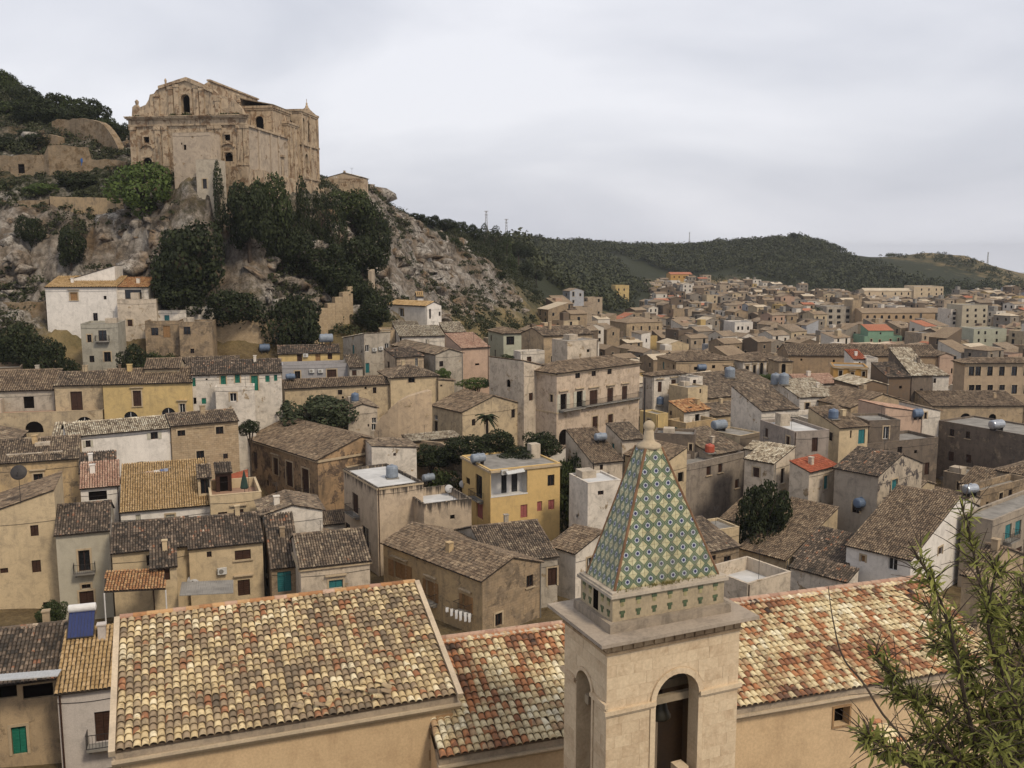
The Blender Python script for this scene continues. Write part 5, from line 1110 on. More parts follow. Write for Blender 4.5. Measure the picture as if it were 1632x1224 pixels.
house('white shed with pale roof beside the blackened ruin', ZL, 922, 195, 178, 5, xr=1045, L=6, wall=WHITE2, roof='SR', pitch=12, tile=T_PALE, wins=[(932, 230, 24, 36, 'k')])
house('long low church-like hall with brown roof and pinkish gable', ZJ, 178, 868, 235, -4, xr=1100, L=13, wall=plaster((.33, .245, .16), .5), roof='GR', pitch=19, tile=T_BROWN, wins=[(257, 892, 12, 14, 'oA'), (455, 900, 14, 16, 'o')], name='hall', cat='hall')
house('tall pinkish gable end closing the long hall', ZJ, 1095, 870, 232, -4, xr=1186, L=12, wall=PINKW, roof='GL', pitch=20, tile=T_OLD, wins=[(1178, 960, 18, 30, 'o')])
house('long palazzo with carved cornice and brown roof behind the gardens', ZI, 1062, 905, 232, 14, xr=1412, L=12, wall=plaster((.44, .345, .235), .5), roof='H', pitch=18, tile=T_BROWN, cornice=True, wins=[(1365, 962, 22, 56, 'kH'), (1425, 970, 26, 60, 'kH'), (1290, 935, 20, 20, 'o'), (1180, 945, 20, 20, 'o')], name='palazzo', cat='palazzo')
house('white villa with row of dark arched windows behind the gardens', ZI, 1470, 905, 234, 14, xr=1745, L=10, wall=WHITE2, roof='H', pitch=18, tile=T_BROWN, wins=[(1494, 962, 20, 64, 'kSH'), (1538, 955, 18, 60, 'kSH'), (1582, 945, 20, 70, 'kSHA'), (1625, 940, 18, 58, 'kSH'), (1670, 932, 18, 58, 'kSH')], name='villa', cat='villa')
house('tan house with small arched belfry opening beside the long hall', ZJ, 118, 905, 226, 5, xr=205, L=7, wall=TAN, roof='H', pitch=20, tile=T_OLD, wins=[(148, 945, 26, 56, 'oAS')])
house('broad speckled roof above a long grey terrace wall', ZK, 500, 400, 168, 30, xr=1310, L=12, wall=TAN, roof='SR', pitch=13, tile=T_OLD, wins=[])
house('long grey terrace wall in front of the gardens', ZK, 640, 265, 185, -4, xr=1310, L=5, wall=plaster((.24, .21, .175), .6), roof='F', par=.3, wins=[])
house('orange-tiled low roof right of the tanks', ZK, 1400, 270, 178, 12, xr=1720, L=8, wall=WHITE2, roof='GR', pitch=18, tile=T_PINK, wins=[(1485, 275, 20, 40, 'b'), (1512, 285, 16, 24, 'k')])
house('bleached low roof below the orange-tiled roof', ZK, 1400, 380, 165, 15, xr=1720, L=9, wall=WHITE2, roof='SR', pitch=13, tile=T_PALE, wins=[])
house('tiled roof with grey loggia and blue tank at the middle right', ZK, 1500, 560, 140, 15, xr=1720, L=8, wall=WHITE2, roof='F', par=.6, wins=[(1570, 545, 90, 50, 'oW')])
# ---- landmark buildings further off
house('mint-green house with red roof in the far town', ZJ, 642, 750, 390, 2, xr=872, L=12, wall=GRN, roof='F', par=.4, wins=[(683, 778, 12, 24, 'kS'), (735, 780, 12, 22, 'kS'), (800, 778, 12, 24, 'kS'), (848, 772, 10, 24, 'kS')], lod=1)
house('mint-green top floor under a red tiled roof', ZJ, 665, 715, 394, 2, xr=820, L=8, wall=GRN, roof='SR', pitch=14, tile=T_RED, wins=[(740, 732, 10, 12, 'k')], lod=1)
house('pale sandstone convent long wing at the foot of the far hill', ZJ, 642, 472, 720, -4, xr=945, L=14, wall=plaster((.60, .50, .36), .25), roof='GR', pitch=14, tile=T_PALE, lod=1, wins=[(x, 490, 9, 16, 'k') for x in (672, 752, 830, 868, 910)], name='convent', cat='convent')
house('pale sandstone convent tall block at the foot of the far hill', ZJ, 945, 446, 716, -4, xr=1125, L=22, wall=plaster((.58, .48, .34), .3), roof='F', par=.4, lod=1, wins=[(x, y, 8, 14, 'k') for x in (990, 1035, 1080, 1112) for y in (465, 492)], name='convent', cat='convent')
house('grey concrete apartment block with balconies in the far town', ZJ, 412, 568, 480, 4, xr=570, L=14, wall=GREYP, roof='F', par=.4, lod=1, wins=[(x, y, 22, 20, 'k') for x in (435, 485, 540) for y in (595, 632, 668)], name='apartment_block', cat='building')
house('tall tan stair tower of the grey apartment block', ZJ, 570, 530, 478, 4, xr=625, L=10, wall=TAN, roof='F', par=.3, lod=1, wins=[], name='apartment_block', cat='building')
house('beige four-storey apartment block in the right of the far town', ZJ, 1240, 560, 440, 4, xr=1395, L=14, wall=plaster((.46, .42, .33), .3), roof='F', par=.4, lod=1, wins=[(x, y, 14, 18, 'k') for x in (1270, 1320, 1372) for y in (590, 625, 660)], name='apartment_block', cat='building')
house('apartment front with blue balconies beside the beige block', ZJ, 1170, 585, 445, 4, xr=1240, L=12, wall=WHITE2, roof='F', par=.4, lod=1, wins=[(x, y, 20, 18, 'k') for x in (1190, 1222) for y in (610, 640, 668)], name='apartment_block', cat='building')
house('sage house with six small windows at the right middle', ZJ, 1310, 705, 365, 3, xr=1510, L=11, wall=SAGE, roof='F', par=.3, lod=1, wins=[(x, y, 12, 20, 'k') for x in (1338, 1378, 1448) for y in (728, 775)])
house('yellow tower house at the near edge of the far town', ZI, 692, 440, 600, 10, xr=775, L=10, wall=YELL2, roof='F', par=.4, lod=1, wins=[(x, y, 9, 14, 'k') for x in (712, 745) for y in (465, 500)])
house('long orange school at the foot of the wooded hill', ZI, 1028, 372, 830, 6, xr=1160, L=14, wall=ORNG, roof='GR', pitch=14, tile=T_RED, lod=1, wins=[(x, 388, 8, 10, 'k') for x in (1050, 1080, 1110, 1140)])
house('bright white modern house with dark windows in the middle of town', ZI, 1420, 665, 430, 12, xr=1530, L=12, wall=WHITE, roof='F', par=.4, lod=1, wins=[(x, 700, 12, 22, 'k') for x in (1440, 1465, 1500)])
house('long building with arched attic and brown roof in the far middle', ZJ, 628, 608, 470, 4, xr=1125, L=14, wall=plaster((.42, .31, .2), .4), roof='GR', pitch=16, tile=T_BROWN, lod=1, wins=[(x, 632, 16, 22, 'kA') for x in range(660, 960, 44)] + [(x, 630, 14, 40, 'w') for x in (985, 1080, 1105)], name='palazzo', cat='palazzo')
house('tan palazzo with tall street front in the far middle', ZI, 760, 668, 400, 24, xr=978, L=14, wall=TAN, roof='H', pitch=15, tile=T_BROWN, lod=1, wins=[(x, y, 10, 26, 'k') for x in (800, 850, 900, 950) for y in (700,)], name='palazzo', cat='palazzo')
house('white gable house with turquoise side at the street end', ZI, 850, 735, 360, 15, xr=905, L=10, wall=WHITE, roof='SL', pitch=8, tile=T_OLD, lod=1, wins=[(880, 775, 8, 22, 'k')])
house('round-roofed cream shed in the middle of town', ZI, 1010, 800, 345, 15, xr=1140, L=10, wall=CREAM, roof='GL', pitch=17, tile=T_PALE, lod=1, wins=[(1140, 835, 10, 14, 'o')])

house('long flat-roofed house with blue shutters and balcony behind the near shrub', ZM, 1480, 215, 96, 40, xr=1900, xl=1330, wall=plaster((.34, .295, .24), .6), roof='F', par=.3, wins=[(1555, 268, 30, 70, 'tB'), (1603, 250, 28, 70, 't'), (1605, 365, 30, 40, 'b')])
house('low brown roof behind the leaves at the right edge', ZM, 1420, 500, 74, 40, R=9, xl=1330, wall=TAN, roof='GL', pitch=20, tile=T_BROWN, wins=[])
house('small tiled roof with chimney pipe above the white house', ZM, 1330, 130, 104, 35, xr=1420, xl=1160, wall=OFFW, roof='GL', pitch=17, tile=T_BROWN, wins=[])
house('flat concrete terrace with low walls at the right edge', ZM, 1420, 70, 112, 35, R=12, xl=1320, wall=ROUGH, roof='F', par=.8, wins=[])
# ------------------------------------------------------------------ the ruined church on the hill
RUIN = plaster((.47, .375, .265), .95, sc=(.085, .07, .055), patch=.3, pc=(.27, .18, .11), streak=.8)
RUIN2 = plaster((.44, .37, .29), .65, sc=(.12, .10, .085), streak=.25, patch=.05, pc=(.3, .22, .14))
RUBBLE = plaster((.30, .235, .16), .7, sc=(.08, .07, .055), patch=.3, pc=(.24, .17, .10), course=.5)
def ruin_church():
    near = P(393, 183, 200); phi = rad(82); zb = 13.0; h = near.z - zb; a = Vector((math.cos(phi), math.sin(phi), 0)); b = Vector((-math.sin(phi), math.cos(phi), 0))
    dep = near.y * math.cos(TH) - near.z * math.sin(TH)
    def solve(d, px): kx = (px - CX) / F; return (kx * dep - near.x) / (d.x - kx * d.y * math.cos(TH))
    Wf, base = solve(b, 206), Vector((near.x, near.y, zb))
    root = empty('ruined_church', base, phi); tag(root, 'ruined roofless baroque stone church standing on top of the cliff', 'church')
    fl = Frame((0, Wf, 0), (0, -1, 0), Wf); fr = Frame((0, 0, 0), (1, 0, 0), 42)
    def hit(zx, zy, f='L', off=0.0):
        px, py = ZA[0] + zx / ZA[2], ZA[1] + zy / ZA[2]
        O, N, U = (base + b * Wf - a * off, a, -b) if f == 'L' else (base - b * off, b, a)
        r = ray(px, py); t = O.dot(N) / r.dot(N); q = r * t - O; return q.dot(U), q.z
    mb = MB(); holes = []
    for (x, y, w, hh, ar) in ((894, 546, 36, 34, 0), (1386, 532, 38, 34, 0), (1394, 650, 54, 52, 1), (900, 690, 60, 70, 1)):
        u, v = hit(x, y); w2 = w / 3.824 * 200 / F / 2; h2 = hh / 3.824 * 200 / F / 2; holes.append((u - w2, v - h2, u + w2, v + h2, bool(ar)))
    wall_face(mb, fl, h, holes, .8); mb.poly([(.8, 0, 0), (.8, Wf, 0), (.8, Wf, h), (.8, 0, h)]); mb.quad((0, Wf, h), (0, 0, h), (.8, 0, h), (.8, Wf, h))
    mb.quad((.8, Wf, 0), (0, Wf, 0), (0, Wf, h), (.8, Wf, h)); mb.quad((0, 0, 0), (.8, 0, 0), (.8, 0, h), (0, 0, h)); mb.build('facade_wall', RUIN, root)
    for q in holes:
        o = window(root, fl, q[:4], 'o', .55)
        m2 = MB(); w = .28
        for g in ((q[0] - w, q[0], q[1] - w, q[3] + w), (q[2], q[2] + w, q[1] - w, q[3] + w), (q[0], q[2], q[3], q[3] + w)): fl.box(m2, g[0], g[1], g[2], g[3], .004, .14)
        m2.build('surround', RUIN, o)
        m2 = MB(); uc = (q[0] + q[2]) / 2; n = 8; vb = (hit(894, 600)[1])
        if not q[4]:
            for i in range(n):
                t0, t1 = PI * i / n, PI * (i + 1) / n; pl = [fl.p(uc - rr * math.cos(t), vb + rr * .55 * math.sin(t), .004) for rr, t in ((1.25, t0), (1.25, t1), (1.6, t1), (1.6, t0))]; m2.prism(pl[::-1], fl.N * .3)
            m2.build('hood', RUIN, root)
    for zx, w in ((815, 1.3), (965, 1.2), (1010, 1.2), (1290, 1.2), (1335, 1.2), (1465, 1.2), (1500, 1.0)):
        u, v = hit(zx, 560); m2 = MB(); fl.box(m2, u - w / 2, u + w / 2, 0, h - 2.0, .004, .28); fl.box(m2, u - w / 2 - .15, u + w / 2 + .15, h - 2.7, h - 2.0, .004, .42); fl.box(m2, u - w / 2 - .12, u + w / 2 + .12, 4.6, 5.2, .004, .4); m2.build('pilaster', RUIN, root)
    m2 = MB()
    for v0, v1, n1 in ((h - 1.95, h - 1.6, .34), (h - 1.6, h - .7, .26), (h - .7, h - .45, .6), (h - .45, h - .15, .95), (h - .15, h + .02, 1.15)): fl.box(m2, -n1 * .6, Wf + n1 * .6, v0, v1, .005, n1)
    m2.build('entablature', RUIN, root)
    out = [(795, 402), (798, 345), (812, 332), (845, 345), (880, 330), (898, 300), (905, 268), (930, 262), (945, 240), (962, 232), (965, 212), (1000, 203), (1060, 180), (1125, 160), (1190, 185), (1250, 214), (1290, 232), (1318, 262), (1400, 290), (1430, 310), (1465, 350), (1482, 402)]
    pts = [hit(x, y) for x, y in out]; pts = [(max(.0, min(Wf, u)), max(v, h + .02)) for u, v in pts]; cu, cv = hit(1126, 325); ww, w0, w1 = 28 / 3.824 * 200 / F, hit(1126, 378)[1], hit(1126, 266)[1]
    # the upper storey, split left and right of the tall window so that it stays open
    m2 = MB()
    def top(u):
        for p, q in zip(pts[:-1], pts[1:]):
            if p[0] <= u <= q[0] and q[0] > p[0]: return p[1] + (q[1] - p[1]) * (u - p[0]) / (q[0] - p[0])
        return h
    L1 = [p for p in pts if p[0] < cu - ww]; L2 = [p for p in pts if p[0] > cu + ww]; LM = [p for p in pts if cu - ww <= p[0] <= cu + ww]
    arc = [(cu - ww * math.cos(PI * i / 8), w1 - ww + ww * math.sin(PI * i / 8)) for i in range(9)]
    for pl in ([(0, h)] * 0 + L1 + [(cu - ww, top(cu - ww)), (cu - ww, h + .02)], [(cu + ww, h + .02), (cu + ww, top(cu + ww))] + L2, [(cu - ww, top(cu - ww))] + LM + [(cu + ww, top(cu + ww))] + arc[::-1], [(cu - ww, w0), (cu + ww, w0), (cu + ww, h + .02), (cu - ww, h + .02)]):
        m2.prism([fl.p(u, v, -.5) for u, v in pl], fl.N * -1.0)
    up = m2.build('upper_facade', RUIN, root)
    m2 = MB(); w = .5
    for i in range(8): m2.prism([fl.p(cu - r * math.cos(t), w1 - ww + r * math.sin(t), -.5) for r, t in ((ww, PI * i / 8), (ww, PI * (i + 1) / 8), (ww + w, PI * (i + 1) / 8), (ww + w, PI * i / 8))][::-1], fl.N * .22)
    fl.box(m2, cu - ww - w, cu - ww, h + .1, w1 - ww, -.5, -.25); fl.box(m2, cu + ww, cu + ww + w, h + .1, w1 - ww, -.5, -.25); m2.build('window_surround', RUIN, up)
    for zx in (1035, 1070, 1190, 1225, 1320, 950):
        u, v = hit(zx, 300); m2 = MB(); fl.box(m2, u - .5, u + .5, h + .05, top(u) - .9, -.5, -.22); fl.box(m2, u - .65, u + .65, top(u) - 1.5, top(u) - .95, -.5, -.1); m2.build('pilaster', RUIN, up)
    m2 = MB(); fl.box(m2, cu - ww - .1, cu + ww + .1, w0 - .1, w1 + .1, -1.75, -1.55); m2.build('window', DARK, up)
    gab = [hit(x, y) for x, y in ((960, 214), (1125, 162), (1290, 236))]; m2 = MB()
    for p, q in zip(gab[:-1], gab[1:]): m2.prism([fl.p(p[0], p[1] - .7, -.5), fl.p(q[0], q[1] - .7, -.5), fl.p(q[0], q[1] - .1, -.5), fl.p(p[0], p[1] - .1, -.5)], fl.N * .45)
    m2.build('pediment', RUIN, up)
    for zx, zy in ((820, 335), (1440, 300), (995, 205)):
        u, v = hit(zx, zy); c = fl.p(u, 0, -1); m2 = MB(); s = .5 if zx != 995 else .3
        m2.lathe([(s, v - .5), (s, v), (s * .6, v + .2), (s * .75, v + .6), (s * .9, v + .9), (s * .5, v + 1.1), (s * .3, v + 1.25)], 8, (c.x, c.y)); m2.build('pinnacle', RUIN, up)
    # nave, aisle wall, transept and belfry behind
    zN = 35.0 - zb; y0, y1 = 8.6, Wf - 8.6 if Wf - 8.6 > 12 else 18
    y1 = y0 + 6; m2 = MB(); m2.prism([(1.6, y1, 0), (1.6, y0, 0), (1.6, y0, zN), (1.6, y1, zN - 3.2)], (25, 0, 0)); o = m2.build('nave_wall', RUIN, root); m2 = MB(); m2.box(1.5, y0 - .3, zN, 26.8, y0 + .5, zN + .35); m2.build('coping', RUIN, o)
    xa = solve(a, 458); hA = 26.0 - zb
    m2 = MB(); m2.box(.82, .06, 0, xa, y0, hA); o = m2.build('aisle_wall', RUIN2, root)
    m2 = MB(); fr.box(m2, -.0, xa, hA - .5, hA - .1, -.04, .3); m2.build('cornice', RUIN, o)
    for i, u in enumerate((6, 12.5, 17)):
        m2 = MB(); fr.box(m2, u - .5, u + .5, 0, hA - .5, -.04, .16); m2.build('pilaster', RUIN2, o)
    u = 18.5; m2 = MB(); fr.box(m2, u - .9, u + .9, 3.2, 8.0, -.04, .2); fr.box(m2, u - 1.3, u + 1.3, 8.0, 8.5, -.04, .55); fr.box(m2, u - 1.6, u + 1.6, 2.6, 3.1, -.04, .7); m2.build('side_portal', RUIN, o)
    def block(x0, x1, q0, q1, z1, nm, mat, wl=(), wr=(), roof=None, base_z=0.0):
        f1, f2, f3, f4 = Frame((x0, q1, base_z), (0, -1, 0), q1 - q0), Frame((x0, q0, base_z), (1, 0, 0), x1 - x0), Frame((x1, q0, base_z), (0, 1, 0), q1 - q0), Frame((x1, q1, base_z), (-1, 0, 0), x1 - x0)
        mb = MB(); H = z1 - base_z
        for f, hs in ((f1, wl), (f2, wr), (f3, ()), (f4, ())): wall_face(mb, f, H, [(h_[0], h_[1] - base_z, h_[2], h_[3] - base_z, True) for h_ in hs], .7)
        mb.quad((x0, q0, z1), (x1, q0, z1), (x1, q1, z1), (x0, q1, z1)); o = mb.build(nm, mat, root)
        for f, hs in ((f1, wl), (f2, wr)):
            for h_ in hs: m3 = MB(); f.box(m3, h_[0] - .05, h_[2] + .05, h_[1] - base_z - .05, h_[3] - base_z + .05, -.8, -.7); m3.build('window', DARK, o)
        m3 = MB()
        for f in (f1, f2): f.box(m3, -.3, f.W + .3, H - .5, H, .01, .35); f.box(m3, -.15, f.W + .15, H - .9, H - .5, .01, .18)
        m3.build('cornice', RUIN, o); return o
    zt = 32.2 - zb
    o = block(17, 27.5, 1.2, y0 + 3, zt, 'transept', RUIN, wl=((6.2, hA + .8, 8.2, hA + 4.0),), base_z=hA - 8)
    m2 = MB(); m2.prism([(16.6, .8, zt + .02), (27.9, .8, zt + .02), (27.9, y0 + 3.2, zt + 2.2), (16.6, y0 + 3.2, zt + 2.2)], (0, 0, .2)); m2.build('roof', T_DARK, o)
    x1 = solve(a, 503)
    o = block(xa - .02, xa + 7, -.05, 9, 29.5 - zb, 'chapel_wall', RUIN, base_z=0)
    for u in (.7, 3.2, 6.2): m2 = MB(); m2.box(xa + u, -.3, 0, xa + u + .9, -.06, 29.5 - zb - 1); m2.build('pilaster', RUIN, o)
    hb = 33.2 - zb; tx0 = xa + 6.95
    o = block(tx0, x1, -.6, 7.5, hb, 'belfry', RUIN, wl=((4.2, hb - 6.0, 6.2, hb - 2.4),), wr=((1.2, hb - 7, 2.9, hb - 1.8), (5.0, hb - 7, 6.7, hb - 1.8), (2.6, hb - 14.5, 4.4, hb - 10)))
    for z1 in (hb - 8.2, hb - 16): m2 = MB(); m2.box(tx0 - .25, -.9, z1, x1 + .3, 7.6, z1 + .5); m2.build('string_course', RUIN, o)
    for u in (.1, (x1 - tx0) / 2 - .4, x1 - tx0 - .9): m2 = MB(); m2.box(tx0 + u, -.88, 0, tx0 + u + .8, -.61, hb - .9); m2.build('pilaster', RUIN, o)
    m2 = MB(); xm = (tx0 + x1) / 2; m2.prism([(tx0, -.6, hb), (x1, -.6, hb), (xm + 1, -.6, hb + .8), (xm, -.6, hb + 1.2), (xm - 1, -.6, hb + .8)], (0, 1.0, 0)); m2.build('belfry_gable', RUIN, o)
    m2 = MB(); m2.lathe([(.4, hb + 1.0), (.4, hb + 1.5), (.2, hb + 1.8), (.25, hb + 2.1), (.05, hb + 2.5)], 8, (xm, -.1)); m2.box(xm - .05, -.15, hb + 2.4, xm + .05, -.05, hb + 3.2); m2.build('finial', RUIN, o)
    m2 = MB()
    for i in range(420):                                  # tufts growing on the ledges
        u = random.uniform(0, Wf); cl = mnoise.noise(Vector((u * .35, 3.1, 0)));
        if cl < .02: continue
        hh = random.uniform(.2, 1.1) * min(1, cl * 3); c = fl.p(u, h + .02, random.uniform(-.4, .9)); dx, dy = random.uniform(-.3, .3), random.uniform(-.3, .3)
        for q in range(3): an = random.uniform(0, PI); s = .22; m2.add([c + Vector((math.cos(an) * s, math.sin(an) * s, 0)), c - Vector((math.cos(an) * s, math.sin(an) * s, 0)), c + Vector((dx, dy, hh))], [(0, 1, 2)])
    w = m2.build('ledge_weeds', foliage('ledge_weed', (.025, .03, .012), (.07, .075, .03)), root); w['kind'] = 'stuff'
    HOUSES.append((near.x, near.y, phi, 43, Wf))
ruin_church()
def wall_run(label, pts, mat, th=.6, name='stone_wall', jag=.25, z=ZP):
    """free-standing or retaining wall; pts: (column, row of the top, row of the foot, distance)"""
    mb = MB(); q = []
    for (x, yt, yb, D) in pts:
        px, py, pb = z[0] + x / z[2], z[1] + yt / z[2], z[1] + yb / z[2]; t = P(px, py, D); q.append((t.x, t.y, P(px, pb, D).z - 2.0, t.z))
    org = Vector((q[0][0], q[0][1], q[0][2])); V = []
    for (A, B) in zip(q[:-1], q[1:]):
        n = max(1, int(math.hypot(B[0] - A[0], B[1] - A[1]) / 1.6))
        for i in range(n + (B is q[-1])): t = i / n; V.append([A[k] + (B[k] - A[k]) * t for k in range(4)])
    for i, v in enumerate(V): v[3] += random.uniform(-jag, jag)
    F_, B_ = [], []
    for i, v in enumerate(V):
        p, n = V[max(0, i - 1)], V[min(len(V) - 1, i + 1)]; d = Vector((n[0] - p[0], n[1] - p[1], 0)).normalized(); s = Vector((-d.y, d.x, 0)) * th
        F_.append(Vector((v[0], v[1], 0)) - org * 1); B_.append(Vector((v[0] + s.x, v[1] + s.y, 0)) - org)
    for i in range(len(V) - 1):
        a, b, c, d = F_[i], F_[i + 1], B_[i + 1], B_[i]
        def w(p, zz): return (p.x, p.y, zz - org.z)
        lo0, hi0, lo1, hi1 = V[i][2], V[i][3], V[i + 1][2], V[i + 1][3]
        mb.quad(w(a, lo0), w(b, lo1), w(b, hi1), w(a, hi0)); mb.quad(w(a, hi0), w(b, hi1), w(c, hi1), w(d, hi0)); mb.quad(w(c, lo1), w(d, lo0), w(d, hi0), w(c, hi1))
        if i == 0: mb.quad(w(d, lo0), w(a, lo0), w(a, hi0), w(d, hi0))
        if i == len(V) - 2: mb.quad(w(b, lo1), w(c, lo1), w(c, hi1), w(b, hi1))
    o = mb.build(name, mat); o.location = org; tag(o, label, 'wall'); return o
wall_run('terrace wall with parapet running below the ruined church flank', [(345, 262, 300, 200), (394, 266, 300, 198), (440, 278, 305, 214), (480, 288, 330, 229), (530, 302, 345, 247)], RUIN, .8, 'terrace_wall')
house('grey plastered outbuilding built against the ruined church facade', ZA, 1050, 505, 194, -8, xr=1278, L=4.5, wall=RUIN2, roof='F', par=.2, zb=10, wins=[(1127, 592, 16, 32, 'o'), (1107, 570, 8, 14, 'o')], name='outbuilding', cat='building')
house('pale plastered cube below the outbuilding of the ruined church', ZA, 1192, 668, 190, -8, xr=1318, L=4, wall=plaster((.46, .41, .33), .5), roof='F', par=.2, zb=6, name='outbuilding', cat='building')
wall_run('broken upper ruin wall left of the ruined church', [(82, 192, 232, 236), (110, 188, 236, 234), (135, 190, 250, 230), (152, 192, 255, 228), (172, 206, 258, 225), (188, 232, 262, 222)], RUBBLE, 1.6, 'ruin_wall', .5)
wall_run('thick ruined stump of wall on the hillside path', [(58, 216, 236, 226), (92, 215, 236, 224)], RUBBLE, 2.0, 'ruin_wall', .5)
wall_run('long rough wall with a square opening on the hill at left', [(-40, 250, 292, 214), (30, 247, 290, 213), (70, 246, 284, 212), (76, 231, 284, 211), (138, 234, 270, 211), (143, 254, 272, 211), (200, 256, 278, 210)], RUBBLE, .8, 'ruin_wall', .25)
house('small dark opening house in the long rough hill wall', ZA, 60, 690, 212.5, 0, xr=200, L=3, wall=RUBBLE, roof='F', par=.1, zb=14, wins=[(130, 722, 40, 56, 'oW')], name='ruin_house', cat='ruin')
wall_run('big plastered terrace wall below the round tree', [(79, 313, 362, 199), (120, 314, 362, 198.6), (205, 316, 364, 198)], plaster((.38, .29, .18), .6, streak=.9), 1.0, 'terrace_wall', .1)
wall_run('low terrace wall left of the big plastered wall', [(-60, 322, 352, 200), (78, 318, 350, 199.5)], RUBBLE, 1.0, 'terrace_wall', .15)
wall_run('stone retaining wall left of the white hill house', [(-60, 486, 520, 174), (72, 480, 522, 175)], RUBBLE, .8, 'terrace_wall', .15)
wall_run('long coursed retaining wall behind the slate-grey house', [(332, 512, 570, 176), (400, 512, 565, 177), (440, 508, 560, 179), (480, 506, 556, 182), (516, 500, 550, 185)], STONEW, 1.0, 'terrace_wall', .1)
wall_run('upper coursed wall above the long retaining wall', [(338, 505, 520, 179), (415, 503, 520, 180)], STONEW, .6, 'terrace_wall', .05)
for _i, (_x0, _x1, _y) in enumerate(((512, 522, 492), (522, 534, 484), (534, 546, 474), (546, 556, 466), (554, 562, 457))):
    wall_run('stone block of the stepped cliff wall, %s of the five' % ('lowest', 'second lowest', 'middle', 'second highest', 'highest')[_i], [(_x0, _y, 548, 186 + _i * 1.5), (_x1, _y - 1, 545, 187 + _i * 1.5)], STONEW, 1.4, 'stepped_wall', .05)
wall_run('narrow upright slab of wall beside the gully', [(592, 432, 500, 208), (597, 430, 500, 210)], RUIN2, .8, 'stone_wall', .2)
wall_run('square rubble buttress on the cliff', [(382, 366, 395, 197), (424, 363, 392, 200)], RUIN, 2.0, 'stone_wall', .4)
house('tan gabled chapel house on the ridge right of the ruined church', ZB, 545, 392, 262, -6, xr=738, L=9, wall=plaster((.46, .37, .27), .4), roof='GL', pitch=14, tile=T_PALE, zb=14)
house('low tan wall block below the chapel house', ZB, 480, 402, 256, -6, xr=758, L=4, wall=RUIN, roof='F', par=.2, zb=12)
wall_run('curved plaster wall of a collapsed house beside the orchard', [(596, 690, 706, 134.5), (600, 676, 706, 134.3), (608, 664, 706, 134), (620, 652, 704, 133.6), (634, 641, 704, 133.4), (650, 633, 704, 133.6), (668, 627, 704, 134.2), (688, 622, 704, 135.4)], plaster((.48, .38, .27), .5, patch=.05), 1.2, 'curved_wall', .05)
wall_run('long orchard wall behind the yellow house', [(660, 700, 720, 128), (700, 706, 722, 126), (745, 726, 745, 122)], ROUGH, .5, 'garden_wall', .1)
# ------------------------------------------------------------------ trees
LEAF_DK = foliage('evergreen_leaves', (.011, .015, .007), (.042, .052, .020)); LEAF_MD = foliage('broad_leaves', (.018, .026, .009), (.062, .078, .026)); LEAF_BR = foliage('fresh_leaves', (.035, .055, .014), (.11, .15, .04))
LEAF_OL = foliage('olive_leaves', (.024, .032, .015), (.075, .088, .045)); BARK = flat('bark', (.07, .05, .035), .95, var=.5)
def quads(c, nrm, size, rng, asp=.7):
    n = len(c); r = rng.normal(size=(n, 3)); nn = nrm + r * .55; nn /= np.linalg.norm(nn, axis=1)[:, None]
    t = np.cross(nn, rng.normal(size=(n, 3))); t /= np.linalg.norm(t, axis=1)[:, None]; b = np.cross(nn, t); s = (size * rng.uniform(.6, 1.3, n))[:, None]
    return np.stack([c - t * s, c - b * s * asp, c + t * s, c + b * s * asp], 1)
def crown(kind, n, seed, leaf):
    rng = np.random.default_rng(seed)
    if kind == 'round':
        k = 30; d = rng.normal(size=(k, 3)); d /= np.linalg.norm(d, axis=1)[:, None]; C = d * (rng.uniform(.25, .74, k))[:, None]; C[:, 2] = C[:, 2] * .85; r = rng.uniform(.22, .40, k)
    elif kind == 'cypress':
        k = 26; z = np.linspace(-.95, .9, k); C = np.stack([rng.normal(0, .10, k), rng.normal(0, .10, k), z], 1); r = .62 * np.sqrt(np.clip(1 - ((z + .35) / 1.35) ** 2, .03, 1)) * rng.uniform(.6, 1, k) ; r = np.clip(r, .08, .6)
    elif kind == 'pine':
        k = 24; an = rng.uniform(0, 2 * PI, k); rd = rng.uniform(.1, .75, k); C = np.stack([np.cos(an) * rd, np.sin(an) * rd, rng.uniform(-.5, .6, k) * (1 - .5 * rd)], 1); r = rng.uniform(.2, .36, k)
    else:   # drooping
        k = 60; d = rng.normal(size=(k, 3)); d /= np.linalg.norm(d, axis=1)[:, None]; C = d * rng.uniform(.3, .82, k)[:, None]; C[:, 2] = C[:, 2] * .85 - .1; r = rng.uniform(.14, .26, k)
    per = np.maximum(20, (n * r ** 2 / (r ** 2).sum()).astype(int)); ps, ns = [], []
    for i in range(k):
        dd = rng.normal(size=(per[i], 3)); dd /= np.linalg.norm(dd, axis=1)[:, None]; p = C[i] + dd * r[i] * rng.uniform(.7, 1.08, per[i])[:, None]
        ins = (np.linalg.norm(p[:, None] - C[None], axis=2) < r[None] * .72).any(1); ps.append(p[~ins]); ns.append(dd[~ins])
    p = np.concatenate(ps); nr = np.concatenate(ns); q = quads(p, nr, leaf, rng)
    return q.reshape(-1, 3), np.arange(len(p) * 4).reshape(-1, 4)
_cr = {}
def crown_mesh(kind, mat, var):
    k = (kind, mat.name, var)
    if k not in _cr: v, f = crown(kind, {'round': 8500, 'cypress': 5200, 'pine': 6500, 'droop': 9500}[kind], hash(kind) % 97 + var * 13 if False else {'round': 3, 'cypress': 5, 'pine': 11, 'droop': 17}[kind] + var * 29, {'round': .05, 'cypress': .055, 'pine': .05, 'droop': .042}[kind]); _cr[k] = np_mesh('crown', v, f, mat)
    return _cr[k]
TREES = []
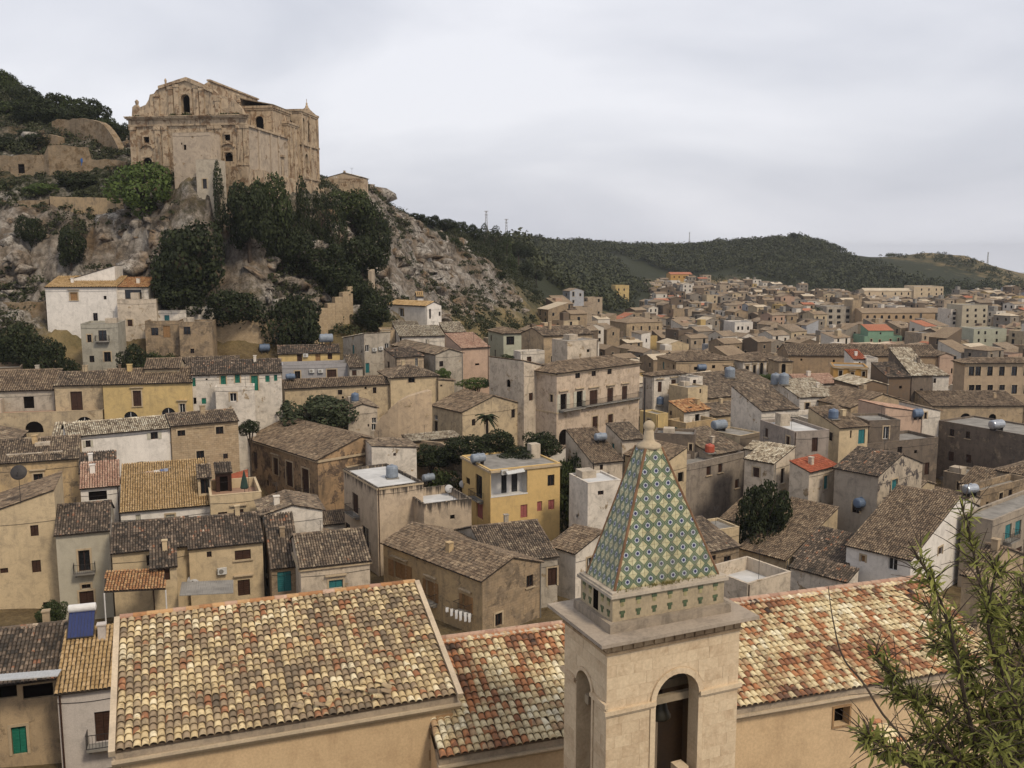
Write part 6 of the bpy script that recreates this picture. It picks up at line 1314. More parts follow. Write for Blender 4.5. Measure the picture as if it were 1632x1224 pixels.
ORD = 'first second third fourth fifth sixth seventh eighth ninth tenth eleventh twelfth thirteenth fourteenth fifteenth sixteenth seventeenth eighteenth nineteenth twentieth twenty-first twenty-second twenty-third twenty-fourth'.split()
def tree(label, px, py, rx, ry, D, kind='round', mat=None, group=None, name='tree', gnd=None, key=True):
    """crown centred at (px, py) with half-sizes rx, ry in photo pixels"""
    c = P(px, py, D); sx, sz = rx * D / F, ry * D / F; g = gz(c.x, c.y) if gnd is None else gnd; g = min(g, c.z - sz * .7)
    if c.z - sz * .85 > g and c.z - sz - g < 7 and gnd is None and D < 420: tp = c.z + sz; sz = (tp - g) / 1.85; c = Vector((c.x, c.y, tp - sz))
    root = empty(name, (c.x, c.y, g)); tag(root, label, 'tree' if name != 'shrub' else 'shrub', group); TREES.append((c.x, c.y, max(sx, 1)))
    mb = MB(); hh = c.z - g; tr = max(.12, sx * .07); mb.tube([(0, 0, -.5), (random.uniform(-.2, .2), 0, hh * .5), (0, 0, hh)], [tr * 1.3, tr, tr * .6], 7)
    for i in range(5): an = i * 1.3 + px; mb.tube([(0, 0, hh * .75), (math.cos(an) * sx * .35, math.sin(an) * sx * .35, hh + sz * .1), (math.cos(an) * sx * .6, math.sin(an) * sx * .6, hh + sz * .35)], [tr * .5, tr * .35, tr * .15], 5)
    mb.build('trunk', BARK, root)
    m = mat or LEAF_MD; var = int(px * 7 + py) % 3; link('crown', crown_mesh(kind, m, var), root, loc=(0, 0, hh), rot=(0, 0, (px * 1.7) % 6.28), scale=(sx, sx * random.uniform(.85, 1.1), sz))
    if key: KEYPTS.append((px, py, D))
    return root
tree('big round light green tree on the terrace below the ruined church', 230, 288, 56, 44, 194, 'round', LEAF_BR)
tree('dark green shrub tree right of the round terrace tree', 290, 302, 18, 22, 203, 'round', LEAF_DK)
tree('broad dark evergreen clump filling the cliff cleft', 296, 408, 66, 74, 178, 'round', LEAF_DK)
tree('dark evergreen at the foot of the cliff cleft', 285, 462, 48, 38, 176, 'round', LEAF_DK)
tree('slim cypress standing before the ruined church terrace', 348, 308, 16, 46, 188, 'cypress', LEAF_DK)
tree('wide dark pine left below the church flank', 395, 318, 42, 52, 188, 'pine', LEAF_DK)
tree('green-topped pine against the church flank', 428, 306, 36, 46, 194, 'round', LEAF_MD)
tree('leaning dark evergreen below the church flank', 445, 352, 44, 42, 195, 'round', LEAF_DK)
tree('thin cypress under the belfry', 482, 338, 20, 52, 208, 'cypress', LEAF_DK)
tree('second thin cypress under the belfry', 512, 352, 24, 52, 212, 'cypress', LEAF_DK)
tree('dark cypress deep in the gully', 538, 380, 26, 56, 210, 'cypress', LEAF_DK)
tree('rounded pine on the ridge right of the church', 560, 326, 48, 42, 234, 'round', LEAF_MD)
tree('dark pine crown overhanging the gully', 592, 350, 34, 36, 236, 'round', LEAF_DK)
tree('shadowy gully tree left', 470, 390, 46, 34, 198, 'round', LEAF_DK)
tree('shadowy gully tree in the middle', 522, 412, 46, 38, 200, 'round', LEAF_DK)
tree('shadowy gully tree right', 575, 404, 44, 44, 212, 'round', LEAF_DK)
tree('ragged green tree low in the gully', 548, 448, 42, 34, 196, 'round', LEAF_DK)
tree('low gully tree above the stepped wall', 580, 470, 22, 30, 200, 'round', LEAF_DK)
tree('small dark tree on the cliff under the plastered wall', 110, 377, 28, 32, 184, 'round', LEAF_DK)
tree('small dark tree by the low terrace wall', 50, 354, 26, 18, 188, 'round', LEAF_DK)
tree('dark bush tree on the left cliff', 20, 300, 34, 14, 209, 'round', LEAF_MD)
tree('dark shrub on the terrace before the long rough wall', 130, 290, 44, 18, 208, 'round', LEAF_DK)
tree('light shrub on the terrace edge', 70, 302, 34, 12, 205, 'round', LEAF_BR)
for _n, (_x, _y, _rx, _ry, _d) in enumerate(((8, 140, 26, 40, 268), (42, 165, 34, 32, 262), (88, 165, 26, 26, 258), (118, 168, 28, 24, 255), (152, 178, 26, 24, 250), (20, 195, 40, 26, 250), (72, 195, 34, 24, 246), (36, 222, 34, 18, 236), (105, 212, 20, 12, 240), (172, 198, 18, 16, 246), (-40, 170, 40, 40, 262), (192, 215, 16, 24, 234), (0, 178, 44, 34, 246), (60, 180, 44, 30, 244), (125, 190, 34, 26, 240), (150, 205, 30, 22, 236), (8, 232, 40, 18, 228), (70, 226, 36, 16, 228))):
    tree('dark scrub oak on the hilltop left of the ruined church', _x, _y, _rx, _ry, _d, 'round', LEAF_DK if _n % 3 else LEAF_MD, 'scrub oaks on the left hilltop', key=False)
tree('bushy tree behind the cliff row at far left', 28, 545, 42, 38, 152, 'round', LEAF_DK)
tree('bushy tree between cliff row and white hill house', 75, 560, 38, 32, 150, 'round', LEAF_DK)
tree('low tree behind the cliff row below the grey tower house', 110, 580, 24, 16, 148, 'round', LEAF_DK)
tree('leafy tree right of the grey tower house', 215, 562, 32, 22, 156, 'round', LEAF_DK)
tree('leafy tree beside the stone house door', 255, 565, 26, 18, 158, 'round', LEAF_MD)
tree('dark ivy tree on the stepped wall', 470, 486, 48, 34, 178, 'round', LEAF_DK)
tree('dark tree above the long retaining wall', 372, 482, 52, 32, 178, 'round', LEAF_DK)
tree('ivy cluster hanging over the retaining wall', 494, 510, 14, 22, 182, 'round', LEAF_DK)
tree('tree beside the white hillside house', 598, 494, 36, 32, 190, 'round', LEAF_DK)
tree('grey-green drooping tree among the houses', 502, 658, 80, 50, 139, 'droop', LEAF_OL, gnd=-33)
tree('dark shrub left of the drooping tree', 398, 682, 22, 16, 124, 'round', LEAF_DK)
tree('round bush beside the sage-green house', 812, 572, 20, 11, 172, 'round', LEAF_MD)
tree('fresh green shrub left of the palace', 758, 612, 28, 12, 156, 'round', LEAF_BR, name='shrub')
tree('fresh green shrub beside the tan annex', 706, 596, 14, 12, 156, 'round', LEAF_BR, name='shrub')
for _n, (_x, _y, _rx, _ry, _k) in enumerate(((688, 728, 40, 24, 0), (735, 716, 44, 30, 1), (795, 706, 44, 32, 1), (862, 710, 40, 28, 1), (705, 762, 42, 26, 2), (905, 738, 34, 36, 2), (920, 778, 28, 34, 2), (830, 730, 40, 22, 0))):
    tree(('dark orchard tree near the bleached shed roof', 'tall dark orchard tree behind the yellow house roof', 'dark orchard tree under the palace wing', 'dark orchard tree at the palace arch', 'light green fruit tree behind the stained wing', 'fruit tree beside the yellow house', 'lower fruit tree right of the yellow house', 'dark low orchard tree before the palace')[_n], _x, _y, _rx, _ry, 124 - _n * .6, 'round', (LEAF_DK, LEAF_DK, LEAF_MD)[_k], key=False)
tree('dark leafy tree beside the grey stained house', 1220, 780, 54, 56, 106, 'droop', LEAF_DK)
tree('lower green shrub under the dark leafy tree', 1236, 800, 22, 14, 106, 'round', LEAF_MD, name='shrub')
for _n, _x in enumerate((1182, 1197, 1212, 1226)):
    tree(('leftmost', 'second', 'third', 'rightmost')[_n] + ' yellow-green citrus bush in the garden before the white villa', _x, 603 - _n * .5, 10, 7, 205, 'round', LEAF_BR, name='shrub')
tree('dark shrub at the left bottom behind the solar heater', 84, 978, 32, 26, 70, 'round', LEAF_MD, name='shrub', gnd=-33)
for _n, (_x, _y, _rx, _ry, _d, _k) in enumerate(((640, 345, 14, 9, 318, 0), (665, 348, 18, 12, 330, 1), (690, 352, 18, 12, 340, 1), (712, 358, 18, 12, 350, 0), (733, 362, 16, 14, 362, 1), (754, 368, 16, 14, 378, 0), (772, 374, 14, 16, 395, 2), (790, 380, 15, 18, 410, 2), (808, 388, 14, 18, 430, 2), (826, 396, 14, 18, 450, 0), (842, 402, 13, 16, 480, 1), (700, 380, 14, 14, 330, 0), (722, 388, 16, 14, 335, 1), (748, 398, 16, 14, 345, 0), (770, 408, 18, 16, 350, 2), (795, 412, 18, 18, 360, 2), (815, 425, 16, 18, 380, 2), (838, 430, 14, 16, 410, 0), (855, 440, 13, 12, 430, 1), (735, 425, 12, 10, 330, 0), (690, 400, 10, 8, 318, 1), (820, 460, 14, 12, 360, 0), (846, 468, 12, 10, 380, 1), (800, 440, 12, 10, 340, 1))):
    tree('dark tree on the rocky ridge beyond the gully', _x, _y, _rx, _ry, _d, ('round', 'pine', 'cypress')[_k], LEAF_DK if _n % 4 else LEAF_MD, 'trees on the rocky ridge', key=False)
for _n, (_x, _y, _rx, _ry, _d) in enumerate(((1268, 380, 14, 12, 1050), (1240, 384, 9, 8, 1055), (1295, 388, 9, 7, 1060), (1160, 388, 9, 7, 1090), (1335, 396, 8, 5, 1070))):
    tree('umbrella pine crown standing out on the far skyline', _x, _y, _rx, _ry, _d, 'pine', LEAF_DK, 'pines on the far skyline', key=False)
# palm in the orchard
def palm(px, py, D, label, fr=1.7):
    c = P(px, py, D); g = gz(c.x, c.y); root = empty('palm_tree', (c.x, c.y, g)); tag(root, label, 'palm'); hh = c.z - g
    mb = MB(); mb.tube([(0, 0, -.3), (.1, 0, hh * .5), (0, 0, hh)], [.24, .2, .17], 8); mb.build('trunk', BARK, root)
    for k in range(22):
        an = k * 2.4; el = random.uniform(-.3, 1.1); L = fr * random.uniform(.8, 1.15); d = Vector((math.cos(an), math.sin(an), 0)); s = Vector((-d.y, d.x, 0)); mb = MB()
        for i in range(8):
            t0, t1 = i / 8, (i + 1) / 8; f = lambda t: Vector((0, 0, hh)) + d * (L * t * math.cos(el * (1 - t))) + Vector((0, 0, L * (math.sin(el) * t - .75 * t * t)))
            a, b = f(t0), f(t1); w = .28 * math.sin(PI * min(.97, t0 + .12)); mb.add([a, b, b + s * w + Vector((0, 0, -.12)), a + s * w + Vector((0, 0, -.12))], [(0, 1, 2, 3)]); mb.add([a, b, b - s * w + Vector((0, 0, -.12)), a - s * w + Vector((0, 0, -.12))], [(3, 2, 1, 0)])
        mb.build('frond', LEAF_DK, root)
palm(776, 664, 126, 'palm tree in front of the stained house left of the palace')
palm(1303, 492, 455, 'tall dark palm in the far town', 3.2)
# ---- scrub on the cliff and the far wood: ground cover nobody could count
def scrub():
    rng = np.random.default_rng(5); n = 17000; az = rng.uniform(-33, 3, n); D = np.exp(rng.uniform(math.log(168), math.log(420), n)); x, y = np.sin(np.radians(az)) * D, np.cos(np.radians(az)) * D
    f = field(x, y); cl = np.array([mnoise.noise(Vector((a * .05, b * .05, 1.7))) + .6 * mnoise.noise(Vector((a * .17, b * .17, 4))) for a, b in zip(x, y)])
    keep = (f[:, 1] + f[:, 2] > .42) & (cl + f[:, 2] * .5 > .10)
    for hx, hy, ph, R, L in HOUSES:
        dx, dy = x - hx, y - hy; u = dx * math.cos(ph) + dy * math.sin(ph); v = -dx * math.sin(ph) + dy * math.cos(ph); keep &= ~((u > -1.5) & (u < R + 1.5) & (v > -3) & (v < L + 1.5))
    idx = np.nonzero(keep)[0][:6500]; V = []
    # seat on the displaced ground
    dg = bpy.context.evaluated_depsgraph_get() if False else None
    for i in idx:
        r = rng.uniform(.5, 1.7) * (1 + .6 * (f[i, 2] > .6)); k = int(26 + 18 * r); d = rng.normal(size=(k, 3)); d[:, 2] = np.abs(d[:, 2]); d /= np.linalg.norm(d, axis=1)[:, None]
        V.append(quads(np.array([x[i], y[i], f[i, 0] + .3 * f[i, 1]]) + d * r * rng.uniform(.6, 1.1, k)[:, None] * np.array([1, 1, .85]), d, .26, rng))
    v = np.concatenate(V); o = link('scrub', np_mesh('scrub', v.reshape(-1, 3), np.arange(len(v) * 4).reshape(-1, 4), LEAF_SC)); tag(o, 'dark green scrub scattered over the cliff and ridge', 'scrub', kind='stuff')
LEAF_SC = foliage('scrub_leaves', (.014, .018, .008), (.058, .062, .026), .15)
scrub()
def far_wood():
    rng = np.random.default_rng(9); n = 30000; az = rng.uniform(-9, 31, n); D = np.sqrt(rng.uniform(470 ** 2, 1180 ** 2, n)); x, y = np.sin(np.radians(az)) * D, np.cos(np.radians(az)) * D; f = field(x, y)
    cl = np.array([mnoise.noise(Vector((a * .012, b * .012, 2.7))) for a, b in zip(x, y)]); keep = f[:, 2] + np.where(D > 650, .6, .35) * cl + rng.uniform(-.12, .12, n) > .66
    thin = (f[:, 2] <= .62) & (f[:, 2] > .2) & (D > 860) & (cl > -.05) & (rng.random(n) < .6); keep |= thin
    for hx, hy, ph, R, L in HOUSES:
        if hy < 420: continue
        dx, dy = x - hx, y - hy; u = dx * math.cos(ph) + dy * math.sin(ph); v = -dx * math.sin(ph) + dy * math.cos(ph); keep &= ~((u > -6) & (u < R + 6) & (v > -30) & (v < L + 3))
    idx = np.nonzero(keep)[0][:6800]; V = []
    for i in idx:
        r = rng.uniform(2.6, 6.4) * (.55 if thin[i] else 1); k = 54; d = rng.normal(size=(k, 3)); d[:, 2] = np.abs(d[:, 2]) - .15; d /= np.linalg.norm(d, axis=1)[:, None]
        V.append(quads(np.array([x[i], y[i], f[i, 0] + r * .55]) + d * r * rng.uniform(.65, 1.1, k)[:, None] * np.array([1, 1, 1.05]), d, r * .20, rng))
    v = np.concatenate(V); o = link('far_wood', np_mesh('far_wood', v.reshape(-1, 3), np.arange(len(v) * 4).reshape(-1, 4), LEAF_FW)); tag(o, 'dark green wood covering the distant hills', 'wood', kind='stuff')
LEAF_FW = foliage('wood_leaves', (.010, .014, .007), (.075, .080, .034), .1, .11, .8)
far_wood()

def boulders():
    """angular limestone outcrops along the cliff and ridge"""
    import bmesh
    bm = bmesh.new(); bmesh.ops.create_icosphere(bm, subdivisions=2, radius=1); iv = np.array([v.co[:] for v in bm.verts]); fi = np.array([[v.index for v in f.verts] for f in bm.faces]); bm.free()
    rng = np.random.default_rng(31); n = 5200; az = rng.uniform(-33, 1, n); D = np.exp(rng.uniform(math.log(172), math.log(345), n)); x, y = np.sin(np.radians(az)) * D, np.cos(np.radians(az)) * D; f = field(x, y)
    cl = np.array([mnoise.noise(Vector((a * .06, b * .06, 7.7))) for a, b in zip(x, y)]); keep = (f[:, 1] > .42) & (cl > .02)
    for hx, hy, ph, R, L in HOUSES:
        dx, dy = x - hx, y - hy; u = dx * math.cos(ph) + dy * math.sin(ph); v = -dx * math.sin(ph) + dy * math.cos(ph); keep &= ~((u > -3) & (u < R + 3) & (v > -4) & (v < L + 3))
    V, Fc = [], []
    for k, i in enumerate(np.nonzero(keep)[0][:620]):
        s = rng.uniform(1.0, 3.4) * (1.5 if rng.random() < .12 else 1); p = iv.copy()
        for c in range(12):                                    # planar chops give flat broken faces
            d = rng.normal(size=3); d /= np.linalg.norm(d); h = rng.uniform(.22, .62); t = p @ d; p = p - np.clip(t - h, 0, None)[:, None] * d
        p = p * np.array([1.6, 1.0, .8]) * s * (1 + rng.normal(0, .03, (len(p), 1))); an = rng.uniform(0, 6.28); ca, sa = math.cos(an), math.sin(an); p = np.stack([p[:, 0] * ca - p[:, 1] * sa, p[:, 0] * sa + p[:, 1] * ca, p[:, 2]], 1)
        V.append(p + np.array([x[i], y[i], f[i, 0] - s * .18])); Fc.append(fi + k * len(iv))
    t = NT('limestone'); g = t.n('ShaderNodeNewGeometry'); n1 = t.noise(g.outputs['Position'], .16, 4); n2 = t.noise(g.outputs['Position'], 1.1, 7, .75, .5)
    c = t.mix(t.ramp(n1, [(.38, 0.0), (.6, 1.0)]), (.19, .13, .078), (.36, .33, .29)); c = t.mix(t.ramp(n2, [(.42, 0.0), (.58, .9)]), c, (.06, .048, .036)); t.col(c); t.bump(n2, .8, .3)
    o = link('rock_outcrops', np_mesh('rock_outcrops', np.concatenate(V), np.concatenate(Fc), t.mat)); tag(o, 'broken pale limestone outcrops on the cliff and ridge', 'rock', kind='stuff')
boulders()

for _g in ('scrub oaks on the left hilltop', 'trees on the rocky ridge', 'pines on the far skyline'):
    _m = sorted([o for o in COL.objects if o.get('group') == _g], key=lambda o: proj(o.location)[0])
    for _k, o in enumerate(_m): o['label'] = o['label'] + ', %s from the left' % ORD[_k]
# ------------------------------------------------------------------ the crowded town beyond the surveyed houses
def far_tile(name, cols):
    t = NT(name); g = t.n('ShaderNodeNewGeometry'); oi = t.n('ShaderNodeObjectInfo')
    n = t.noise(g.outputs['Position'], 2.6, 4, .8); n2 = t.noise(g.outputs['Position'], .25, 3)
    f = t.math('ADD', t.math('MULTIPLY', n, .8), t.math('ADD', t.math('MULTIPLY', n2, .3), t.math('MULTIPLY', t.math('SUBTRACT', g.outputs['Random Per Island'], .5), .16)))
    t.col(t.ramp(f, [(.28, cols[0]), (.45, cols[1]), (.6, cols[2]), (.8, cols[3])])); t.bump(n, .9, .12); return t.mat
FT = [far_tile('far_old_tiles', ((.06, .045, .033), (.14, .105, .072), (.23, .175, .12), (.42, .34, .24))), far_tile('far_brown_tiles', ((.09, .062, .04), (.165, .118, .078), (.235, .175, .115), (.34, .27, .18))),
      far_tile('far_red_tiles', ((.20, .07, .04), (.28, .10, .055), (.34, .14, .08), (.4, .22, .14))), far_tile('far_pale_tiles', ((.2, .15, .1), (.36, .29, .2), (.48, .40, .29), (.58, .5, .4)))]
FARMAP = {T_OLD: FT[0], T_DARK: FT[0], T_BROWN: FT[1], T_RED: FT[2], T_ORA: FT[2], T_YEL: FT[3], T_PALE: FT[3], T_PINK: FT[2]}
for o in list(bpy.data.objects):
    if o.name.startswith('roof') and o.parent and o.data and o.data.materials and o.data.materials[0] in FARMAP: o.data.materials[0] = FARMAP[o.data.materials[0]]
WCOL = [('tan', plaster((.32, .25, .17), .7, patch=.08)), ('grey', plaster((.26, .235, .205), .7, patch=.08)), ('dark brown', plaster((.15, .115, .085), .6)), ('cream', plaster((.48, .40, .28), .5)), ('white', plaster((.60, .57, .52), .3)), ('beige', plaster((.38, .315, .24), .6, patch=.06)), ('pinkish', plaster((.42, .30, .23), .35)), ('yellow', plaster((.47, .35, .16), .3)), ('pale blue', plaster((.36, .38, .42), .3))]
WP = [.17, .17, .22, .10, .11, .11, .05, .03, .04]
_wm = MB(); _wm.box(-.5, -.03, 0, .5, .06, 1, 0); _wm.box(-.6, -.015, -.08, -.5, .06, 1.08, 1); _wm.box(.5, -.015, -.08, .6, .06, 1.08, 1); _wm.box(-.5, -.015, 1, .5, .06, 1.08, 1); _wm.box(-.65, -.07, -.09, .65, .06, 0, 1)
WIN_ME = _wm.mesh('far_window', [GLASS, TRIM])
def inside_any(x, y, m=.4):
    for hx, hy, ph, R, L in HOUSES:
        dx, dy = x - hx, y - hy
        if abs(dx) + abs(dy) > 70: continue
        u = dx * math.cos(ph) + dy * math.sin(ph); v = -dx * math.sin(ph) + dy * math.cos(ph)
        if -m < u < R + m and -m < v < L + m: return True
    return False
def corners(x, y, ph, R, L):
    ca, sa = math.cos(ph), math.sin(ph); return [(x + ca * u - sa * v, y + sa * u + ca * v) for u, v in ((0, 0), (R, 0), (R, L), (0, L), (R / 2, 0), (R, L / 2), (R / 2, L), (0, L / 2), (R / 2, L / 2))]
def fill_town():
    rnd = random.Random(21); kp = np.array(KEYPTS); cand = []
    for zone, (ph, cell, amin, amax, d0, d1) in enumerate(((rad(43), 9.6, -2, 33, 92, 262), (rad(28), 8.2, -2, 33, 262, 520), (rad(12), 8.6, -1, 33, 520, 860), (rad(20), 9.5, -33, -2, 92, 150), (rad(40), 6.0, -2, 33, 92, 262), (rad(20), 6.0, -33, -2, 92, 150))):
        ca, sa = math.cos(ph), math.sin(ph); n = int(1000 / cell)
        for i in range(-n, n):
            for j in range(-n, n):
                if j % 6 == 0: continue
                u = (i + rnd.uniform(-.12, .12)) * cell + (3 if (j // 6) % 2 else 0); v = (j + rnd.uniform(-.1, .1)) * cell
                x, y = ca * u - sa * v, sa * u + ca * v
                if y < 5: continue
                az = math.degrees(math.atan2(x, y)); D = math.hypot(x, y)
                if not (amin < az < amax and d0 < y < d1): continue
                if rnd.random() < .06: continue
                cand.append((y, x, ph + rnd.gauss(0, .05) + (PI / 2 if False else 0), cell, rnd.random(), zone))
    cand.sort(); ind = 0; mass = {}; made = 0; labels = {}
    cand.sort(key=lambda c: (c[5] > 3, c[0]))
    fz = field([c[1] for c in cand], [c[0] for c in cand])
    stuff = MB(); smats = [w[1] for w in WCOL] + FT + [GLASS, GREY_CONC]
    for (y, x, ph, cell, r0, zone), f in zip(cand, fz):
        rr = random.Random(int(x * 131 + y * 17))
        if f[2] > (.36 if y < 560 else .55) or f[1] > .22: continue
        R, L = cell * rr.uniform(.72, 1.04), cell * rr.uniform(.72, 1.04); cs = corners(x, y, ph, R, L)
        bx, by, _ = proj((x, y, f[0]))
        if by < np.interp(bx, (700, 815, 850, 960, 990, 1035, 1070, 1200, 1250, 1380, 1500, 1632, 1800), (470, 478, 482, 478, 470, 458, 452, 456, 474, 474, 486, 466, 466)): continue
        if any(inside_any(a, b, .25) for a, b in cs): continue
        if any(math.hypot(a - tx, b - ty) < tr for a, b in (cs[8], cs[0]) for tx, ty, tr in TREES if abs(tx - a) < 12 and abs(ty - b) < 12): continue
        hm = rr.choice((3.6, 4.6, 5.8, 7.2, 8.8)) * (.95 if y > 560 or y < 300 else 1.1) * (.75 if zone > 3 else 1) + (2.5 if rr.random() < .1 and y > 300 else 0); g = f[0] - 1.0; ze = f[0] + hm
        if y < 740:
            ok = False
            for _try in range(4):
                pj = [proj((a, b, zz)) for a, b in cs[:4] for zz in (g + 1, ze + 1.6)]; xs = [p[0] for p in pj]; ys = [p[1] for p in pj]
                bad = ((kp[:, 0] > min(xs) - 2) & (kp[:, 0] < max(xs) + 2) & (kp[:, 1] > min(ys) - 2) & (kp[:, 1] < max(ys) + 2) & (kp[:, 2] > y)).any()
                if not bad: ok = True; break
                ze -= 1.6
                if ze - f[0] < 2.6: break
            if not ok: continue
        wi = rr.choices(range(9), WP)[0]; roof = rr.choices(('GR', 'GL', 'H', 'SR', 'SL', 'F'), (.20, .18, .05, .12, .07, .38))[0]; ti = rr.choices(range(4), (.45, .38, .05, .12))[0]
        nst = max(1, int(round((ze - f[0]) / 3.0)))
        if (ind < 300 and y < 520) or y < 262:
            near = y < 200
            if not near: ind += 1
            wins = []
            if near:
                for fc, W_ in (('R', R), ('L', L)):
                    for k in range(int(W_ / 3.2)):
                        if rr.random() < .6: u = (k + .5) * W_ / int(W_ / 3.2); v = ze - g - rr.uniform(2.2, 2.6); wins.append((fc, u - .45, v, u + .45, v + 1.3, rr.choice(('k', 'b', 'kS', 'k', 'bS', 'o'))))
            sect = 'below the ridge' if x / y < .09 else 'behind the palace' if x / y < .22 else 'behind the long hall' if x / y < .38 else 'toward the right'
            dist = 'among near roofs' if y < 170 else 'among middle roofs' if y < 262 else 'at far town edge' if y < 340 else 'in far town' if y < 380 else 'in distant town'
            rn = {'GR': 'broadside gable roof', 'GL': 'end-on gable roof', 'H': 'hipped roof', 'SR': 'single slope roof', 'SL': 'sideways sloping roof', 'F': 'flat roof'}[roof]
            tn = '' if roof == 'F' else ('old ', 'brown ', 'red ', 'bleached ')[ti]
            lb = '%s %s house, %s%s %s, %s' % (('low', 'two-storey', 'three-storey', 'tall')[min(3, nst - 1)], WCOL[wi][0], tn, rn, dist, sect)
            labels[lb] = labels.get(lb, 0) + 1
            rt, frs, h = build_house('town_house', lb, 'house', x, y, ze, ph, R, L, g, WCOL[wi][1], roof, rr.uniform(14, 21), (T_OLD, T_BROWN, T_RED, T_PALE)[ti], wins, lod=0 if near else 1, group='houses packed ' + dist, par=rr.choice((.3, .6)), cap=False)
            if not near:
                for o in rt.children:
                    if o.name.startswith('roof') and o.data.materials[0] in FARMAP: o.data.materials[0] = FARMAP[o.data.materials[0]]
                if rr.random() < .45:
                    m2 = MB(); bx, by, bw = rr.uniform(.2, .5) * R, rr.uniform(.2, .5) * L, rr.uniform(1.4, 3.2); m2.box(bx, by, h - .7, bx + bw, by + bw * rr.uniform(.7, 1.2), h + rr.uniform(1.4, 2.6)); m2.build('roof_hut', WCOL[rr.choices(range(9), WP)[0]][1], rt)
                for fc in 'RL':
                    fr = frs[fc]; k = max(1, int(fr.W / 3.4))
                    for s in range(min(2, nst)):
                        for q in range(k):
                            if rr.random() < .72:
                                u = (q + .5) * fr.W / k; v = h - 2.3 - 2.9 * s; p = fr.p(u, v, 0); w = link('window', WIN_ME, rt, loc=p, rot=(0, 0, 0 if fc == 'R' else -PI / 2), scale=(rr.uniform(.85, 1.1), 1, rr.choice((1.2, 1.3, 2.0))))
            made += 1
        else:
            HOUSES.append((x, y, ph, R, L)); ca, sa = math.cos(ph), math.sin(ph); h = ze - g
            T = lambda u, v, z: (x + ca * u - sa * v, y + sa * u + ca * v, z + g)
            def q(pts, m): stuff.poly([T(*p) for p in pts], m)
            for A, B in (((0, 0), (R, 0)), ((R, 0), (R, L)), ((R, L), (0, L)), ((0, L), (0, 0))): q([(A[0], A[1], 0), (B[0], B[1], 0), (B[0], B[1], h), (A[0], A[1], h)], wi)
            rs = .3 * min(R, L) / 2; rm = 9 + ti; e = .3
            if rr.random() < .4:
                bx, by, bw, bh = rr.uniform(.2, .6) * R, rr.uniform(.2, .6) * L, rr.uniform(1.2, 3.2), rr.uniform(1.2, 2.6); z0 = h - .6; cm = rr.choice((wi, 4, 2, 1, 14)); cw = [(bx, by), (bx + bw, by), (bx + bw, by + bw), (bx, by + bw)]
                for A, B in zip(cw, cw[1:] + cw[:1]): q([(A[0], A[1], z0), (B[0], B[1], z0), (B[0], B[1], h + bh), (A[0], A[1], h + bh)], cm)
                q([(p[0], p[1], h + bh) for p in cw], 14)
            if roof == 'F': q([(0, 0, h - .5), (R, 0, h - .5), (R, L, h - .5), (0, L, h - .5)], 14)
            elif roof in ('GL', 'SL'):
                q([(0, 0, h), (R, 0, h), (R / 2, 0, h + rs)], wi); q([(R, L, h), (0, L, h), (R / 2, L, h + rs)], wi); q([(-e, L + e, h), (-e, -e, h), (R / 2, -e, h + rs + .08), (R / 2, L + e, h + rs + .08)], rm); q([(R + e, -e, h), (R + e, L + e, h), (R / 2, L + e, h + rs + .08), (R / 2, -e, h + rs + .08)], rm)
            else:
                q([(0, L, h), (0, 0, h), (0, L / 2, h + rs)], wi); q([(R, 0, h), (R, L, h), (R, L / 2, h + rs)], wi); q([(-e, -e, h), (R + e, -e, h), (R + e, L / 2, h + rs + .08), (-e, L / 2, h + rs + .08)], rm); q([(R + e, L + e, h), (-e, L + e, h), (-e, L / 2, h + rs + .08), (R + e, L / 2, h + rs + .08)], rm)
            for s in range(min(3, nst)):
                for k in range(int(R / 3.0)):
                    if rr.random() < .75: u = (k + .5) * R / int(R / 3.0); v = h - 2.3 - 3 * s; q([(u - .5, -.05, v), (u + .5, -.05, v), (u + .5, -.05, v + 1.5), (u - .5, -.05, v + 1.5)], 13)
                for k in range(int(L / 3.4)):
                    if rr.random() < .6: u = (k + .5) * L / int(L / 3.4); v = h - 2.3 - 3 * s; q([(-.05, u + .5, v), (-.05, u - .5, v), (-.05, u - .5, v + 1.5), (-.05, u + .5, v + 1.5)], 13)
    o = stuff.build('distant_roofs', smats); tag(o, 'mass of small houses at the far end of the town', 'town', kind='stuff')
    by = {}
    for t in COL.objects:
        if t.name.startswith('town_house') and t.parent is None: by.setdefault(t['label'], []).append(t)
    for lb, ts in by.items():
        if len(ts) > 1:
            for k, t in enumerate(sorted(ts, key=lambda t: proj(t.location)[0])): t['label'] = lb + (', %s' % ('left', 'right')[k] if len(ts) == 2 else ', %s from left' % ORD[k])
    print('fill', made, 'stuff faces', len(stuff.f), 'unique labels', len(labels), 'shared', sum(v for v in labels.values() if v > 1))
fill_town()
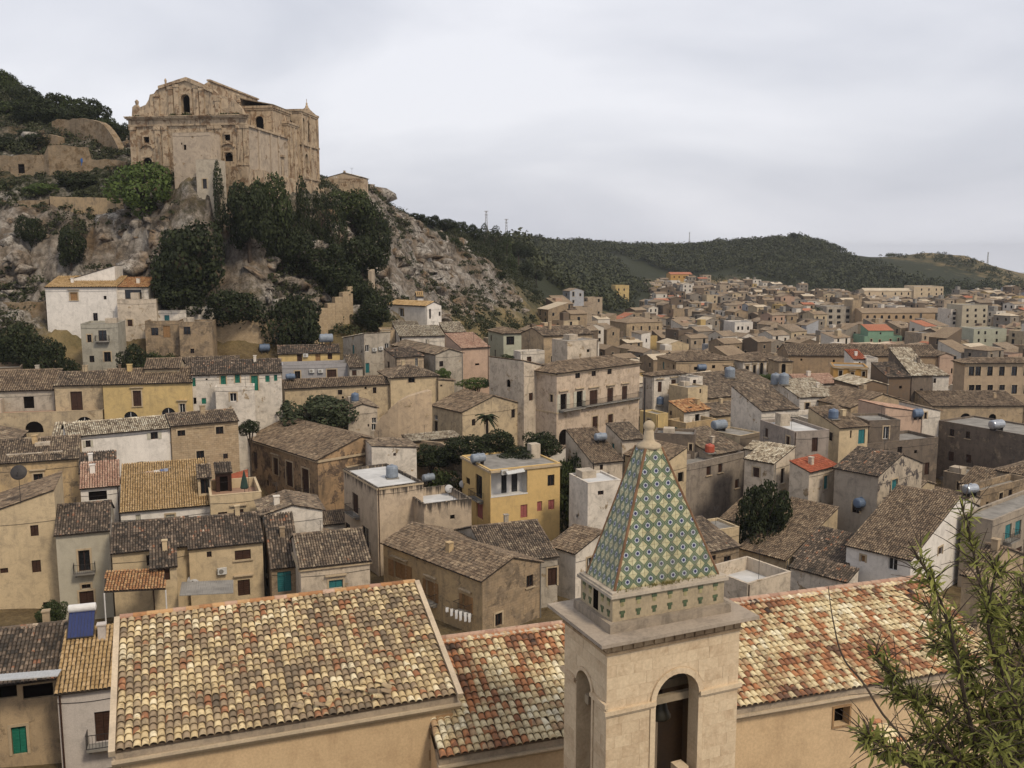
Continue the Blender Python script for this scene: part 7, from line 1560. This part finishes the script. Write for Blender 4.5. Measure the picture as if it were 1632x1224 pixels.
# ------------------------------------------------------------------ leafy shrub close to the camera, right
def near_plant():
    rnd = random.Random(3); LG = foliage('lance_leaves', (.06, .07, .016), (.38, .38, .11), .5)
    lf = MB(); n = 5; pr = [(0, .0), (.2, .55), (.5, 1), (.78, .6), (1, 0)]
    for t, w in pr: z = -.10 * t * t; lf.v += [(-w * .088, t, z + .03 * w), (0, t, z), (w * .088, t, z + .03 * w)]
    for i in range(4):
        b = i * 3; lf.f += [(b, b + 1, b + 4, b + 3), (b + 1, b + 2, b + 5, b + 4)]
    lf.m = [0] * len(lf.f); me = lf.mesh('leaf', LG); base = np.array(lf.v); fb = np.array(lf.f)
    stems = [([(1560, 1320), (1535, 1100), (1500, 960), (1448, 862)], 6.9), ([(1610, 1320), (1585, 1050), (1556, 900), (1530, 795)], 7.0), ([(1650, 1320), (1645, 1050), (1625, 915)], 7.3), ([(1560, 1340), (1480, 1160), (1430, 1085), (1384, 1042)], 6.6), ([(1520, 1340), (1440, 1215), (1375, 1178)], 6.5),
             ([(1600, 1300), (1560, 1120), (1505, 1015), (1470, 955)], 7.2), ([(1660, 1280), (1615, 1120), (1575, 1000), (1592, 885)], 7.1), ([(1640, 1300), (1560, 1180), (1480, 1120), (1420, 1115)], 6.8), ([(1690, 1250), (1650, 1100), (1600, 985), (1560, 930)], 7.5), ([(1600, 1330), (1530, 1220), (1450, 1170)], 6.6),
             ([(1700, 1200), (1660, 1030), (1650, 930)], 7.6), ([(1620, 1320), (1590, 1180), (1540, 1080)], 6.6), ([(1670, 1320), (1640, 1180), (1600, 1080)], 6.7), ([(1560, 1330), (1545, 1240), (1500, 1150)], 6.5), ([(1700, 1320), (1680, 1200), (1650, 1090)], 6.9), ([(1500, 1345), (1395, 1120), (1345, 1050), (1328, 990), (1320, 935)], 6.4), ([(1640, 1340), (1610, 1250), (1580, 1170)], 6.3), ([(1590, 1340), (1520, 1260), (1470, 1215)], 6.4), ([(1680, 1330), (1640, 1150), (1600, 1020), (1575, 960)], 7.4), ([(1640, 1330), (1590, 1150), (1530, 1050), (1490, 1030)], 7.0)]
    root_p = P(1600, 1400, 7.0); gzz = -9.5; root = empty('near_shrub', (root_p.x, root_p.y, gzz)); tag(root, 'tall shrub with long narrow leaves close to the camera at lower right', 'shrub')
    org = Vector((root_p.x, root_p.y, gzz)); mats = []; tw = 0
    def smooth(pts, m):
        o = []
        for i in range(len(pts) - 1):
            p0, p1, p2, p3 = pts[max(0, i - 1)], pts[i], pts[i + 1], pts[min(len(pts) - 1, i + 2)]
            for k in range(m): t = k / m; o.append(.5 * ((2 * p1) + (p2 - p0) * t + (2 * p0 - 5 * p1 + 4 * p2 - p3) * t * t + (3 * p1 - p0 - 3 * p2 + p3) * t ** 3))
        return o + [pts[-1]]
    def leaves(path, start, sp, size):
        L = 0; nxt = 0; ang = rnd.uniform(0, 6)
        tot = sum((b - a).length for a, b in zip(path[:-1], path[1:]))
        for a, b in zip(path[:-1], path[1:]):
            s = (b - a).length; d = (b - a).normalized(); o = d.orthogonal().normalized(); o2 = d.cross(o)
            while nxt < L + s:
                t = (nxt - L) / s; nxt += sp * rnd.uniform(.6, 1.4)
                if nxt < start * tot: continue
                p = a.lerp(b, t); ang += 2.4 + rnd.uniform(-.5, .5); sd = o * math.cos(ang) + o2 * math.sin(ang); dr = (d * rnd.uniform(.35, 1.0) + sd * rnd.uniform(.6, 1.0) + Vector((0, 0, rnd.uniform(-.8, .05)))).normalized()
                x = dr.cross(Vector((rnd.gauss(0, .4), rnd.gauss(0, .4), 1))).normalized(); z = x.cross(dr); ln = size * rnd.uniform(.65, 1.25)
                mats.append(np.array([[x.x * ln, dr.x * ln, z.x * ln, p.x], [x.y * ln, dr.y * ln, z.y * ln, p.y], [x.z * ln, dr.z * ln, z.z * ln, p.z]]))
    for si, (pts, D) in enumerate(stems):
        q = [P(x, y, D + (.25 * i if si % 2 else -.12 * i)) - org for i, (x, y) in enumerate(pts)]; q = [Vector((rnd.uniform(-.15, .15), rnd.uniform(-.1, .1), 0)) if False else q[0] + (Vector((0, 0, 0)) - q[0]) * .8] + q
        path = smooth(q, 7); mb = MB(); nn = len(path); thin = si == 15
        mb.tube(path, [(.022 if not thin else .010) * (1 - .85 * i / nn) + .002 for i in range(nn)], 6); mb.build('stem', BARK, root)
        if thin: leaves(path[-14:], .45, .014, .085); continue
        leaves(path[int(nn * .35):], .0, .007, .125); tip = path[-7:]; leaves(tip, 0, .004, .10)
        for k in range(52):                                  # side twigs
            i = rnd.randint(int(nn * .3), nn - 3); p = path[i]; d = (path[i + 1] - p).normalized(); sd = Vector((rnd.gauss(0, 1), rnd.gauss(0, .8), rnd.gauss(.3, .5))).normalized(); e = p + (d * .5 + sd).normalized() * rnd.uniform(.15, .5)
            tp = smooth([p, p.lerp(e, .5) + Vector((0, 0, .03)), e], 4); mt = MB(); mt.tube(tp, [.006, .005, .005, .004, .004, .003, .003, .002, .002][:len(tp)], 5); mt.build('twig', BARK, root); leaves(tp, .05, .0058, .115)
    Ms = np.array(mats); order = np.argsort(Ms[:, 1, 3]); Ms = Ms[order]
    for M in Ms[:300]:
        o = link('leaf', me, root); o.matrix_local = Matrix([list(M[0]), list(M[1]), list(M[2]), [0, 0, 0, 1]])
    R = Ms[300:]; v = np.einsum('nij,kj->nki', R[:, :, :3], base) + R[:, None, :, 3]; ff = (fb[None] + (np.arange(len(R)) * len(base))[:, None, None]).reshape(-1, 4)
    o = link('leaves', np_mesh('leaves', v.reshape(-1, 3), ff, LG), root); o['kind'] = 'stuff'; print('leaves', len(Ms))
near_plant()
# ------------------------------------------------------------------ tanks, dishes, laundry, poles: each set on the surface it stands on
bpy.context.view_layer.update(); DG = bpy.context.evaluated_depsgraph_get()
def surf(px, py, dmin=40.0):
    r = ray(px, py).normalized(); o = r * dmin; ok, loc, nrm, _, ob, _ = SC.ray_cast(DG, o, r)
    return (loc, nrm, ob) if ok else (None, None, None)
BLUE = flat('blue_tank', (.11, .15, .22), .45, var=.2); GREYT = flat('grey_tank', (.22, .25, .29), .45, var=.3); REDT = flat('red_tank', (.42, .09, .05), .5); SILV = flat('silver_tank', (.42, .44, .47), .35, .6); ACW = flat('ac_white', (.55, .54, .51), .5); CLOTH = flat('white_cloth', (.68, .67, .66), .9, var=.08); DISHM = flat('dish_grey', (.42, .41, .40), .5)
def tank(label, px, py, mat, ln=1.6, r=.5, rz=.3, stand=False):
    loc, n, ob = surf(px, py)
    if loc is None: print('no surface', label); return
    root = empty('water_tank', loc - Vector((0, 0, .02)), rz); tag(root, label, 'water tank'); mb = MB()
    if stand:
        mb.lathe([(r * .9, .15), (r, .25), (r, ln * .3), (r * 1.03, ln * .32), (r, ln * .36), (r, ln * .85), (r * .85, ln), (r * .3, ln * 1.06), (r * .28, ln * 1.12)], 16); mb.build('tank', mat, root, smooth=False)
        m2 = MB(); m2.box(-r, -r, 0, r, r, .15); m2.build('plinth', GREY_CONC, root)
    else:
        prof = [(.05, -ln / 2 - .12), (r * .7, -ln / 2 - .08), (r * .95, -ln / 2), (r, -ln / 2 + .1), (r, -.08), (r * 1.04, -.05), (r * 1.04, .05), (r, .08), (r, ln / 2 - .1), (r * .95, ln / 2), (r * .7, ln / 2 + .08), (.05, ln / 2 + .12)]
        mb.lathe(prof, 16); mb.v = [(z, y, x + r + .28) for x, y, z in mb.v]; mb.build('tank', mat, root, smooth=False)
        for s in (-.32, .32): m2 = MB(); m2.box(s * ln - .06, -r * .8, 0, s * ln + .06, r * .8, .5); m2.build('saddle', IRON, root)
        m2 = MB(); m2.lathe([(.16, 2 * r + .24), (.16, 2 * r + .34), (.05, 2 * r + .36)], 10); m2.build('lid', mat, root)
for a in (('tall grey water tank on the flat roof of the streaked beige house', 625, 762, GREYT, 1.5, .72, .3, True), ('grey water tank lying at the corner of the yellow house roof', 762, 740, GREYT, 1.7, .55, .5), ('grey water tank behind the stained wing', 683, 770, GREYT, 1.5, .5, .6), ('big blue-grey tank on the yellow upper floor', 520, 548, GREYT, 2.2, .75, .3),
          ('blue tank above the green-shuttered house', 422, 562, BLUE, 1.8, .7, .3), ('light blue tank beside the slate-grey wall', 463, 607, BLUE, 1.3, .45, .3), ('blue round tank at the broken roof', 566, 640, BLUE, 1.3, .6, .3, True), ('blue-grey tank on the beige flat roof near the spire', 1146, 687, GREYT, 2.2, .7, .5), ('red tank on the rubble-roofed house', 1131, 722, REDT, 1.2, .65, .4, True),
          ('blue tank on the low roofs right of centre', 1372, 812, BLUE, 1.5, .6, .5), ('blue tank on the pinkish house', 1461, 668, BLUE, 1.5, .7, .3), ('blue tank beside the loggia at middle right', 1328, 668, BLUE, 1.4, .7, .3, True), ('silver tank on the blackened tenement', 1588, 686, SILV, 2.2, .7, .4), ('silver tank at the right above the near shrub', 1546, 790, SILV, 1.6, .55, .4),
          ('blue tank on the terrace behind the palace', 1118, 592, BLUE, 2.2, .8, .2), ('blue-grey tank before the carved palazzo', 1163, 602, GREYT, 2.0, 1.0, .2, True), ('grey tank in the row beside the gardens', 1236, 613, GREYT, 2.0, .9, .2, True), ('second grey tank in the row beside the gardens', 1249, 613, GREYT, 2.0, .9, .2, True), ('blue tank at the palace street corner', 1051, 645, BLUE, 1.4, .7, .3, True), ('grey tank beside the palace foot', 957, 705, GREYT, 1.5, .5, .4)): tank(*a)
def on_wall(px, py):
    loc, n, ob = surf(px, py)
    if loc is None or abs(n.z) > .5: return None, None
    return loc, math.atan2(n.y, n.x) + PI / 2
def aircon(label, px, py):
    loc, rz = on_wall(px, py)
    if loc is None: print('no wall', label); return
    root = empty('air_conditioner', loc, rz); tag(root, label, 'air conditioner'); mb = MB(); mb.box(-.42, -.36, -.3, .42, -.05, .3); mb.build('casing', ACW, root)
    m2 = MB(); m2.lathe([(.22, 0), (.22, .01), (.02, .012)], 16); m2.v = [(x - .1, -.365 - z, y) for x, y, z in m2.v]; m2.build('fan_grille', GREY_CONC, root)
    for s in (-.3, .3): m2 = MB(); m2.box(s - .02, -.4, -.34, s + .02, .0, -.3); m2.build('bracket', IRON, root)
for a in (('air conditioner between the brown shutters above the church roof', 354, 909), ('left air conditioner on the slate-grey house', 497, 591), ('right air conditioner on the slate-grey house', 511, 591), ('left air conditioner on the pale grey gable', 596, 557), ('right air conditioner on the pale grey gable', 606, 555), ('air conditioner on the yellow upper floor', 487, 566), ('air conditioner in the white loggia of the yellow house', 803, 752)): aircon(*a)
def dish(label, px, py, r=.45, up=.7, mat=None, rz=.3):
    loc, n, ob = surf(px, py)
    if loc is None: return
    root = empty('satellite_dish', loc, rz); tag(root, label, 'satellite dish'); m2 = MB(); m2.tube([(0, 0, -.1), (0, 0, up)], .03, 6); m2.build('pole', IRON, root)
    mb = MB(); mb.lathe([(r, .16), (r * .8, .09), (r * .5, .03), (.01, 0)], 18); M = Matrix.Rotation(rad(-115), 4, 'X'); mb.v = [tuple(M @ Vector(v) + Vector((0, -.08, up))) for v in mb.v]; mb.build('reflector', mat or DISHM, root)
    m2 = MB(); m2.tube([(0, -.1, up - r * .7), (0, -.55, up + .1)], .015, 5); m2.box(-.05, -.6, up + .06, .05, -.5, up + .16); m2.build('receiver_arm', IRON, root)
dish('dark satellite dish on a tall pole at the left', 33, 800, .75, 3.0, IRON); dish('white satellite dish above the grey lean-to', 308, 935, .55, .6); dish('white satellite dish on the stained wing roof', 716, 790, .5, .9); dish('white satellite dish left of the yellow house', 738, 778, .5, .6)
def pole(label, px, ytop, ybot, D, r=.06, cross=True, name='aerial', cat='aerial'):
    t, b = P(px, ytop, D), P(px, ybot, D); root = empty(name, (t.x, t.y, b.z)); tag(root, label, cat); h = t.z - b.z; m = MB(); m.tube([(0, 0, -1.0), (0, 0, h)], [r, r * .7], 6); m.build('mast', IRON, root)
    if cross:
        for k, w in ((.98, .7), (.9, .5)): m = MB(); m.box(-w * h * .06 - .3, -.02, h * k, w * h * .06 + .3, .02, h * k + .04); m.build('crossbar', IRON, root)
pole('dark timber pole beside the palace', 1028, 602, 700, 140, .16, False, 'utility_pole', 'pole'); pole('thin aerial behind the yellow house', 924, 745, 800, 112, .03); pole('television aerial above the cliff row', 198, 560, 592, 134, .03); pole('pole in the gully garden', 778, 548, 600, 150, .08, False, 'utility_pole', 'pole'); pole('pole left of the green shrubs', 631, 555, 585, 158, .08, False, 'utility_pole', 'pole')
def mast(label, px, ytop, ybot, D):
    t, b = P(px, ytop, D), P(px, ybot, D); root = empty('lattice_mast', (t.x, t.y, b.z)); tag(root, label, 'mast'); h = t.z - b.z; w = .8
    for sx, sy in ((-1, -1), (1, -1), (1, 1), (-1, 1)): m = MB(); m.tube([(sx * w, sy * w, -4), (sx * w * .3, sy * w * .3, h)], .12, 4); m.build('leg', GREY_CONC, root)
    m = MB()
    for k in range(8):
        z0, z1 = h * k / 8, h * (k + 1) / 8; q0, q1 = w * (1 - .7 * k / 8), w * (1 - .7 * (k + 1) / 8)
        for a, b_ in (((-1, -1), (1, -1)), ((1, -1), (1, 1)), ((1, 1), (-1, 1)), ((-1, 1), (-1, -1))): m.tube([(a[0] * q0, a[1] * q0, z0), (b_[0] * q1, b_[1] * q1, z1)], .07, 4)
    o = m.build('bracing', GREY_CONC, root); o['kind'] = 'stuff'; m = MB(); m.box(-1.1, -.1, h - .3, 1.1, .1, h - .1); m.box(-.8, -.1, h - 2, .8, .1, h - 1.8); m.build('crossarm', GREY_CONC, root)
for a in (('left lattice mast on the ridge skyline', 775, 336, 372, 460), ('right lattice mast on the ridge skyline', 807, 349, 385, 500), ('lattice mast on the far wooded hill', 1099, 370, 404, 1090), ('thin mast on the right end of the far knoll', 1575, 402, 425, 1080)): mast(*a)
def laundry(px0, py0, px1, py1, D, items, label, line_label):
    a, b = P(px0, py0, D), P(px1, py1, D * 1.015); d = (b - a); L = d.length; rz = math.atan2(d.y, d.x); root = empty('clothes_line', a, rz); tag(root, line_label, 'clothes line'); m = MB(); m.tube([(0, 0, 0), (L * .5, 0, d.z * .5 - .05), (L, 0, d.z)], .01, 4); m.build('line', WHITEP, root)
    for p in ((0, 0, 0), (L, 0, d.z)): m = MB(); m.tube([(p[0], p[1], p[2]), (p[0], p[1] + .5, p[2] + .02)], .02, 5); m.build('bracket', IRON, root)
    for i, (t, w, h, mat, lb) in enumerate(items):
        m = MB(); n = 6; zz = d.z * t - .02
        for k in range(n + 1):
            x = -w / 2 + w * k / n; y = .04 * math.sin(k * 2.1 + i)
            m.v += [(x, y * .3, 0), (x * .96, y, -h * .5), (x * .93, y * 1.5, -h + .03 * math.sin(k * 1.7))]
        for k in range(n): m.f += [(3 * k, 3 * k + 3, 3 * k + 4, 3 * k + 1), (3 * k + 1, 3 * k + 4, 3 * k + 5, 3 * k + 2)]
        m.m = [0] * len(m.f); o = m.build('laundry', mat); dv = Vector((math.cos(rz), math.sin(rz), 0)) * (L * t); o.location = a + dv + Vector((0, 0, zz)); o.rotation_euler = (0, 0, rz); tag(o, lb, 'laundry', label)
LB = flat('pale_blue_cloth', (.34, .40, .55), .9); PK = flat('peach_cloth', (.58, .42, .34), .9); BL = flat('blue_cloth', (.16, .22, .42), .9)
laundry(190, 759, 272, 745, 101.5, [(.03, .5, .9, PK, 'peach towel at the left end of the laundry balcony'), (.11, .5, .9, CLOTH, 'white shirt next to the blue sheet on the laundry balcony'), (.21, .75, 1.5, LB, 'pale blue sheet on the laundry balcony'), (.38, 1.35, 1.5, CLOTH, 'big white sheet on the laundry balcony'), (.58, .8, .9, PK, 'peach cloth right of the big white sheet'), (.72, .6, .8, CLOTH, 'small white cloth on the laundry balcony'), (.82, .35, .7, BL, 'dark blue cloth on the laundry balcony'), (.9, .45, .7, LB, 'pale blue cloth at the right end of the laundry balcony')], 'washing on the laundry balcony', 'clothes line along the balcony of the long white house')
laundry(709, 967, 746, 979, 81.5, [(.08, .3, .45, CLOTH, 'leftmost white cloth under the hooded window'), (.26, .28, .7, CLOTH, 'second white cloth under the hooded window'), (.44, .28, .85, CLOTH, 'third white cloth under the hooded window'), (.6, .28, .9, CLOTH, 'fourth white cloth under the hooded window'), (.78, .28, .9, CLOTH, 'fifth white cloth under the hooded window'), (.94, .28, .85, CLOTH, 'rightmost white cloth under the hooded window')], 'white washing on the ochre house', 'clothes line under the hooded windows of the ochre house')
# solar water heater on the straw-tiled roof
def solar(px, py):
    loc, n, ob = surf(px, py, 40)
    root = empty('solar_heater', loc, rad(17)); tag(root, 'solar water heater with dark blue panel and white tank on the straw roof', 'solar heater'); tilt = rad(38); M = Matrix.Rotation(tilt, 4, 'X')
    m = MB(); m.box(-.8, 0, .05, .8, 2.0, .13); m.v = [tuple(M @ Vector(v)) for v in m.v]; m.build('panel_frame', IRON, root)
    for k in range(8): m = MB(); x = -.74 + k * .19; m.box(x, .06, .135, x + .165, 1.94, .15); m.v = [tuple(M @ Vector(v)) for v in m.v]; m.build('collector_tube', flat('collector_blue', (.012, .022, .10), .2, spec=.6), root)
    m = MB(); m.lathe([(.05, -.86), (.25, -.82), (.27, -.76), (.27, .76), (.25, .82), (.05, .86)], 16); c = M @ Vector((0, 2.15, .2)); m.v = [(z, y + c.y, x + c.z) for x, y, z in m.v]; m.build('tank', WHITEP, root, smooth=False)
    for s in (-.6, .6): m = MB(); m.tube([(s, c.y, c.z), (s, c.y + .1, -.4)], .025, 5); m.build('strut', IRON, root)
solar(128, 1018)
# metal awning, porch and small roof furniture of the lower left
def lean(label, pts, mat, name, cat, th=.06, tiles=None, posts=()):
    """sloping sheet through four surveyed corners (column, row, distance): front left, front right, back right, back left"""
    q = [P(*p) for p in pts]; c = q[0].copy(); root = empty(name, c); tag(root, label, cat); q = [p - c for p in q]; q[3] = q[0] + (q[2] - q[1]); m = MB(); N = (q[1] - q[0]).cross(q[2] - q[0]).normalized(); m.prism(q, N * th); o = m.build('sheet' if tiles is None else 'roof', mat, root)
    if tiles: O, U, V, puv = slope(q); tiles_obj('tiles', [(O + N * th, U, V, puv)], tiles, o, .24, .35, 4)
    else:
        O, U, V, puv = slope(q); W_ = (q[1] - q[0]).length; n = int(W_ / .2)
        for k in range(n): mm = MB(); p = q[0] + U * (W_ * (k + .3) / n) + N * th; e = p + (q[3] - q[0]); mm.tube([p, e], .025, 4); mm.build('rib', mat, root)
    for i in posts: m = MB(); m.tube([q[i] + Vector((0, 0, -.02)), Vector((q[i].x, q[i].y, q[i].z - 3.2))], .06, 6); m.build('post', WHITEP, root)
lean('corrugated white awning below the dark roof at the left bottom edge', ((-30, 1088, 52.4), (92, 1078, 53.2), (98, 1068, 54.6), (-24, 1077, 53.8)), flat('awning_white', (.55, .56, .56), .5, .2), 'awning', 'awning')
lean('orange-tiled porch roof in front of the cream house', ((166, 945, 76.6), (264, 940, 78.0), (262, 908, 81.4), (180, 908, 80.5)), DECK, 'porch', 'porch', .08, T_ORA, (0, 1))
lean('grey corrugated lean-to roof beside the porch', ((286, 950, 78.5), (372, 946, 79.5), (372, 925, 83), (296, 926, 82)), GREY_CONC, 'lean_to', 'lean-to')
lean('small white awning over the loggia of the yellow house', ((809, 757, 110.2), (837, 752, 111.4), (834, 747, 112.2), (806, 751, 111.0)), ACW, 'awning', 'awning')
def parasol(px, py, D):
    p = P(px, py, D); root = empty('folded_parasol', p); tag(root, 'folded dark green parasol on the cream roof terrace', 'parasol'); m = MB(); m.tube([(0, 0, -.6), (0, 0, 2.3)], .03, 6); m.build('pole', IRON, root); m = MB(); m.lathe([(.36, .25), (.42, .4), (.3, 1.1), (.16, 1.7), (.05, 2.2)], 10); m.v = [(x * (1 + .15 * math.sin(7 * math.atan2(y, x))), y * (1 + .15 * math.sin(7 * math.atan2(y, x))), z) for x, y, z in m.v]; m.build('cloth', flat('parasol_green', (.025, .05, .04), .9), root)
parasol(390, 782, 98.5)

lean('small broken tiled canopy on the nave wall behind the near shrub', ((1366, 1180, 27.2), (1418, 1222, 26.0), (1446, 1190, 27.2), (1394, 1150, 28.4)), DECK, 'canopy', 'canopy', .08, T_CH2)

def person(px, py):
    loc, n, ob = surf(px, py, 120)
    if loc is None: return
    me = bpy.data.meshes.new('person')
    vs = [(0, 0, .92), (0, 0, 1.2), (0, 0, 1.42), (0, -.01, 1.52), (0, -.02, 1.68), (-.19, 0, 1.40), (-.25, -.03, 1.13), (-.24, -.12, .90), (.19, 0, 1.40), (.25, -.02, 1.13), (.25, -.08, .88), (-.10, 0, .86), (-.11, -.04, .47), (-.11, .0, .06), (-.11, -.12, .03), (.10, 0, .86), (.12, .05, .47), (.12, .08, .06), (.12, -.04, .03)]
    es = [(0, 1), (1, 2), (2, 3), (3, 4), (2, 5), (5, 6), (6, 7), (2, 8), (8, 9), (9, 10), (0, 11), (11, 12), (12, 13), (13, 14), (0, 15), (15, 16), (16, 17), (17, 18)]
    rs = [.15, .14, .15, .06, .105, .07, .055, .04, .07, .055, .04, .10, .07, .05, .045, .10, .07, .05, .045]
    me.from_pydata(vs, es, []); me.materials.append(flat('blue_clothes', (.03, .12, .36), .9)); o = link('person', me, None, loc - Vector((0, 0, .02)), (0, 0, .4)); tag(o, 'person in blue clothes standing on the hillside path left of the church', 'person')
    m = o.modifiers.new('skin', 'SKIN'); m.use_smooth_shade = True
    if not me.skin_vertices: bpy.context.view_layer.update()
    for i, r in enumerate(rs): me.skin_vertices[0].data[i].radius = (r, r)
    me.skin_vertices[0].data[0].use_root = True; o.modifiers.new('sub', 'SUBSURF').render_levels = 1
person(131, 264)
# ------------------------------------------------------------------ thin summer haze over the valley
def haze():
    m = bpy.data.materials.new('haze'); m.use_nodes = True; t = m.node_tree; t.nodes.remove(t.nodes['Principled BSDF']); v = t.nodes.new('ShaderNodeVolumePrincipled')
    v.inputs['Color'].default_value = (.80, .84, .92, 1); v.inputs['Density'].default_value = .00007; v.inputs['Anisotropy'].default_value = .0; t.links.new(v.outputs[0], t.nodes['Material Output'].inputs['Volume'])
    mb = MB(); mb.box(-9000, -60, -260, 9000, 12500, 75); o = mb.build('haze', m); o['kind'] = 'stuff'; o['label'] = 'thin pale haze in the air over the whole valley'
haze()
bpy.context.view_layer.update()
print('objects', len(bpy.data.objects), 'houses', len(HOUSES))
_t = {}
for o in COL.objects:
    if o.type == 'MESH': _t[o.data] = len(o.data.polygons) * 2
print('unique tris ~', sum(_t.values()))
